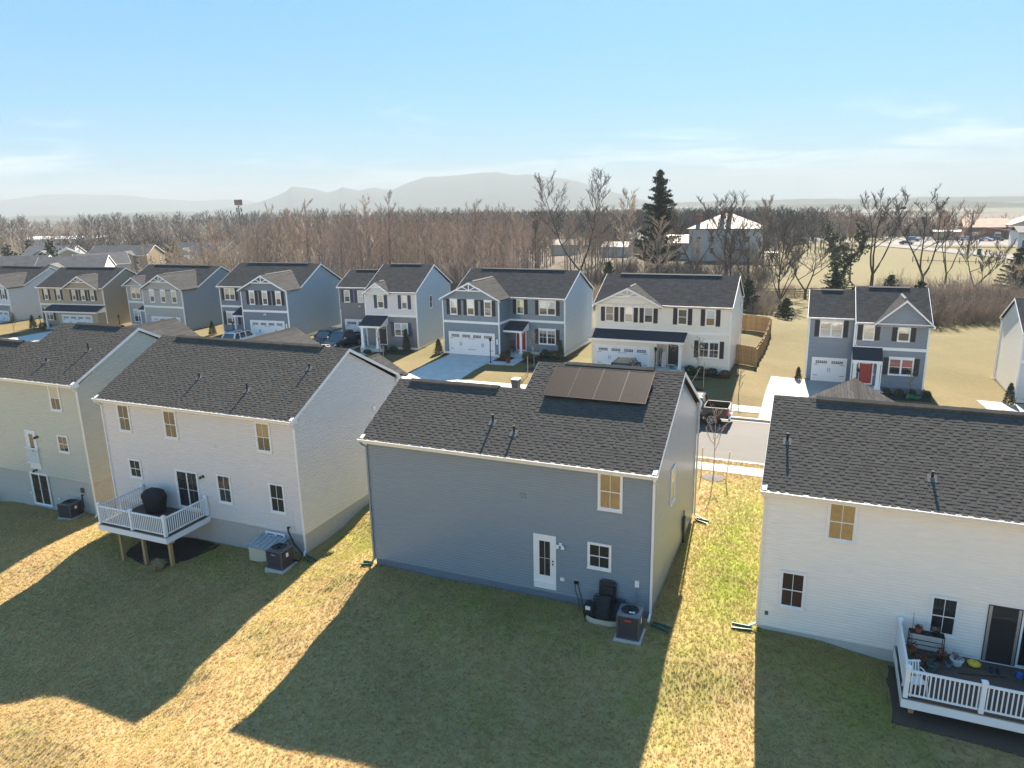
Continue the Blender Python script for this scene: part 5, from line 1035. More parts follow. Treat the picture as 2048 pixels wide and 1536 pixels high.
t=thing('utility_box','small dark green utility box standing in the field by the road','utility box',(41.3,248.3,G(41.3,248.3))); MB().box(-.5,.5,-.4,.4,-.2,1.9).build('cabinet',teal,t); MB().box(-.55,.55,-.45,.45,1.9,1.98).build('lid',dkgrey,t)
t=thing('road_sign','yellow-green road sign at the car park','road sign',(38,300,G(38,300))); MB().box(-.05,.05,-.05,.05,-.3,2.4).build('post',steel,t); m=MB(); m.add([(-.6,0,3),(0,0,2.4),(.6,0,3),(0,0,3.6),(-.6,.05,3),(0,.05,2.4),(.6,.05,3),(0,.05,3.6)],[(0,1,2,3),(7,6,5,4),(0,4,5,1),(1,5,6,2),(2,6,7,3),(3,7,4,0)]); m.build('sign_panel',mat('lime_sign',(.45,.6,.05),rough=.5),t)
# ------------------------------------------------------------ vehicles
def loft(mb,secs,mi=0):
    """secs: list of (y, [(x,z)...]) half sections from bottom centre-side to top; mirrored"""
    rings=[]
    for y,h in secs: rings.append([(x,y,z) for x,z in h]+[(-x,y,z) for x,z in reversed(h)])
    n=len(rings[0]); vs=[p for r in rings for p in r]; fs=[]
    for i in range(len(rings)-1):
        for k in range(n): fs.append((i*n+k,i*n+(k+1)%n,(i+1)*n+(k+1)%n,(i+1)*n+k))
    fs.append(tuple(range(n))[::-1]); fs.append(tuple((len(rings)-1)*n+k for k in range(n))); mb.add(vs,fs,mi)
def wheel(parent,x,y,r,w=.24):
    s=1 if x>0 else -1
    t=MB(); t.tube([(x-s*w,y,r),(x,y,r)],r,20); wh=t.build('wheel',tyre,parent)
    m=MB(); m.tube([(x-s*.02,y,r),(x+s*.012,y,r)],r*.64,20); m.build('hub',dkgrey,wh)
    m=MB()
    for k in range(6):
        a=k*math.pi/3; m.bar((x+s*.014,y,r),(x+s*.02,y+math.cos(a)*r*.6,r+math.sin(a)*r*.6),.05,.07,up=(1,0,0))
    for k in range(20):
        a=k*math.pi/10; b=(k+1)*math.pi/10; m.bar((x+s*.015,y+math.cos(a)*r*.62,r+math.sin(a)*r*.62),(x+s*.015,y+math.cos(b)*r*.62,r+math.sin(b)*r*.62),.04,.05,up=(1,0,0))
    m.tube([(x,y,r),(x+s*.035,y,r)],r*.14,8); m.build('rim',rim,wh)
def car(label,cat,X,Y,Z,yaw,paint_,kind='suv',rails=False,plate_=True,name='parked_car',sc=1):
    t=thing(name,label,cat,(X,Y,Z),yaw); t.scale=(sc,sc,sc)
    if kind=='suv': L,hw,sh,roof,cow,rt,rr_,re=4.7,.93,1.0,1.66,-1.05,-.35,1.75,2.2
    elif kind=='sedan': L,hw,sh,roof,cow,rt,rr_,re=4.6,.9,.9,1.42,-1.0,-.3,1.0,1.75
    else: L,hw,sh,roof,cow,rt,rr_,re=5.8,1.0,1.18,1.9,-1.15,-.55,.95,1.12
    f=-L/2; b=L/2
    def sec(y,w,zb,zs): return (y,[(w*.86,zb),(w*.985,zb+.14),(w,zb+(zs-zb)*.55),(w*.975,zs-.07),(w*.9,zs),(w*.45,zs+.03)])
    body=MB(); bend=b if kind!='pickup' else rr_+.15
    S_=[sec(f,hw*.82,.34,sh*.68),sec(f+.1,hw*.93,.28,sh*.82),sec(f+.45,hw*.99,.24,sh*.9),sec(cow-.25,hw,.24,sh*.97),sec(cow+.2,hw,.24,sh),sec(.6,hw,.24,sh+.01)]
    S_+=[sec(bend-.45,hw*.99,.24,sh+.01),sec(bend-.08,hw*.96,.28,sh-.03),sec(bend,hw*.88,.34,sh-.12)] if kind!='pickup' else [sec(bend,hw,.24,sh+.01)]
    loft(body,S_); bd=body.build('body',paint_,t,smooth=False)
    # greenhouse
    g=MB(); gw,gt=hw*.9,hw*.74; P=[(-gw,cow-.1,sh),(gw,cow-.1,sh),(gw,re,sh),(-gw,re,sh),(-gt,rt,roof-.05),(gt,rt,roof-.05),(gt,rr_,roof-.05),(-gt,rr_,roof-.05)]
    g.add(P,[(0,1,5,4),(1,2,6,5),(2,3,7,6),(3,0,4,7),(4,5,6,7)]); gl=g.build('windows',g_car,t)
    r=MB(); ym=(rt+rr_)/2; r.add([(-gt,rt-.08,roof-.06),(gt,rt-.08,roof-.06),(gt+.02,rr_+.1,roof-.06),(-gt-.02,rr_+.1,roof-.06),(-gt*.75,rt+.1,roof),(gt*.75,rt+.1,roof),(gt*.75,rr_-.05,roof-.01),(-gt*.75,rr_-.05,roof-.01)],[(4,5,6,7),(0,1,5,4),(1,2,6,5),(2,3,7,6),(3,0,4,7)])
    for s in (-1,1):
        r.bar((s*gw,cow-.1,sh),(s*gt,rt,roof-.04),.07,.06); r.bar((s*gw,re,sh),(s*gt,rr_,roof-.04),.1,.12); r.bar((s*gw*1.0,.25,sh),(s*gt*1.01,.25,roof-.05),.06,.09,up=(0,1,0)); r.bar((s*gt,rt,roof-.04),(s*gt,rr_,roof-.04),.06,.05)
        if kind!='pickup': r.bar((s*gw*1.0,1.2,sh),(s*gt*1.01,1.15,roof-.05),.06,.1,up=(0,1,0))
    r.build('roof_panel',paint_,t)
    if rails:
        m=MB(); 
        for s in (-1,1): m.bar((s*gt*.85,rt+.15,roof+.06),(s*gt*.85,rr_-.1,roof+.05),.04,.04); m.bar((s*gt*.85,rt+.2,roof+.04),(s*gt*.85,rt+.2,roof-.02),.04); m.bar((s*gt*.85,rr_-.15,roof+.04),(s*gt*.85,rr_-.15,roof-.03),.04)
        m.bar((-gt*.85,.1,roof+.07),(gt*.85,.1,roof+.07),.04,.03); m.bar((-gt*.85,.9,roof+.07),(gt*.85,.9,roof+.07),.04,.03); m.build('roof_rack',blk,t)
    wr=.36 if kind!='pickup' else .42; wy=(f+.95,b-.95) if kind!='pickup' else (f+1.05,b-1.2)
    ar=MB()
    for y in wy:
        for s in (-1,1): ar.tube([(s*(hw-.2),y,wr+.02),(s*(hw+.012),y,wr+.02)],wr+.09,18); wheel(t,s*(hw+.03),y,wr)
    ar.build('wheel_arch',blk,t)
    m=MB()
    for s in (-1,1): m.add([(s*hw*.93,f+.13,sh*.62),(s*hw*.5,f-.01,sh*.60),(s*hw*.5,f-.0,sh*.74),(s*hw*.93,f+.13,sh*.80),(s*hw*.97,f+.3,sh*.8),(s*hw*.97,f+.3,sh*.68)],[(0,1,2,3),(0,3,4,5)])
    m.build('headlight',headl,t)
    gr=MB(); zg=sh*.5 if kind!='pickup' else sh*.55; gr.box(-hw*.48,hw*.48,f-.04,f+.05,zg-.1,zg+.2 if kind!='pickup' else zg+.28); gg=gr.build('grille',blk,t)
    if kind=='pickup':
        c=MB(); c.frame(-hw*.52,hw*.52,zg-.12,zg+.3,.05,f-.07,f-.04); c.box(-.05,.05,f-.07,f-.04,zg-.07,zg+.25); c.box(-hw*.47,hw*.47,f-.065,f-.04,zg+.06,zg+.11); c.build('chrome_grille_bars',chrome,gg); MB().box(-hw*.9,hw*.9,f-.1,f+.1,.32,.52).build('front_bumper',chrome,t)
    m=MB()
    for s in (-1,1): m.box(*sorted((s*(gw+.02),s*(gw+.24))),cow+.12,cow+.3,sh+.02,sh+.2); m.box(*sorted((s*(gw-.02),s*(gw+.06))),cow+.18,cow+.24,sh+.0,sh+.06)
    m.build('mirror',paint_ if kind!='pickup' else chrome,t)
    if kind=='pickup':
        bed=MB(); y0,y1=bend+.03,b-.05
        for s in (-1,1):
            bed.box(*sorted((s*(hw-.1),s*hw)),y0,y1,.55,sh+.06); bed.box(*sorted((s*(hw-.14),s*(hw+.005))),y0,y1,sh+.06,sh+.1)
        bed.box(-hw+.1,hw-.1,y0,y0+.06,.6,sh+.1); bed.box(-hw+.0,hw-.0,y1-.07,y1,.6,sh+.1); bed.box(-hw+.1,hw-.1,y0,y1,.55,.62); bed.build('bed',paint_,t)
        MB().box(-hw+.1,hw-.1,y0+.06,y1-.07,.62,.66).build('bed_liner',blk,t); MB().box(-hw*.95,hw*.95,y1,y1+.13,.4,.58).build('rear_bumper',chrome,t)
        m=MB()
        for s in (-1,1): m.box(*sorted((s*(hw-.16),s*(hw+.01))),y1-.12,y1+.02,.78,sh+.0)
        m.build('tail_light',taill,t)
    else:
        m=MB()
        for s in (-1,1): m.box(*sorted((s*hw*.72,s*hw*.95)),b-.16,b-.0,sh*.7,sh*.88)
        m.build('tail_light',taill,t)
    if plate_: MB().box(-.17,.17,f-.06,f-.0,.42,.54).build('number_plate',labelw,t); MB().box(-.17,.17,b-.0,b+.04,.62,.74).build('number_plate',labelw,t)
    hd=MB()
    for s in (-1,1):
        for y in (.05,.95 if kind!='pickup' else .85): hd.box(*sorted((s*(hw-.01),s*(hw+.035))),y,y+.2,sh-.2,sh-.16)
    hd.build('door_handle',paint_ if kind!='pickup' else chrome,t); return t
def gz(x,y): return G(x,y)+.05
car('charcoal grey pickup truck with an open empty bed parked along the far kerb','pickup truck',-8.05,51.15,rz(-8,51)+.01,R(-90),p_grey,'pickup',name='pickup_truck')
car('black pickup truck with a chrome grille on the drive of the narrow two-tone house','pickup truck',-46.9,63.6,gz(-46.9,63.6),R(2),p_black,'pickup',name='pickup_truck')
car('black SUV parked left of the black pickup truck','car',-49.6,64.6,gz(-49.6,64.6),R(2),p_black,'suv')
car('white estate car with a roof rack on the drive of the navy blue house','car',-57.9,60.6,gz(-57.9,60.6),R(183),p_white,'suv',rails=True)
car('dark SUV nosed up to the garage of the cream house','car',-14.7,59.0,gz(-14.7,59),R(180),p_dark,'suv')
car('white car at the left edge on the drive of the pale grey house','car',-112.5,61.0,gz(-112.5,61),R(180),p_white,'sedan')
for lab,x,y,yw,pp,kd in (('pale blue SUV on the country road seen through bare branches',31,318,R(70),p_blue,'suv'),('dark car on the country road left of the pale blue SUV',27,298,R(70),p_dark,'sedan'),('silver car parked in front of the low white-roofed hut',43,326,R(90),p_silver,'sedan'),('white SUV parked left of the utility pole',49,322,R(80),p_white,'suv'),('white saloon car parked right of the utility pole',55,320,R(60),p_white,'sedan'),('dark car next to the white saloon right of the utility pole',59,323,R(60),p_dark,'suv')):
    car(lab,'car',x,y,G(x,y)+.2,yw,pp,kd,plate_=False)
# ------------------------------------------------------------ deck of the light grey house
def deck(label,X,Y,zf,W,D,sides,posts,skirt=.28,front_posts=(),beams=()):
    t=thing('deck',label,'deck',(X,Y,0)); n=int(D/.145)
    for i in range(n):
        y0=i*D/n; MB().box(.03,W-.03,y0+.003,y0+D/n-.003,zf-.03,zf).build('deck_board',deckb,t)
    m=MB(); m.box(-.02,W+.02,-.05,-.02,zf-.05-skirt,zf-.05); m.box(-.05,-.02,-.05,D,zf-.05-skirt,zf-.05); m.box(W+.02,W+.05,-.05,D,zf-.05-skirt,zf-.05); m.build('fascia',vinyl,t)
    m=MB(); m.box(0,W,-.0,.04,zf-.26,zf-.035); m.box(0,W,.3,.45,zf-.45,zf-.26)
    for k in range(int(W/.4)): m.box(.05+k*.4,.09+k*.4,.05,D,zf-.25,zf-.035)
    m.build('joist',wood,t)
    pm=MB(); pm.box(-.065,.065,-.065,.065,0,1.02); pm.box(-.085,.085,-.085,.085,1.02,1.05); pm.add([(-.08,-.08,1.05),(.08,-.08,1.05),(.08,.08,1.05),(-.08,.08,1.05),(0,0,1.11)],[(0,1,4),(1,2,4),(2,3,4),(3,0,4)]); p0=None
    for (x,y) in posts:
        if p0 is None: p0=pm.build('railing_post',vinyl,t); p0.location=(x,y,zf)
        else: inst(p0,t,(x,y,zf))
    bm=MB(); bm.box(-.018,.018,-.018,.018,.09,.88); b0=None
    for (xa,ya,xb,yb) in sides:
        r=MB(); r.bar((xa,ya,zf+.91),(xb,yb,zf+.91),.07,.06); r.bar((xa,ya,zf+.1),(xb,yb,zf+.1),.045,.05); r.build('rail',vinyl,t)
        L=math.hypot(xb-xa,yb-ya); k=int(L/.118)
        for i in range(1,k):
            u=i/k; q=(xa+(xb-xa)*u,ya+(yb-ya)*u,zf)
            if b0 is None: b0=bm.build('baluster',vinyl,t); b0.location=q
            else: inst(b0,t,q)
    for (x,y,zb) in front_posts: MB().box(x-.075,x+.075,y-.075,y+.075,zb-.3,zf-.28).build('support_post',wood,t)
    return t
dk2=deck('white-railed raised deck on three timber posts behind the light grey house',-31.66,22.32,.2,4.4,2.68,[(0.05,.05,2.2,.05),(2.2,.05,4.35,.05),(.05,.05,.05,2.6),(4.35,.05,4.35,2.6)],[(.05,.05),(2.2,.05),(4.35,.05),(.05,2.6),(4.35,2.6)],front_posts=((.85,.36,-1.74),(2.4,.36,-1.7),(4.15,.36,-1.45)))
dk4=deck('low white-railed deck cluttered with flower pots behind the white house',3.28,22.12,.26,8.6,2.92,[(.05,.05,2.02,.05),(2.02,.05,4.1,.05),(4.1,.05,6.2,.05),(.05,.05,.05,2.85)],[(.05,.05),(2.02,.05),(4.1,.05),(6.2,.05),(.05,2.85)],skirt=.27,front_posts=((.3,.4,-.9),(4,.4,-1.1)))
k=MB(); k.box(-.05,8.65,-.055,-.02,-.3,-.06); 
# covered grill
def blob(mb,secs,n=16,c=(0,0,0),sq=.75,sd=0,amp=.02):
    rr=random.Random(sd); vs=[];fs=[]
    for (rx,ry,z,ox,oy) in secs:
        for k in range(n):
            t=2*math.pi*k/n; a=math.cos(t);b_=math.sin(t); a=math.copysign(abs(a)**sq,a); b_=math.copysign(abs(b_)**sq,b_)
            vs.append((c[0]+ox+rx*a+rr.uniform(-amp,amp),c[1]+oy+ry*b_+rr.uniform(-amp,amp),c[2]+z+rr.uniform(-amp,amp)*.5))
    m=len(secs)
    for i in range(m-1):
        for k in range(n): fs.append((i*n+k,i*n+(k+1)%n,(i+1)*n+(k+1)%n,(i+1)*n+k))
    fs.append(tuple(range(n))[::-1]); fs.append(tuple((m-1)*n+k for k in range(n))); mb.add(vs,fs)
gt=thing('covered_grill','barbecue grill under a black fabric cover on the raised deck','grill',(-30.1,24.3,.2),R(4)); m=MB(); blob(m,[(.52,.3,.04,0,0),(.55,.33,.3,0,0),(.64,.36,.72,0,0),(.72,.36,.86,0,0),(.68,.34,.98,0,0),(.48,.3,1.16,0,.02),(.36,.22,1.22,0,.03),(.12,.08,1.24,0,.03)],n=22,sq=.7,sd=4,amp=.022); m.build('cover',cover,gt,smooth=True)
m=MB(); 
for s in (-1,1): m.tube([(s*.45,0,0),(s*.45,0,.06)],.05,8)
m.build('caster',blk,gt)
# tan ornamental grass clump under the deck
t=thing('grass_clump','dry straw-coloured ornamental grass clump between the deck posts','plant',(-28.1,22.35,G(-28.1,22.35))); m=MB(); rr=random.Random(5)
for k in range(420):
    a=rr.uniform(0,6.283); q=rr.uniform(.02,.22); L=rr.uniform(.3,.6); le=rr.uniform(.2,.9); x,y=q*math.cos(a),q*math.sin(a); ex,ey=x+math.cos(a)*L*le,y+math.sin(a)*L*le; mx_,my_=x+(ex-x)*.45,y+(ey-y)*.45; wv=.012; nx_,ny_=-math.sin(a)*wv,math.cos(a)*wv; z2=L*(1.05-le*.5)
    m.add([(x-nx_,y-ny_,0),(x+nx_,y+ny_,0),(mx_+nx_,my_+ny_,z2*.85),(mx_-nx_,my_-ny_,z2*.85),(ex,ey,z2*.8)],[(0,1,2,3),(3,2,4)])
m.build('blades',drygrass,t)
# air conditioners
def ac(label,X,Y,Z,yaw,w=.86,h=.92,topm=None,lab=None,corner=.1,tag2=None):
    t=thing('air_conditioner',label,'air conditioner',(X,Y,Z),yaw); topm=topm or acgrey
    MB().box(-w/2-.08,w/2+.08,-w/2-.08,w/2+.08,-.15,.06).build('pad',conc,t)
    m=MB(); hw=w/2; 
    m.box(-hw+.03,hw-.03,-hw+.03,hw-.03,.1,h-.06); m.build('coil',blk,t)
    n=int((h-.2)/.045); sm=MB()
    for k in range(n):
        z=.13+k*.045; sm.box(-hw,hw,-hw,-hw+.02,z,z+.022); sm.box(-hw,hw,hw-.02,hw,z,z+.022); sm.box(-hw,-hw+.02,-hw+.02,hw-.02,z,z+.022); sm.box(hw-.02,hw,-hw+.02,hw-.02,z,z+.022)
    sm.build('louvres',acgrey,t)
    m=MB(); 
    for a in (-1,1):
        for b in (-1,1): m.box(*sorted((a*(hw-.05),a*(hw+.008))),*sorted((b*(hw-.05),b*(hw+.008))),.06,h-.05)
    m.box(-hw-.01,hw+.01,-hw-.01,hw+.01,.06,.12); m.box(-hw-.012,hw+.012,-hw-.012,hw+.012,h-.07,h-.02); m.build('casing',acgrey,t)
    # top ring with fan opening
    m=MB(); nseg=24; outer=[];inner=[]
    for k in range(nseg):
        a=2*math.pi*k/nseg+math.pi/4; c_,s_=math.cos(a),math.sin(a); q=max(abs(c_),abs(s_)); outer.append((c_/q*(hw+.01)*(1 if q>.74 else .97),s_/q*(hw+.01)*(1 if q>.74 else .97),h-.02)); inner.append((c_*hw*.8,s_*hw*.8,h+.03))
    vs=outer+inner+[(x,y,h-.14) for x,y,z in inner]; m.add(vs,[(k,(k+1)%nseg,nseg+(k+1)%nseg,nseg+k) for k in range(nseg)]+[(nseg+k,nseg+(k+1)%nseg,2*nseg+(k+1)%nseg,2*nseg+k) for k in range(nseg)]); m.build('top_cover',topm,t)
    g=MB(); 
    for r_ in (.1,.2,.3,.4,.5,.6,.7,.79):
        for k in range(20):
            a=k*math.pi/10;b=(k+1)*math.pi/10; g.bar((r_*hw*math.cos(a),r_*hw*math.sin(a),h+.03),(r_*hw*math.cos(b),r_*hw*math.sin(b),h+.03),.006)
    for k in range(6): a=k*math.pi/3; g.bar((0,0,h+.035),(hw*.8*math.cos(a),hw*.8*math.sin(a),h+.035),.01)
    g.build('fan_guard',blk,t)
    fb=MB(); fb.tube([(0,0,h-.2),(0,0,h-.02)],.09,10)
    for k in range(3):
        a=k*2.094; c_,s_=math.cos(a),math.sin(a); fb.add([(c_*.08-s_*.05,s_*.08+c_*.05,h-.12),(c_*.08+s_*.05,s_*.08-c_*.05,h-.06),(c_*hw*.72+s_*.16,s_*hw*.72-c_*.16,h-.06),(c_*hw*.72-s_*.1,s_*hw*.72+c_*.1,h-.12)],[(0,1,2,3)])
    fb.build('fan',acgrey,t); MB().box(-.002,.2,-hw*.55,-hw*.3,h+.036,h+.04).build('top_sticker',labelw,t) if tag2 else None
    if lab: 
        l=MB().box(-.12,.12,-hw-.012,-hw-.001,h*.78,h*.84).build('badge',lab,t)
    MB().box(hw+.001,hw+.01,-.1,.05,h*.6,h*.8).build('rating_label',labelw,t)
    return t
ac('air conditioner with a small red badge standing by the slate blue house',-5.33,22.72,G(-5.33,22.72),R(2),.8,.98,aclight,labelr,tag2=1)
ac('air conditioner in front of the basement window of the light grey house',-21.85,23.72,G(-21.85,23.72),R(0),.86,.95,acgrey,pot_p)
ac('air conditioner by the corner of the sage green house',-38.1,25.3,G(-38.1,25.3),R(8),.84,.85,acgrey,None)
ac('air conditioner at the left edge behind the sage green house',-46.0,25.2,G(-46,25.2),R(0),.84,.85,acgrey,None)
def hose_line(label,pts,r=.045,m=None,cat='pipe',name='refrigerant_line'):
    mm=MB(); mm.tube(pts,r,8); return tag(mm.build(name,m or blk,None,smooth=True),label,cat)
z2=G(-21.4,24)
hose_line('black insulated line from wall to the air conditioner of the light grey house',[(-22.3,25.0,z2+1.25),(-22.25,24.85,z2+1.35),(-22.15,24.75,z2+1.2),(-21.75,24.6,z2+.7),(-21.2,24.5,z2+.3),(-21.2,24.2,z2+.12),(-21.4,24.1,z2+.2)])
z1=G(-37.4,25.7); hose_line('black insulated line beside the air conditioner of the sage green house',[(-37.65,25.85,z1+1.1),(-37.6,25.75,z1+1.15),(-37.45,25.65,z1+1.0),(-37.4,25.6,z1+.5),(-37.45,25.45,z1+.2),(-37.65,25.4,z1+.25)])
# window wells
t=thing('window_well','tan window well with a clear cover beside the basement window','window well',(-23.15,24.35,G(-23.15,24.4))); m=MB()
for k in range(5): m.add([(-.75,.62,k*.14-.1),(-.75,-.45,k*.14-.1),(.75,-.45,k*.14-.1),(.75,.62,k*.14-.1),(-.72,.62,k*.14+.03),(-.72,-.42,k*.14+.03),(.72,-.42,k*.14+.03),(.72,.62,k*.14+.03)],[(0,1,5,4),(1,2,6,5),(2,3,7,6)])
m.build('rim',tan,t); m=MB(); m.slab([(-.8,-.5,.62),(.8,-.5,.62),(.8,.66,.80),(-.8,.66,.80)],.03); m.build('cover',mat('clear_blue_cover',(.25,.33,.38),rough=.15,coat=1),t)
m=MB(); 
for k in range(6): m.bar((-.66+k*.26,-.49,.63),(-.66+k*.26,.65,.81),.04,.03)
m.build('cover_rib',steel,t)
t=thing('window_well','cream rounded window well holding black folded chairs','window well',(-6.45,23.35,0)); m=MB(); n=22; P=[]
for k in range(n+1):
    a=math.pi*k/n; c_,s_=math.cos(a),math.sin(a); x=.78*math.copysign(abs(c_)**.6,c_); y=.55-.95*abs(s_)**.6; P.append((x,y))
def shell(P,z0,z1,th):
    m=MB(); vs=[]; n=len(P)
    cx,cy=0,.3
    for (x,y) in P: vs+= [(x,y,z0),(x,y,z1),(cx+(x-cx)*(1-th),cy+(y-cy)*(1-th),z1),(cx+(x-cx)*(1-th),cy+(y-cy)*(1-th),z0)]
    m.add(vs,[(4*i+j,4*(i+1)+j,4*(i+1)+(j+1)%4,4*i+(j+1)%4) for i in range(n-1) for j in range(4)]); return m
shell(P,-.6,.17,.07).build('rim',tan,t); MB().box(-.7,.7,-.32,.5,-.6,-.02).build('gravel',mulch,t)
# black folding chairs stack standing in the well
def lounger(label,X,Y,Z,rx,rz_,L=1.05,w=.5):
    t=thing('folding_chair',label,'chair',(X,Y,Z)); t.rotation_euler=(rx,0,rz_); m=MB(); pts=[(-w/2,0,.05),(-w/2,0,L-.08),(-w/2+.08,0,L),(w/2-.08,0,L),(w/2,0,L-.08),(w/2,0,.05),(w/2-.08,0,0),(-w/2+.08,0,0),(-w/2,0,.05)]
    m.tube(pts,.018,6,cap=False); m.tube([(-w/2+.06,-.08,.1),(-w/2+.06,-.08,L*.8)],.014,6); m.tube([(w/2-.06,-.08,.1),(w/2-.06,-.08,L*.8)],.014,6); m.tube([(-w/2,.0,L*.45),(-w/2,-.22,L*.5),(-w/2,-.2,L*.2)],.016,6); m.tube([(w/2,.0,L*.45),(w/2,-.22,L*.5),(w/2,-.2,L*.2)],.016,6); m.build('frame',blk,t)
    s=MB()
    for k in range(7): s.box(-w/2+.03,w/2-.03,-.015-(.02 if k%2 else 0),.01,.06+k*(L-.1)/7,.06+(k+.93)*(L-.1)/7)
    s.build('fabric_seat',mesh_b,t); return t
lounger('tall black folded lounge chair leaning on the slate blue wall',-6.45,23.62,.02,R(-9),0,1.35,.62); lounger('black folded chair laid low in front of the tall black chair',-6.55,23.2,.05,R(-32),R(4),.9,.68); lounger('black folded chair at the right of the cream window well',-6.05,23.3,.05,R(-40),R(-8),.8,.5)
t=thing('bag','black bag with a white patch slumped left of the folded chairs','bag',(-7.0,23.3,.0)); m=MB(); blob(m,[(.2,.16,.0,0,0),(.24,.2,.25,0,0),(.22,.18,.5,0,0),(.12,.1,.66,0,0)],sd=2,amp=.02); m.build('sack',cover,t,smooth=True); MB().box(-.1,.08,-.22,-.19,.42,.56).build('patch',labelw,t)
# splash guards
def splash(label,X,Y,Z,yaw,L=.75):
    m=MB(); m.add([(-.1,0,.09),(-.08,0,.02),(.08,0,.02),(.1,0,.09),(-.16,-L,.07),(-.14,-L,.0),(.14,-L,.0),(.16,-L,.07)],[(0,1,5,4),(1,2,6,5),(2,3,7,6)]); m.add([(-.11,0,.1),(-.09,0,.1),(-.15,-L,.08),(-.17,-L,.08)],[(0,1,2,3)]); m.add([(.11,0,.1),(.09,0,.1),(.15,-L,.08),(.17,-L,.08)],[(0,1,2,3)])
    o=m.build('downspout_splash',teal); o.location=(X,Y,Z+.01); o.rotation_euler=(0,0,yaw); return tag(o,label,'splash block')
splash('green splash channel at the right rear corner of the slate blue house',-4.75,23.62,G(-4.75,23.6),R(75)); splash('green splash channel at the left rear corner of the slate blue house',-16.9,23.85,G(-16.9,23.8),R(-80),.5); splash('green splash channel at the rear corner of the light grey house',-21.3,24.75,G(-21.3,24.7),R(70)); splash('green splash channel left of the white house',-1.35,24.85,G(-1.3,24.8),R(-88),.7); splash('green splash channel at the street-side corner of the slate blue house',-4.7,33.3,G(-4.7,33.3),R(75),.6)
# things on the right-hand deck
zd=.26
t=thing('plant_stand','two-tier green-black metal plant stand against the white wall','plant stand',(4.1,24.72,zd)); m=MB()
for x in (-.5,.5):
    for y in (-.14,.14): m.tube([(x,y,0),(x,y,.8)],.014,6)
    m.bar((x,-.14,.8),(x,.14,.8),.02)
m.bar((-.5,-.14,.8),(.5,-.14,.8),.02); m.bar((-.5,.14,.8),(.5,.14,.8),.02); m.bar((-.5,-.14,.42),(.5,-.14,.42),.02); m.bar((-.5,.14,.42),(.5,.14,.42),.02); m.build('frame',blk,t); m=MB(); m.box(-.5,.5,-.13,.13,.795,.81); m.build('shelf',mesh_b,t)
def pot(label,X,Y,Z,r,h,pm,plant=None,ph=.2,sd=1,cat='flower pot'):
    t=thing('flower_pot',label,cat,(X,Y,Z)); m=MB(); m.lathe([(r*.68,0),(r*.95,h*.85),(r*1.05,h*.86),(r*1.05,h),(r*.9,h),(r*.86,h*.85),(.0,h*.84)],n=14); m.build('pot',pm,t,smooth=False)
    if plant:
        rr=random.Random(sd); p=MB()
        for k in range(90):
            a=rr.uniform(0,6.283); q=r*rr.uniform(.1,1.25); z=h*.8+ph*rr.uniform(.1,1); c=Vector((q*math.cos(a),q*math.sin(a),z)); e=.035; p.poly([c+Vector((rr.uniform(-e,e),rr.uniform(-e,e),rr.uniform(-e,e))) for _ in range(3)])
        for k in range(14): a=rr.uniform(0,6.283); q=r*rr.uniform(.3,1.1); p.tube([(0,0,h*.7),(q*math.cos(a),q*math.sin(a),h*.8+ph*rr.uniform(.5,1))],.006,3)
        p.build('plant',plant,t)
    return t
pot('terracotta pot on the left of the plant stand shelf',3.85,24.7,zd+.81,.12,.16,pot_r,leafr,.12,2); pot('black nursery pot on the right of the plant stand shelf',4.35,24.7,zd+.81,.13,.2,blk,twig,.1,3)
pot('large basket pot full of rust-brown leaves by the wall',5.0,24.5,zd,.2,.22,pot_w,leafr,.26,4); pot('small lilac pot left of the basket of brown leaves',4.75,24.3,zd,.1,.14,pot_p,leafm,.1,5); pot('round brown pot with a bare stem beside the plant stand leg',4.6,24.72,zd,.15,.2,pot_r,twig,.3,6)
pot('dark green pot nearest the deck corner',3.75,23.85,zd,.15,.2,pot_g,twigd,.14,7); pot('dark green pot with a white label in the front of the pot cluster',4.25,23.95,zd,.16,.19,pot_g,twigd,.12,8); pot('terracotta pot in the middle of the pot cluster',3.95,24.2,zd,.15,.2,pot_r,leafr,.12,9); pot('green bowl pot at the back of the pot cluster',4.2,24.35,zd,.16,.16,pot_g,twigd,.16,10); pot('squat green pot at the left of the pot cluster',3.62,24.15,zd,.14,.16,pot_g,leafm,.1,11); pot('black pot behind the pot cluster',4.38,24.48,zd,.12,.16,blk,twigd,.14,12)
pot('wide pot of dead brown stems in the back left corner of the deck',3.66,24.66,zd,.2,.2,pot_r,leafr,.35,13)
t=thing('pumpkin','yellow ribbed pumpkin sitting by the glass door','pumpkin',(5.5,24.62,zd)); m=MB(); n=30; vs=[];fs=[]; rows=9
for i in range(rows):
    ph=math.pi*i/(rows-1)
    for k in range(n):
        a=2*math.pi*k/n; r_=.19*math.sin(ph)*(1+.07*math.cos(a*10)); vs.append((r_*math.cos(a)*1.05,r_*math.sin(a),.09-.09*math.cos(ph)*(1-.25*math.exp(-(ph/.5)**2)-.25*math.exp(-((math.pi-ph)/.5)**2))))
for i in range(rows-1):
    for k in range(n): fs.append((i*n+k,i*n+(k+1)%n,(i+1)*n+(k+1)%n,(i+1)*n+k))
m.add(vs,fs); m.build('flesh',yellow,t,smooth=True); m=MB(); m.tube([(0,0,.14),(.01,0,.19),(.03,0,.22)],[.025,.018,.015],6); m.build('stem',wood,t)
m=MB(); m.tube([(4.95,23.98,zd+.02),(6.35,24.28,zd+.02)],.014,6); tag(m.build('black_pole',blk),'long thin black pole lying on the deck boards','pole')
t=thing('shoes','pair of dark blue shoes by the glass door','shoes',(5.95,24.5,zd)); 
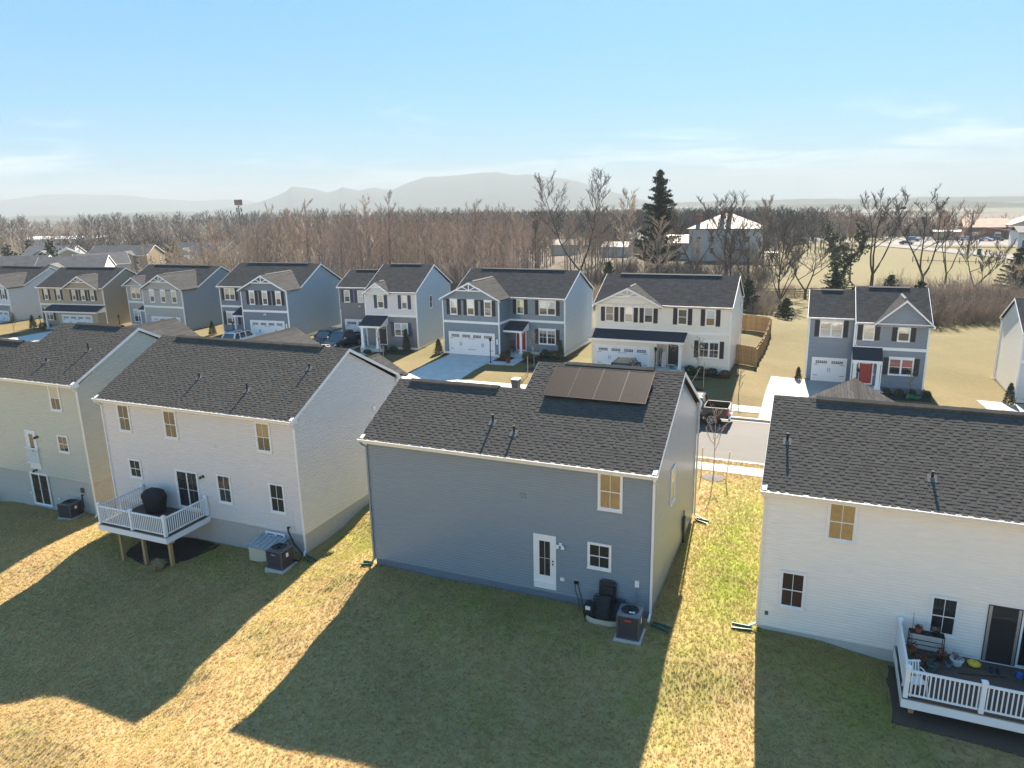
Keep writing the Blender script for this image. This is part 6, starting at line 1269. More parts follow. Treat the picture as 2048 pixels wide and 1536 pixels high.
for s in (0,.2): m=MB(); blob(m,[(.05,.13,.0,s,0),(.055,.13,.04,s,0),(.04,.07,.1,s,.04),(.03,.04,.11,s,.05)],n=12,amp=.003,sd=3); m.build('shoe',mat('navy_shoe',(.01,.012,.04),rough=.7) if 'navy_shoe' not in M else M['navy_shoe'],t,smooth=True)
t=thing('watering_can','small blue watering can at the right end of the deck','watering can',(6.72,24.45,zd)); m=MB(); m.lathe([(.09,0),(.1,.02),(.09,.16),(.05,.2)],n=14); m.build('can',bluep,t); m=MB(); m.tube([(.08,0,.05),(.2,0,.2)],[.02,.015],8); m.tube([(-.08,0,.05),(-.17,0,.12),(-.12,0,.2),(-.03,0,.2)],.012,6); m.build('spout_and_handle',bluep,t)
t=thing('grill','dark green-black barbecue grill at the right edge of the deck','grill',(7.25,24.4,zd)); m=MB(); m.box(-.35,.35,-.25,.25,.0,.75); m.build('cabinet',mat('dark_green_enamel',(.01,.04,.03),rough=.35),t); m=MB(); 
m.add([(-.37,-.28,.76),(.37,-.28,.76),(.37,.28,.76),(-.37,.28,.76),(-.34,-.15,1.02),(.34,-.15,1.02),(.34,.2,1.02),(-.34,.2,1.02)],[(4,5,6,7),(0,1,5,4),(1,2,6,5),(2,3,7,6),(3,0,4,7)]); m.bar((-.25,-.32,.85),(.25,-.32,.85),.03); m.build('lid',blk,t)
t=thing('garden_chair','white plastic garden chair tucked into the deck corner','chair',(3.62,22.55,zd),R(20)); m=MB(); m.slab([(-.22,-.22,.42),(.22,-.22,.42),(.22,.2,.4),(-.22,.2,.4)],.03); m.build('seat',vinyl,t)
for a in (-.22,.22):
    for b in (-.22,.22): MB().bar((a,b,.4),(a*1.15,b*1.15,0),.04).build('leg',vinyl,t)
m=MB(); 
for k in range(5): m.bar((-.18+k*.09,.22,.42),(-.16+k*.08,.3,.86),.045,.02)
m.bar((-.22,.3,.86),(.22,.3,.86),.05,.04); m.build('backrest',vinyl,t)
for s in (-1,1): MB().tube([(s*.24,-.2,.42),(s*.26,-.2,.62),(s*.26,.15,.66),(s*.22,.26,.66)],.018,6).build('armrest',vinyl,t)
m=MB(); m.tube([(3.72,24.92,zd),(3.7,24.95,zd+1.35)],.008,5); tag(m.build('garden_stake',dkgrey),'thin dark garden stake standing in the back deck corner','stake')
# ------------------------------------------------------------ street furniture and yards
def lamp_post(label,X,Y,h=2.1):
    t=thing('lamp_post',label,'lamp post',(X,Y,G(X,Y))); m=MB(); m.tube([(0,0,-.3),(0,0,h)],.045,8); m.lathe([(.09,0),(.06,.1),(.045,.25)],n=10); m.build('post',blk,t)
    m=MB(); m.lathe([(.05,h),(.1,h+.04),(.13,h+.24),(.0,h+.25)],n=6); m.build('lantern_glass',g_car,t); m=MB(); m.lathe([(.17,h+.25),(.03,h+.38),(.02,h+.44)],n=6); m.build('lantern_cap',blk,t); return t
lamp_post('black lamp post beside the wide driveway of the steel blue house',-28.35,61.3); lamp_post('black lamp post left of the cream house porch',-12.75,61.6,1.9); lamp_post('black lamp post in front of the dusk blue house porch',3.25,62.6,1.7); lamp_post('black lamp post beside the tan house door',-94.4,63.2,1.9); lamp_post('black lamp post under the window of the navy blue house',-61.8,63.5,1.6); lamp_post('black lamp post between the grey and tan houses',-84.0,66.6,1.6)
pot('dark red pot on the front path of the steel blue house',-26.75,61.8,G(-26.75,61.8)+.05,.24,.42,pot_red); pot('dark red pot on the porch of the steel blue house',-27.9,64.6,.46,.2,.35,pot_red,leafr,.3,21); pot('teal pot beside the porch step of the steel blue house',-26.1,64.5,.3,.22,.3,pot_g,leafm,.3,22); pot('pale blue pot on the porch of the cream house',-10.9,61.7,.72,.22,.35,mat('pale_blue_pot',(.2,.42,.5),rough=.4),leafm,.15,23); pot('small green pot beside the pale blue pot',-11.35,61.65,.72,.15,.25,pot_g,leafm,.15,24)
t=thing('porch_chair','dark rocking chair on the porch of the steel blue house','chair',(-27.95,65.6,.45),R(10)); m=MB(); m.slab([(-.25,-.25,.42),(.25,-.25,.42),(.25,.25,.4),(-.25,.25,.4)],.04); m.build('seat',mat('dark_red_wood',(.08,.015,.015),rough=.6),t); m=MB()
for k in range(5): m.bar((-.2+k*.1,.24,.42),(-.2+k*.1,.34,1.05),.04,.02)
m.bar((-.25,.34,1.05),(.25,.34,1.05),.05); m.build('backrest',M['dark_red_wood'],t)
for s in (-.23,.23): m=MB(); m.bar((s,-.22,.42),(s,-.22,.04),.035); m.bar((s,.24,.42),(s,.24,.04),.035); m.tube([(s,-.45,.08),(s,-.2,.03),(s,.1,.02),(s,.45,.1)],.02,6); m.build('leg',M['dark_red_wood'],t)
# wheelie bin
def wbin(label,X,Y,Z,yaw,body,lid,h=1.0):
    t=thing('wheelie_bin',label,'bin',(X,Y,Z),yaw); m=MB(); m.add([(-.24,-.26,.06),(.24,-.26,.06),(.24,.26,.06),(-.24,.26,.06),(-.3,-.35,h),(.3,-.35,h),(.3,.35,h),(-.3,.35,h)],[(0,3,2,1),(0,1,5,4),(1,2,6,5),(2,3,7,6),(3,0,4,7),(4,5,6,7)]); m.box(-.32,.32,-.37,.37,h-.07,h-.001); m.build('body',body,t)
    m=MB(); m.add([(-.33,-.4,h),(.33,-.4,h),(.33,.36,h+.02),(-.33,.36,h+.02),(-.28,-.34,h+.05),(.28,-.34,h+.05),(.28,.3,h+.08),(-.28,.3,h+.08)],[(4,5,6,7),(0,1,5,4),(1,2,6,5),(2,3,7,6),(3,0,4,7)]); m.bar((-.28,.42,h-.02),(.28,.42,h-.02),.04); m.build('lid',lid,t)
    for s in (-1,1): MB().tube([(s*.25,.3,.13),(s*.31,.3,.13)],.13,14).build('wheel',tyre,t)
    MB().box(-.1,.1,-.36,-.33,.28,.36).build('sticker',labelw,t); return t
wbin('dark grey wheelie bin with a pale lid standing at the kerb',-22.4,53.25,G(-22.4,53.2)+.02,R(0),dkgrey,trim,1.05)
# fence of the cream house yard
def panel_fence(label,pts,h=1.75):
    t=thing('wooden_fence',label,'fence',(pts[0][0],pts[0][1],0)); ox,oy=pts[0]
    pk=MB(); pk.box(-.068,.068,-.01,.01,0,h); pk.add([(-.068,-.01,h),(.068,-.01,h),(.068,.01,h),(-.068,.01,h),(-.03,-.01,h+.04),(.03,-.01,h+.04),(.03,.01,h+.04),(-.03,.01,h+.04)],[(4,5,6,7),(0,1,5,4),(1,2,6,5),(2,3,7,6),(3,0,4,7)]); p0=None; cnt=0
    for (a,b) in zip(pts,pts[1:]):
        L=math.hypot(b[0]-a[0],b[1]-a[1]); ang=math.atan2(b[1]-a[1],b[0]-a[0]); n=int(L/.146)
        nx_,ny_=-math.sin(ang),math.cos(ang)
        for i in range(n):
            u=(i+.5)/n; x=a[0]+(b[0]-a[0])*u; y=a[1]+(b[1]-a[1])*u; loc=(x-ox,y-oy,G(x,y)+.03+random.uniform(-.01,.01))
            if p0 is None: p0=pk.build('picket',fencew,t); p0.location=loc; p0.rotation_euler=(0,0,ang)
            else: inst(p0,t,loc,(0,0,ang))
        m=MB(); k=max(1,int(L/2.4))
        for i in range(k):
            u,v=i/k,(i+1)/k; A=(a[0]+(b[0]-a[0])*u,a[1]+(b[1]-a[1])*u); B=(a[0]+(b[0]-a[0])*v,a[1]+(b[1]-a[1])*v)
            for zz in (.3,.95,1.5): m.bar((A[0]-ox-nx_*.035,A[1]-oy-ny_*.035,G(*A)+zz),(B[0]-ox-nx_*.035,B[1]-oy-ny_*.035,G(*B)+zz),.045,.09)
        m.build('rail',fencew,t)
        for i in range(k+1):
            u=i/k; x=a[0]+(b[0]-a[0])*u; y=a[1]+(b[1]-a[1])*u; q=MB(); q.box(-.06,.06,-.06,.06,-.4,h-.05); pq=q.build('post',wood,t); pq.location=(x-ox-nx_*.08,y-oy-ny_*.08,G(x,y))
    return t
panel_fence('cedar picket privacy fence round the back yard of the cream house',[(-6.72,68.3),(-4.95,67.9),(-4.95,86.5),(-16,86.8)])
# post and rail fence
def rail_fence(label,pts,n_r=3,m_=None):
    t=thing('rail_fence',label,'fence',(pts[0][0],pts[0][1],0)); ox,oy=pts[0]; m_=m_ or polew
    for (a,b) in zip(pts,pts[1:]):
        L=math.hypot(b[0]-a[0],b[1]-a[1]); k=max(1,int(L/2.9))
        for i in range(k):
            u,v=i/k,(i+1)/k; A=(a[0]+(b[0]-a[0])*u,a[1]+(b[1]-a[1])*u); B=(a[0]+(b[0]-a[0])*v,a[1]+(b[1]-a[1])*v)
            q=MB(); q.box(-.09,.09,-.09,.09,-.3,1.45); p=q.build('post',m_,t); p.location=(A[0]-ox,A[1]-oy,G(*A))
            for r_ in range(n_r):
                z=.45+r_*.4; q=MB(); q.bar((A[0]-ox,A[1]-oy,G(*A)+z),(B[0]-ox,B[1]-oy,G(*B)+z),.05,.13); q.build('rail',m_,t)
    return t
rail_fence('weathered dark post-and-rail fence behind the dusk blue house',[(-16,129),(-4,133),(1,136),(6,138.5),(14,142)]); rail_fence('far wire fence of dark posts across the tan field',[(22,222),(36,219),(50,212),(64,200)],1)
# garden hose coil
m=MB(); pts=[]
for k in range(90):
    a=k*.42; q=.42+.12*math.sin(k*.31); pts.append((7.35+q*math.cos(a),62.75+q*.8*math.sin(a),G(7.35,62.75)+.12+.05*math.sin(k*1.3)+k*.0012))
m.tube(pts,.03,5); tag(m.build('garden_hose',grn),'coiled green garden hose in the flower bed of the dusk blue house','hose')
# leaning porch signs
t=thing('porch_sign','tall black porch sign reading WELCOME leaning by the cream house door','sign',(-12.45,62.35,.75)); t.rotation_euler=(R(-6),0,0); MB().box(-.15,.15,-.01,.02,0,1.55).build('board',blk,t)
for i,ch in enumerate('WELCOME'):
    cu=bpy.data.curves.new('letter','FONT'); cu.body=ch; cu.size=.22; cu.align_x='CENTER'; cu.extrude=.002; ob=bpy.data.objects.new('tmp',cu); COL.objects.link(ob); bpy.context.view_layer.update(); me=bpy.data.meshes.new_from_object(ob.evaluated_get(bpy.context.evaluated_depsgraph_get())); bpy.data.objects.remove(ob); me.materials.clear(); me.materials.append(labelw); lo=bpy.data.objects.new('letter',me); COL.objects.link(lo); lo.parent=t; lo.location=(0,-.014,1.36-i*.2); lo.rotation_euler=(R(90),0,0)
t=thing('porch_sign','pale pink wooden porch sign between the black sign and the door','sign',(-12.15,62.3,.75)); t.rotation_euler=(R(-7),0,0); MB().box(-.17,.17,-.01,.02,0,1.2).build('board',mat('pale_pink_paint',(.6,.48,.48),rough=.7),t); MB().frame(-.18,.18,-.01,1.21,.03,-.02,-.01).build('board_frame',trim,t)
# white pad markers / wash bins
t=thing('crate','low dark patio container at the left end of the cream house porch','container',(-13.1,61.9,G(-13.1,61.9))); MB().box(-.25,.25,-.2,.2,0,.4).build('box',dkgrey,t); MB().box(-.27,.27,-.22,.22,.4,.45).build('lid',blk,t)
# ------------------------------------------------------------ vegetation
def unitv(a,e): return Vector((math.cos(a)*math.cos(e),math.sin(a)*math.cos(e),math.sin(e)))
def cone3(mb,p,q,r):
    d=(q-p); u=Vector((0,0,1)) if abs(d.z)<.8*d.length else Vector((1,0,0)); a=d.cross(u).normalized()*r; b=d.cross(a).normalized()*r
    mb.add([p+a,p-a*.5+b*.87,p-a*.5-b*.87,q],[(0,1,3),(1,2,3),(2,0,3)])
def tree_mesh(seed,h=14,limbs=12,spread=.3,upr=.9,tr=.16,lo=.25,low=False,fork=False,nb=7,nt=5,tips=3,tw=1.15):
    rr=random.Random(seed); T=MB(); C=MB(); skeleton=[]
    stems=[]
    def stem(p0,dirv,L,r0,n=7,wob=.12):
        pts=[p0]; rs=[r0]; d=dirv.copy()
        for i in range(n):
            d=(d+Vector((rr.gauss(0,wob),rr.gauss(0,wob),.06))).normalized(); pts.append(pts[-1]+d*L/n); rs.append(r0*(1-.88*(i+1)/n))
        return pts,rs
    if fork:
        k=rr.randint(2,4); base=Vector((0,0,h*.12)); T.tube([(0,0,-.4),(0,0,0),base],[tr*1.5,tr*1.25,tr*1.1],7)
        for i in range(k): a=6.283*i/k+rr.uniform(-.5,.5); stems.append(stem(base,unitv(a,rr.uniform(.9,1.25)),h*rr.uniform(.72,.88),tr*.75,8,.09))
    else: 
        pts,rs=stem(Vector((0,0,-.3)),Vector((0,0,1)),h*.93,tr,9,.03); stems.append((pts,rs))
    nl=max(3,limbs//len(stems))
    for pts,rs in stems:
        T.tube(pts,rs,6 if not low else 4); skeleton.append((pts,rs)); n=len(pts)-1
        for i in range(nl):
            f=lo+(1-lo)*((i+.5)/nl)**.8; f=min(.97,f+rr.uniform(-.03,.03)); x=f*n; j=int(x); p=pts[j].lerp(pts[min(j+1,n)],x-j); r=rs[j]*.6
            a=i*2.4+rr.uniform(-.6,.6); e=rr.uniform(.35,.75)*(.6+upr*.7)+f*.15; L=h*spread*(1.15-f*.75)*rr.uniform(.75,1.2)
            lp=[p]; lr=[r]; d=unitv(a,min(e,1.35))
            for k in range(4):
                d=(d+Vector((rr.gauss(0,.13),rr.gauss(0,.13),.10*upr+.02))).normalized(); lp.append(lp[-1]+d*L/4); lr.append(max(.015,r*(1-.22*(k+1))))
            T.tube(lp,lr,4 if not low else 3,cap=False); skeleton.append((lp,lr))
            for b in range(nb if not low else 4):
                g=.2+.8*(b+.7)/nb if not low else .2+.8*(b+.7)/4; g=min(g,.99); x2=g*4; k=int(x2); q=lp[k].lerp(lp[min(k+1,4)],x2-k); d0=(lp[min(k+1,4)]-lp[k]).normalized() if k<4 else d
                bd=(d0*.75+Vector((rr.gauss(0,.5),rr.gauss(0,.5),rr.uniform(0,.55)))).normalized(); bl=L*rr.uniform(.28,.5)*(1.1-g*.4); m_=q+bd*bl*.5; bd2=(bd+Vector((rr.gauss(0,.2),rr.gauss(0,.2),.12))).normalized(); e_=m_+bd2*bl*.5
                if low: cone3(C,q,e_,.05*tw)
                else: C.tube([q,m_,e_],[.028*tw,.02*tw,.010*tw],3,cap=False)
                for t_ in range(nt if not low else 3):
                    g2=rr.uniform(.15,1); s=q.lerp(m_,g2*2) if g2<.5 else m_.lerp(e_,g2*2-1); td=(bd*.7+Vector((rr.gauss(0,.5),rr.gauss(0,.5),rr.uniform(0,.6)))).normalized(); tl=bl*rr.uniform(.3,.6); te=s+td*tl
                    cone3(C,s,te,(.014 if not low else .035)*tw)
                    if not low:
                        for z in range(tips):
                            u=rr.uniform(.3,1); ss=s.lerp(te,u); dd=(td*.8+Vector((rr.gauss(0,.45),rr.gauss(0,.45),rr.uniform(-.1,.5)))).normalized(); cone3(C,ss,ss+dd*tl*rr.uniform(.3,.6),.009*tw)
    return T,C,skeleton
def make_tree(name,label,cat,loc,T,C,mt,mc,group=None,rz_=0):
    t=thing(name,label,cat,loc,rz_,group); T.build('trunk',mt,t); C.build('crown',mc,t); return t
protos=[]
SPEC=[dict(seed=11,h=14,limbs=12,spread=.26,upr=1.1,tr=.15,lo=.3),dict(seed=12,h=15,limbs=13,spread=.22,upr=1.25,tr=.14,lo=.35),dict(seed=13,h=12.5,limbs=11,spread=.32,upr=.9,tr=.14,lo=.2),dict(seed=14,h=14.5,limbs=12,spread=.25,upr=1.15,tr=.16,lo=.4),dict(seed=15,h=13,limbs=12,spread=.3,upr=1.0,tr=.13,lo=.15,fork=True)]
WLAB={0:('bare grey-brown tree in the dense wood behind the street','trees of the brown wood'),1:('bare tree with reddish twig tops in the dense wood behind the street','reddish trees of the brown wood'),2:('bare tan-twigged young tree at the left end of the wood','tan trees at the left end of the wood')}
rw=random.Random(42)
tm=[tree_mesh(**s) for s in SPEC]
def zone(x,y):
    r=-x/y
    return r
spots=[]
def free(x,y,d):
    return all((x-a)**2+(y-b)**2>d*d for a,b in spots[-120:])
tries=0
while len(spots)<285 and tries<20000:
    tries+=1; y=86+78*rw.random()**1.3; r=rw.uniform(.40,1.12); x=-r*y
    if r>.98 and y>118: continue
    if y<84: continue
    if free(x,y,2.5): spots.append((x,y))
first={}
for x,y in spots:
    r=-x/y; col=2 if (r>.93 and rw.random()<.8) or (r>.75 and rw.random()<.45) else (1 if rw.random()<.45 else 0); v=rw.randrange(5); key=(col,v); z=G(x,y)
    hmax=1.0 if r<.9 else .75
    sc=(rw.uniform(.72,1.06) if rw.random()<.85 else rw.uniform(1.02,1.16))*hmax*(1.0 if r>.45 else .95); ro=rw.uniform(0,6.28); lab,grp=WLAB[col]
    if key not in first:
        T,C,_=tm[v]; first[key]=make_tree('bare_tree',lab,'tree',(x,y,z),T,C,bark,(twig,twigr,twigt)[col],grp,ro); first[key].scale=(sc,sc,sc)
    else: dup(first[key],(x,y,z),ro,sc,lab,grp)
# instanced masses (one object each)
def gn_scatter(name,pts,src,label,cat,grp=None):
    """pts: (x,y,z,scale,rot). one object, instances of the crown+trunk meshes in src"""
    me=bpy.data.meshes.new(name); me.from_pydata([p[:3] for p in pts],[],[]); a=me.attributes.new('sc','FLOAT','POINT'); a.data.foreach_set('value',[p[3] for p in pts]); b=me.attributes.new('ro','FLOAT','POINT'); b.data.foreach_set('value',[p[4] for p in pts])
    o=bpy.data.objects.new(name,me); COL.objects.link(o); tag(o,label,cat,None,'stuff')
    g=bpy.data.node_groups.new(name,'GeometryNodeTree'); g.interface.new_socket('Geometry',in_out='INPUT',socket_type='NodeSocketGeometry'); g.interface.new_socket('Geometry',in_out='OUTPUT',socket_type='NodeSocketGeometry')
    n=g.nodes.new; l=g.links.new; gi=n('NodeGroupInput'); go=n('NodeGroupOutput'); mp=n('GeometryNodeMeshToPoints'); l(gi.outputs[0],mp.inputs[0]); jn=n('GeometryNodeJoinGeometry')
    s=n('GeometryNodeInputNamedAttribute'); s.data_type='FLOAT'; s.inputs['Name'].default_value='sc'; r=n('GeometryNodeInputNamedAttribute'); r.data_type='FLOAT'; r.inputs['Name'].default_value='ro'; cx=n('ShaderNodeCombineXYZ'); l(r.outputs['Attribute'],cx.inputs[2])
    g2=n('GeometryNodeGeometryToInstance'); 
    for so_ in src:
        oi=n('GeometryNodeObjectInfo'); oi.transform_space='ORIGINAL'; oi.inputs['Object'].default_value=so_; l(oi.outputs['Geometry'],g2.inputs[0])
    ip=n('GeometryNodeInstanceOnPoints'); l(mp.outputs[0],ip.inputs['Points']); l(g2.outputs[0],ip.inputs['Instance']); l(s.outputs['Attribute'],ip.inputs['Scale']); l(cx.outputs[0],ip.inputs['Rotation']); l(ip.outputs[0],go.inputs[0])
    m=o.modifiers.new('scatter','NODES'); m.node_group=g; return o
def kids(t): return list(t.children)
for key,cnt,(y0,y1),(r0,r1) in (((0,1),190,(150,235),(.38,.98)),((1,0),150,(140,235),(.36,.95)),((0,3),150,(165,300),(.38,.95)),((1,3),110,(165,300),(.36,.9)),((2,2),60,(110,150),(.92,1.06))):
    if key not in first: continue
    P=[]
    for _ in range(cnt): y=rw.uniform(y0,y1); x=-rw.uniform(r0,r1)*y; P.append((x,y,G(x,y),rw.uniform(.75,1.05)*(.7 if key[0]==2 else 1),rw.uniform(0,6.28)))
    gn_scatter('background_wood',P,kids(first[key]),'mass of bare trees filling the back of the brown wood','wood')
# low-detail bare tree for the far woodland
lowT,lowC,_=tree_mesh(61,h=13,limbs=13,spread=.33,upr=.8,tr=.2,lo=.2,low=True,tw=2.6)
far0=make_tree('bare_tree','bare tree at the edge of the far woodland beyond the farmhouse','tree',(-75,330,G(-75,330)),lowT,lowC,bark,twigd)
lowT2,lowC2,_=tree_mesh(62,h=12,limbs=13,spread=.36,upr=.7,tr=.2,lo=.15,low=True,tw=3.2)
far1=make_tree('bare_tree','round-topped bare tree at the edge of the far woodland','tree',(-40,345,G(-40,345)),lowT2,lowC2,bark,twig)
P=[];Q=[]
rw.seed(99)
def farpts(cnt,d0,d1,a0,a1,sc0,sc1,out,powr=1.0,cond=None):
    for _ in range(cnt):
        d=d0+(d1-d0)*rw.random()**powr; a=rw.uniform(a0,a1); x,y=math.sin(a)*d,math.cos(a)*d
        if cond and not cond(x,y,d,a): continue
        out.append((x,y,G(x,y)-.3,rw.uniform(sc0,sc1),rw.uniform(0,6.28)))
farpts(420,235,420,-.30,.0,.75,1.1,P); farpts(300,330,480,-.05,.13,.7,1.0,Q)
farpts(500,260,430,-.62,-.05,.8,1.15,P); farpts(420,300,520,-.62,.02,.8,1.2,Q)
farpts(900,430,1100,-1.1,.0,.8,1.3,P,1.4,lambda x,y,d,a:not(-.98<a<-.93)); farpts(800,430,1400,-1.1,.0,.75,1.15,Q,1.3); farpts(420,430,1500,.0,.5,.6,.95,Q,1.3,lambda x,y,d,a:d>480)
farpts(500,390,800,.02,.45,.55,.9,P)
farpts(420,300,560,-1.15,-.75,.6,.95,Q); farpts(300,240,420,-.95,-.6,.6,.9,P)
gn_scatter('far_woodland',P,kids(far0),'grey-brown far woodland to the horizon','wood'); gn_scatter('far_woodland',Q,kids(far1),'brown far woodland to the horizon','wood')
# ---- evergreens
def leaf_tris(mb,c,n,e,rr,flat=1.0):
    for _ in range(n):
        p=Vector((rr.gauss(0,.5),rr.gauss(0,.5),rr.gauss(0,.4)*flat))*e*1.6+c; a=Vector((rr.uniform(-1,1),rr.uniform(-1,1),rr.uniform(-1,1))).normalized()*e; b=a.cross(Vector((rr.uniform(-1,1),rr.uniform(-1,1),rr.uniform(-1,1)))).normalized()*e*.6
        mb.poly([p+a,p-a*.6+b,p-a*.6-b])
def conifer(seed,h,r,gap=0,dens=1.0,e=.16,shape=1.0,base=.05):
    rr=random.Random(seed); T=MB(); T.tube([(0,0,-.3),(0,0,h*.5),(rr.uniform(-.1,.1),0,h*.97)],[h*.018+.03,h*.012+.02,.02],6); C=MB(); n=int(h*5.5*dens)
    for i in range(n):
        f=base+(1-base)*i/n; z=f*h; a=i*2.399+rr.uniform(-.4,.4); L=r*((1-f)**shape)*rr.uniform(.65,1.15)+.12
        if gap and rr.random()<gap*(.4+.6*f): L*=.35
        d=unitv(a,rr.uniform(.05,.5)); tip=Vector((0,0,z))+d*L
        T.tube([(0,0,z),tip],[.03,.008],3,cap=False); k=max(2,int(L/(.32)))
        for j in range(k): leaf_tris(C,Vector((0,0,z)).lerp(tip,(j+.8)/k*(1 if L>.4 else .6))+Vector((0,0,-.05)),int(7*dens)+3,e,rr,.7)
    return T,C
def conif(label,loc,seed,h,r,gap=0,dens=1,e=.16,shape=1,m=None,base=.05,name='cedar_tree',cat='tree'):
    T,C=conifer(seed,h,r,gap,dens,e,shape,base); return make_tree(name,label,cat,loc,T,C,bark,m or leafd)
def at(x,y,dz=0): return (x,y,G(x,y)+dz)
conif('tall ragged dark cedar standing above the treeline left of the farmhouse',at(-33.2,160),5,22.3,6.0,.45,1.5,.26,.62,base=.12)
for lab,x,y,h,r in (('dark green cedar shrub in the thicket left of the cream house roof',-32.5,118,6.0,2.0),('green pointed cedar low in the thicket, centre right',-23,118,5.0,1.6),('small dark bush-like cedar on the lawn edge right of the cream house',-4.0,101,2.8,1.5),('broad dark cedar at the wood edge above the cream house roof',-9.5,108,4.6,2.0),('dark cedar behind the dusk blue house, left of three',4.5,112,4.0,1.9),('tall dark cedar behind the dusk blue house, middle of three',9.2,117,5.2,2.2),('dark cedar behind the dusk blue house, right of three',12.4,112,5,2.2),('large dark cedar at the right edge of the field',31.5,152,7.5,3.4),('dark cedar right of the brown thicket',27.5,128,5.2,2.6),('dark cedar cut by the right edge',37.5,146,8.5,3),('small cedar low beside the ivy-covered tree',2,126,5,2.4),('yellow-green young cedar in the thicket behind the cream house',-14,112,4,1.5)):
    conif(lab,at(x,y),hash(lab)%997 if False else int(abs(x*13+y*7)),h,r,.05,2.2,.15,.7,m=leafd if 'yellow' not in lab and 'green pointed' not in lab else leafm)
ev=random.Random(9); 
for k in range(16):
    x=-52+ev.uniform(0,48); y=ev.uniform(300,360); conif('distant dark pine in the row beyond the farmhouse' ,at(x,y),200+k,ev.uniform(8,13),2.2,.1,.5,.4,.8)['group']='distant pines beyond the farmhouse'
for k in range(26):
    a=ev.uniform(-1.02,-.78); d=ev.uniform(215,300); x,y=math.sin(a)*d,math.cos(a)*d; conif('dark evergreen in the belt behind the far-left houses',at(x,y),300+k,ev.uniform(6,10),3.2,.1,.5,.4,.6)['group']='evergreens behind the far-left houses'
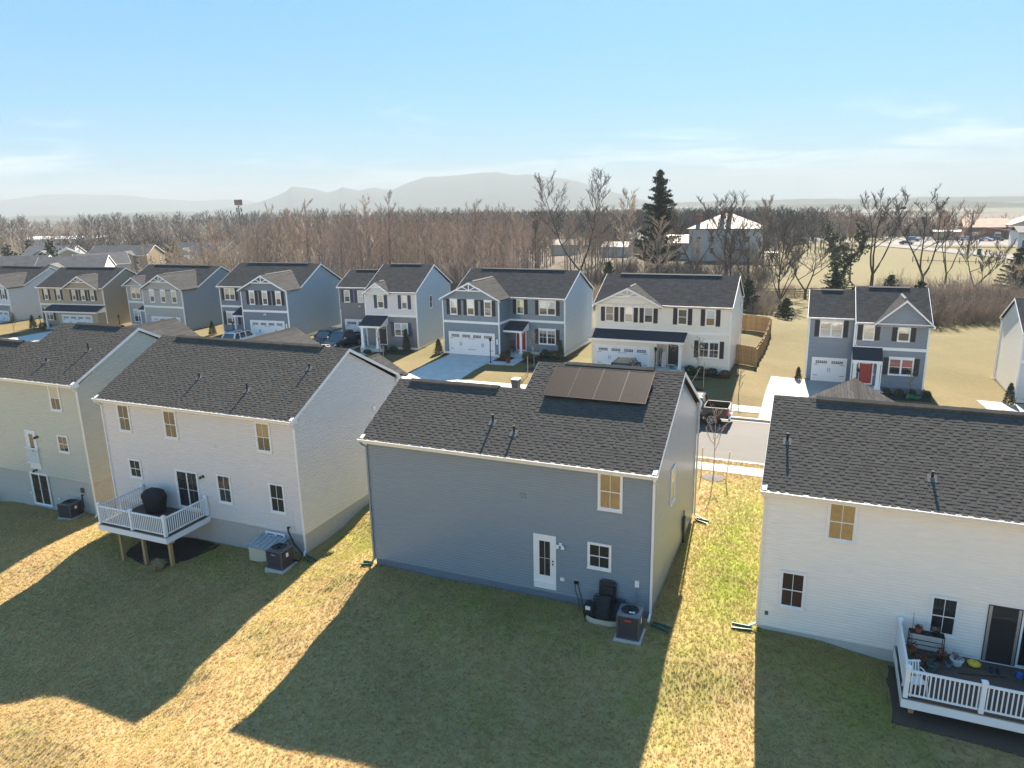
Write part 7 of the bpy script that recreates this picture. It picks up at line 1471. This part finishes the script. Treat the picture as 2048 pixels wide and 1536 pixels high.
# ---- individual bare trees on the right half
for _k in range(80):
    _y=rw.uniform(140,215); _x=-rw.uniform(.27,.40)*_y if _k<46 else -rw.uniform(.04,.27)*_y; _v=rw.randrange(5); _s=1.15*rw.uniform(.6,.95)*(1 if _k<46 else .68)
    dup(first[(0,_v)] if (0,_v) in first else first[(1,_v)],(_x,_y,G(_x,_y)),rw.uniform(0,6.28),_s,'bare tree in the open strip between the brown wood and the cedar' if _k<46 else 'bare tree scattered among the undergrowth round the farmhouse','open trees left of the cedar' if _k<46 else 'scattered trees round the farmhouse')
IND=[('large dark bare tree with twisting limbs rising above the treeline left of the cedar','big',-44.5,140,22.5,dict(fork=True,limbs=26,spread=.28,upr=.9,tr=.25,lo=.3,tw=2.1,nb=7),twigd),
('bare tree with pale fine crown just right of the large twisting tree',None,-36.5,142,17,dict(limbs=13,spread=.28,upr=.95,tr=.2,lo=.3,tw=2.1),twigt),
('slender bare tree between the twisting tree and the cedar',None,-40.5,138,14.5,dict(limbs=12,spread=.24,upr=1.1,tr=.16,lo=.4,tw=2.1),twig),
('bare tree in front of the farmhouse wall, dark straight trunk',None,-24.0,152,13.5,dict(limbs=12,spread=.3,upr=1.0,tr=.18,lo=.3,tw=2.1,fork=True),twigd),
('wide bare tree in front of the right half of the farmhouse',None,-19.5,168,16.0,dict(limbs=16,spread=.42,upr=.9,tr=.18,lo=.25,tw=2.1,fork=True),twigd),
('bare tree right of the farmhouse',None,-12.6,176,15.5,dict(limbs=14,spread=.3,upr=1,tr=.18,lo=.3,tw=2.1),twig),
('bare tree with forked trunk left of the post-and-rail fence',None,-11.0,128,11.5,dict(limbs=13,spread=.4,upr=.8,tr=.2,lo=.25,fork=True,tw=2.1),twigd),
('rounded bare tree standing by the post-and-rail fence',None,-6.3,124,12.0,dict(limbs=15,spread=.45,upr=.8,tr=.18,lo=.25,tw=2.1),twigd),
('low spreading bare tree leaning over the field by the fence',None,-2.3,131,9.0,dict(limbs=12,spread=.6,upr=.45,tr=.2,lo=.2,fork=True,tw=2.1),twigd),
('bare field tree behind the fence line, left',None,-16.6,150,9.5,dict(limbs=12,spread=.42,upr=.7,tr=.2,lo=.25,tw=2.1),twigd),
('tall bare tree holding a dark nest at its top',None,8.6,150,17.5,dict(limbs=18,spread=.3,upr=1,tr=.25,lo=.3,tw=2.1,fork=True),twigd),
('bare reddish-topped tree left behind the nest tree',None,5.2,160,13,dict(limbs=13,spread=.36,upr=.9,tr=.2,lo=.3,tw=2.1),twigr),
('spreading multi-stemmed bare tree in front of the road',None,17.0,152,14.5,dict(limbs=16,spread=.4,upr=.8,tr=.25,lo=.25,fork=True,tw=2.1),twigd),
('arching bare tree right of the multi-stemmed one',None,21.5,158,13.5,dict(limbs=14,spread=.4,upr=.8,tr=.18,lo=.3,fork=True,tw=2.1),twigr),
('bare tree alone in the field below the shop buildings',None,24.0,144,9.0,dict(limbs=12,spread=.5,upr=.7,tr=.18,lo=.25,fork=True,tw=2.1),twigd),
('thin bare sapling in the field left of the utility box',None,26.0,150,6.5,dict(limbs=9,spread=.3,upr=1,tr=.08,lo=.3),twigd),
('thin bare tree right of the utility box',None,29.5,140,7.5,dict(limbs=10,spread=.32,upr=1,tr=.1,lo=.3,fork=True),twigt),
('dark bare tree in front of the pale shop at the right edge',None,42.5,163,11.5,dict(limbs=13,spread=.42,upr=.8,tr=.18,lo=.25,fork=True,tw=2.1),twigd),
('bare tree half cut by the right edge of the picture',None,44.5,150,8,dict(limbs=12,spread=.42,upr=.8,tr=.2,lo=.25,tw=2.1),twigd),
('bare tree on the grass left of the lone dusk blue house',None,-8.8,112,8.0,dict(limbs=11,spread=.32,upr=1,tr=.13,lo=.3),twig),
('bare leaning tree at the edge of the thicket above the fenced yard',None,-5.6,118,8.5,dict(limbs=11,spread=.36,upr=.9,tr=.14,lo=.3,fork=True),twigd),
('tall thin bare tree left of the grey barn roof',None,-58,150,14,dict(limbs=12,spread=.24,upr=1.1,tr=.16,lo=.35),twigd),
('thin bare tree right of the pink-roofed barn',None,-50.5,152,13.5,dict(limbs=12,spread=.24,upr=1.1,tr=.16,lo=.35),twig),
('bare tree with arching limbs low behind the cream house',None,-27.5,128,9.5,dict(limbs=12,spread=.34,upr=.8,tr=.14,lo=.3,fork=True),twigt),
('grey bare tree between the farmhouse and the cedar',None,-30,146,12,dict(limbs=13,spread=.34,upr=.8,tr=.2,lo=.25),twigt),
('bare tree right of the cedar in front of the side wing',None,-28.5,158,13.5,dict(limbs=13,spread=.3,upr=.9,tr=.2,lo=.25),twig),
('tan bare tree in front of the far-left cluster of roofs',None,-112,96,10.5,dict(limbs=12,spread=.3,upr=.9,tr=.15,lo=.2,tw=1.2),twigt),
('tan bare tree right of the hip-roofed blue-grey house',None,-100,98,11.5,dict(limbs=13,spread=.3,upr=.95,tr=.15,lo=.2,tw=1.2),twigt),
('reddish bare tree with rounded crown behind the grey house roofs',None,-122,124,12.5,dict(limbs=14,spread=.36,upr=.8,tr=.18,lo=.3,tw=2.1),twigr),
('reddish upright bare tree under the mast',None,-150,182,17,dict(limbs=16,spread=.3,upr=1.1,tr=.2,lo=.25,tw=2.1),twigr)]
skn=None
for i,(lab,_,x,y,h,kw,mc) in enumerate(IND):
    kw.setdefault('nb',9); kw.setdefault('tw',1.8); kw['nt']=6; h*=1.08; kw['limbs']=int(kw['limbs']*1.3); T,C,sk=tree_mesh(700+i,h=h,**kw); t=make_tree('bare_tree',lab,'tree',at(x,y),T,C,dbark if mc is twigd else bark,mc)
    if 'nest' in lab and 'holding' in lab:
        top=sk[0][0][-2]; m=MB(); blob(m,[(.1,.1,0,0,0),(.42,.4,.15,0,0),(.5,.48,.4,0,0),(.3,.3,.5,0,0)],sd=3,amp=.06); n_=m.build('bird_nest',twigd); n_.location=(x+top.x,y+top.y,G(x,y)+top.z-.1); tag(n_,'dark bird nest near the top of the tallest bare tree on the right','nest')
# ivy-clad tree
T,C,sk=tree_mesh(771,h=12.5,fork=True,limbs=16,spread=.5,upr=.8,tr=.34,lo=.2,tw=1.4,nb=4,nt=3); t=make_tree('ivy_covered_tree','bare tree whose trunk and limbs are wrapped in green ivy','tree',at(3.0,147),T,C,dbark,twigd)
iv=MB(); rr=random.Random(8)
for pts,rs in sk[:14]:
    for a,b in zip(pts,pts[1:]):
        for k in range(5): leaf_tris(iv,a.lerp(b,k/5)+Vector((rr.gauss(0,.33),rr.gauss(0,.33),rr.gauss(0,.25))),24,.15,rr)
for k in range(420):
    a=rr.uniform(0,6.28); f=rr.random(); q=(2.9*(1-f)**.6+.3)*rr.uniform(.3,1); leaf_tris(iv,Vector((q*math.cos(a),q*math.sin(a)*.8,.3+7.5*f)),9,.16,rr)
iv.build('ivy',ivyg,t)
# ---- thickets of bare brush
def brush_mesh(seed,h=4,n=26,sp=1.5):
    rr=random.Random(seed); C=MB()
    for i in range(n):
        a=rr.uniform(0,6.28); q=rr.uniform(0,sp*.5); p=Vector((q*math.cos(a),q*math.sin(a),-.1)); d=(unitv(a,rr.uniform(.8,1.4))); L=h*rr.uniform(.6,1.05); m_=p+d*L*.5; e_=m_+(d+Vector((rr.gauss(0,.2),rr.gauss(0,.2),.1))).normalized()*L*.5
        C.tube([p,m_,e_],[.03,.022,.008],3,cap=False)
        for k in range(9):
            u=rr.uniform(.25,1); s=p.lerp(m_,u*2) if u<.5 else m_.lerp(e_,u*2-1); dd=(d+Vector((rr.gauss(0,.5),rr.gauss(0,.5),rr.uniform(-.1,.4)))).normalized(); te=s+dd*L*rr.uniform(.15,.35); cone3(C,s,te,.015)
            for z in range(3): ss=s.lerp(te,rr.uniform(.2,1)); cone3(C,ss,ss+(dd+Vector((rr.gauss(0,.5),rr.gauss(0,.5),rr.gauss(0,.4)))).normalized()*L*.12,.010)
    return C
b1=tag(brush_mesh(1,3.6).build('bare_shrub',twig),'brown bare shrub at the near edge of the thicket right of the dusk blue house','shrub'); b1.location=at(11.5,103)
b2=tag(brush_mesh(2,3.0,30,2.4).build('bare_shrub',twigt),'tan bare shrub low in front of the wood above the cream house','shrub'); b2.location=at(-12,98)
b3=tag(brush_mesh(3,4.4,24,2).build('bare_shrub',twigd),'dark grey bare shrub in the thicket behind the dusk blue house','shrub'); b3.location=at(14,106)
def gn_mass(name,pts,so_,label): return gn_scatter(name,pts,[so_],label,'thicket')
br=random.Random(77)
def strip(n,f,sc=(.7,1.2)):
    o=[]
    for _ in range(n): x,y=f(br); o.append((x,y,G(x,y)-.1,br.uniform(*sc),br.uniform(0,6.28)))
    return o
gn_mass('brush_thicket',strip(230,lambda r:(lambda x:(x,104+ (x-10)*.35+r.uniform(0,27)))(r.uniform(8.5,46)),(.45,1.35)),b1,'brown thicket of bare brush to the right of the dusk blue house')
gn_mass('brush_thicket',strip(110,lambda r:(lambda x:(x,107+(x-10)*.3+r.uniform(0,14)))(r.uniform(3,40)),(.5,1.0)),b3,'grey bare brush among the cedars behind the dusk blue house')
gn_mass('brush_thicket',strip(230,lambda r:(lambda x:(x,98+r.uniform(0,22)+max(0,x+16)*.9))(r.uniform(-40,-6)),(.5,1.0)),b2,'tan low brush along the wood edge above the cream house')
gn_mass('brush_thicket',strip(130,lambda r:(r.uniform(-45,-8),r.uniform(118,175)),(.6,1.1)),b3,'grey underbrush in front of the farmhouse')
gn_mass('brush_thicket',strip(420,lambda r:(lambda y:(-r.uniform(.42,1.25)*y,y))(r.uniform(84,128)),(.8,1.4)),b2,'tan understorey of the brown wood')
gn_mass('brush_thicket',strip(260,lambda r:(lambda y:(-r.uniform(.42,.95)*y,y))(r.uniform(84,150)),(.8,1.3)),b3,'grey understorey of the brown wood')
gn_mass('brush_thicket',strip(110,lambda r:(lambda y:(-r.uniform(1.02,1.5)*y,y))(r.uniform(84,98)),(.4,.8)),b2,'tan brush between the first row and the far-left cluster')
gn_mass('brush_thicket',strip(60,lambda r:(r.uniform(-24,14),r.uniform(128,142)),(.25,.6)),b2,'low tan brush along the post-and-rail fence')
# ---- garden shrubs
def shrub_mesh(seed,r,h,n,e,cone=0):
    rr=random.Random(seed); C=MB()
    for _ in range(n):
        f=rr.random(); z=h*(.05+.95*f); rad=r*((1-f)**.75+.06 if cone else math.sqrt(max(0,1-(2*f-1)**2))*.95+.08)*rr.uniform(.55,1.05); a=rr.uniform(0,6.28); leaf_tris(C,Vector((rad*math.cos(a),rad*math.sin(a),z)),2,e,rr)
    return C
def shrub(label,x,y,r,h,m,cone=0,seed=1,z=None,cat='shrub',name='garden_shrub',n=None):
    t=thing(name,label,cat,(x,y,G(x,y) if z is None else z)); shrub_mesh(seed,r,h,n or int(1500*max(.35,r*h)),.055,cone).build('foliage',m,t); m2=MB(); m2.tube([(0,0,-.1),(0,0,h*.85)],[.03,.008],5); m2.build('stem',bark,t); return t
shrub('dark arborvitae left of the wide driveway by the steel blue house',-35.35,63.9,.48,1.5,leafd,1,1,name='arborvitae'); shrub('slim arborvitae at the right corner of the steel blue house',-22.6,64.9,.38,1.9,leafm,1,2,name='arborvitae'); shrub('slim arborvitae at the right corner of the narrow two-tone house',-39.3,64.2,.42,2.3,leafd,1,3,name='arborvitae'); shrub('dark arborvitae left of the navy blue house',-66.1,64.6,.45,1.6,leafd,1,4,name='arborvitae'); shrub('small dark arborvitae left of the driveway of the dusk blue house',-1.2,65.35,.3,1.15,leafd,1,5,name='arborvitae'); shrub('arborvitae at the corner of the white house at the right edge',14.35,65.9,.42,1.7,leafd,1,6,name='arborvitae'); shrub('arborvitae left of the tan house',-99.3,65.4,.5,1.8,leafd,1,7,name='arborvitae'); shrub('little arborvitae at the left edge',-106.6,67.5,.4,1.4,leafd,1,8,name='arborvitae')
k=10
for x,y,r,h,m,lab in ((-27.9,63.6,.45,.6,leafr,'rusty low shrub between driveway and path of the steel blue house'),(-27.5,62.9,.35,.45,leafr,'smaller rusty shrub nearest the front path'),(-28.0,64.5,.35,.5,leafd,'dark shrub against the garage corner'),(-25.4,63.4,.55,.8,leafm,'rounded green shrub right of the path of the steel blue house'),(-24.4,65.3,.5,.8,leafd,'dark shrub under the big window of the steel blue house'),(-23.4,65.4,.5,.7,leafr,'brownish shrub next to the slim arborvitae'),(-9.9,62.2,.5,.7,leafd,'dark shrub left under the big window of the cream house'),(-9.0,62.35,.45,.7,leafd,'second dark shrub under the big window of the cream house'),(-8.0,62.3,.5,.65,leafd,'round dark shrub right under the window of the cream house'),(-6.9,62.0,.5,.6,leafr,'sparse russet shrub at the corner of the cream house'),(5.5,63.4,.3,.5,leafm,'green shrub beside the porch of the dusk blue house'),(6.4,63.55,.3,.45,leafm,'small green shrub in the middle of the dusk blue house bed'),(7.3,63.6,.3,.5,leafd,'dark shrub behind the coiled hose'),(8.35,63.5,.28,.5,leafm,'shrub at the right corner of the dusk blue house'),(-41.8,63.6,.5,.6,leafm,'green shrub by the porch of the narrow two-tone house'),(-40.6,63.7,.45,.5,leafm,'low green shrub under the window of the two-tone house'),(-42.6,61.9,.4,.4,leafm,'small plant in the bed beside the truck'),(-97.7,65.6,.45,.8,leafd,'dark shrub under the window of the tan house'),(-96.5,65.5,.5,.7,leafd,'rounded dark shrub beside the tan house path'),(-63.3,64.6,.4,.6,leafd,'dark shrub beneath the navy blue house window')):
    k+=1; shrub(lab,x,y,r,h,m,0,k)
# ---- young staked trees
def young(label,x,y,h,seed,mc=None,stakes=(),ring=.65,mr=mulch):
    T,C,_=tree_mesh(seed,h=h,limbs=11,spread=.3,upr=1.0,tr=.04,lo=.35,nb=4,nt=3,tips=2,tw=.42); t=make_tree('young_tree',label,'tree',at(x,y),T,C,bark,mc or twigr)
    if ring: bed('tree_ring_mulch',[(x+ring*math.cos(a*math.pi/4),y+ring*math.sin(a*math.pi/4)) for a in range(8)],mr,.03)
    return t
def stake(label,x,y,h=1.6,lean=(0,0)):
    m=MB(); m.bar((0,0,-.2),(lean[0],lean[1],h),.05); o=m.build('tree_stake',wood); o.location=at(x,y); return tag(o,label,'stake')
young('thin young tree with a round gravel ring between the slate blue and white houses',-4.75,39.55,4.6,801,twigr,mr=mat('grey_gravel_mulch',(.09,.085,.085),rough=.95,noise=.5,nscale=30,bump=1,bscale=50)); stake('left stake of the young tree by the near sidewalk',-5.4,39.5,1.7,(.02,.05)); stake('right stake of the young tree by the near sidewalk',-4.05,39.4,1.7,(.16,.05))
young('vase-shaped reddish young tree on the lawn of the steel blue house',-23.4,60.0,3.8,802,twigr,ring=.8); stake('wooden stake in front of the vase-shaped young tree',-23.0,57.4,1.7)
young('slim young tree on the lawn of the cream house',-9.0,60.6,3.9,803,twigt,ring=.5); stake('upright pale stake on the lawn of the cream house',-8.1,58.2,2.1); stake('leaning pale stake on the lawn of the cream house',-9.3,58.1,1.6,(.9,.2)); bed('tree_ring_mulch',[(-9.2,57.0),(-8.4,56.8),(-7.9,57.4),(-8.4,58.0),(-9.2,57.8)],mulch,.03)
young('small young tree in the flower bed of the dusk blue house',6.9,62.4,2.9,804,twigd,ring=0); young('pinkish young tree in front of the white-posted porch',-40.9,61.6,3.2,805,twigr,ring=.7); stake('stake on the lawn of the narrow two-tone house',-38.9,59.2,1.8); young('young tree on the lawn of the tan house',-96.6,61.0,3.6,806,twigr,ring=.6)
young('young tree beside the far kerb right of the cream house',-5.2,56.6,2.6,807,twigd,ring=0)
# ---- turf blades over the near yards
def rects_free(x,y):
    for (a,b,c,d) in ((-16.9,-4.8,23.8,33.5),(-33.9,-21.4,24.9,36.6),(-53,-36.7,25.7,35.8),(-1.3,12.2,24.9,35.2),(-12.3,-6.9,34,40.8),(-46.1,-40.3,35.5,40.8),(-60,20,40.7,42.3),(3.2,12,22.0,25.2),(-31,-26.9,23,25),(-7.3,-5.6,22.5,24),(-5.9,-4.8,22.2,23.3)):
        if a<x<b and c<y<d: return False
    return True
pm=MB()
for i in range(62):
    for j in range(35):
        x=-49+i; y=8+j
        if not rects_free(x+.5,y+.5) or -(x)/y>2.6: continue
        pm.poly([(a,b,GR(a,b)+.004) for a,b in ((x,y),(x+1,y),(x+1,y+1),(x,y+1))])
tuft=MB(); rr=random.Random(3)
for k in range(9):
    a=rr.uniform(0,6.28); q=rr.uniform(0,.035); x,y=q*math.cos(a),q*math.sin(a); hgt=rr.uniform(.025,.055); lx,ly=math.cos(a)*hgt*rr.uniform(.3,1.1),math.sin(a)*hgt*rr.uniform(.3,1.1); wv=.0045; nx_,ny_=-math.sin(a)*wv,math.cos(a)*wv
    tuft.add([(x-nx_,y-ny_,0),(x+nx_,y+ny_,0),(x+lx*.5+nx_*.8,y+ly*.5+ny_*.8,hgt*.7),(x+lx*.5-nx_*.8,y+ly*.5-ny_*.8,hgt*.7),(x+lx,y+ly,hgt)],[(0,1,2,3),(3,2,4)])
tf=tuft.build('grass_tuft',turfblade); tf.location=at(-14,20); tag(tf,'tuft of dry lawn grass behind the slate blue house','grass'); tf['kind']='stuff'
go_=pm.build('lawn_grass',turfblade); tag(go_,'short dry winter turf of the back yards','grass',None,'stuff')
g=bpy.data.node_groups.new('lawn','GeometryNodeTree'); g.interface.new_socket('Geometry',in_out='INPUT',socket_type='NodeSocketGeometry'); g.interface.new_socket('Geometry',in_out='OUTPUT',socket_type='NodeSocketGeometry')
n=g.nodes.new; l=g.links.new; gi=n('NodeGroupInput'); gout=n('NodeGroupOutput'); dp=n('GeometryNodeDistributePointsOnFaces'); dp.inputs['Density'].default_value=170; l(gi.outputs[0],dp.inputs['Mesh']); oi=n('GeometryNodeObjectInfo'); oi.inputs['Object'].default_value=tf; oi.inputs['As Instance'].default_value=True
rv=n('FunctionNodeRandomValue'); rv.data_type='FLOAT_VECTOR'; rv.inputs[0].default_value=(-.25,-.25,0); rv.inputs[1].default_value=(.25,.25,6.28); rs=n('FunctionNodeRandomValue'); rs.data_type='FLOAT'; rs.inputs[2].default_value=.7; rs.inputs[3].default_value=1.3
ip=n('GeometryNodeInstanceOnPoints'); l(dp.outputs['Points'],ip.inputs['Points']); l(oi.outputs['Geometry'],ip.inputs['Instance']); l(rv.outputs['Value'],ip.inputs['Rotation']); l(rs.outputs[1],ip.inputs['Scale']); l(ip.outputs[0],gout.inputs[0])
md=go_.modifiers.new('lawn','NODES'); md.node_group=g
# ------------------------------------------------------------ haze
x0,x1,y0,y1=min(XS)-50,max(XS)+50,min(YS)-50,max(YS)+50
hm=bpy.data.materials.new('air_haze'); hm.use_nodes=True; t=hm.node_tree; t.nodes.clear(); pv=t.nodes.new('ShaderNodeVolumePrincipled'); om=t.nodes.new('ShaderNodeOutputMaterial'); t.links.new(pv.outputs[0],om.inputs['Volume'])
pv.inputs['Color'].default_value=(.47,.52,.545,1); pv.inputs['Density'].default_value=HAZE; pv.inputs['Anisotropy'].default_value=.0
hz=MB().box(x0,x1,y0,y1,-175,300).build('haze',hm); hz['kind']='stuff'
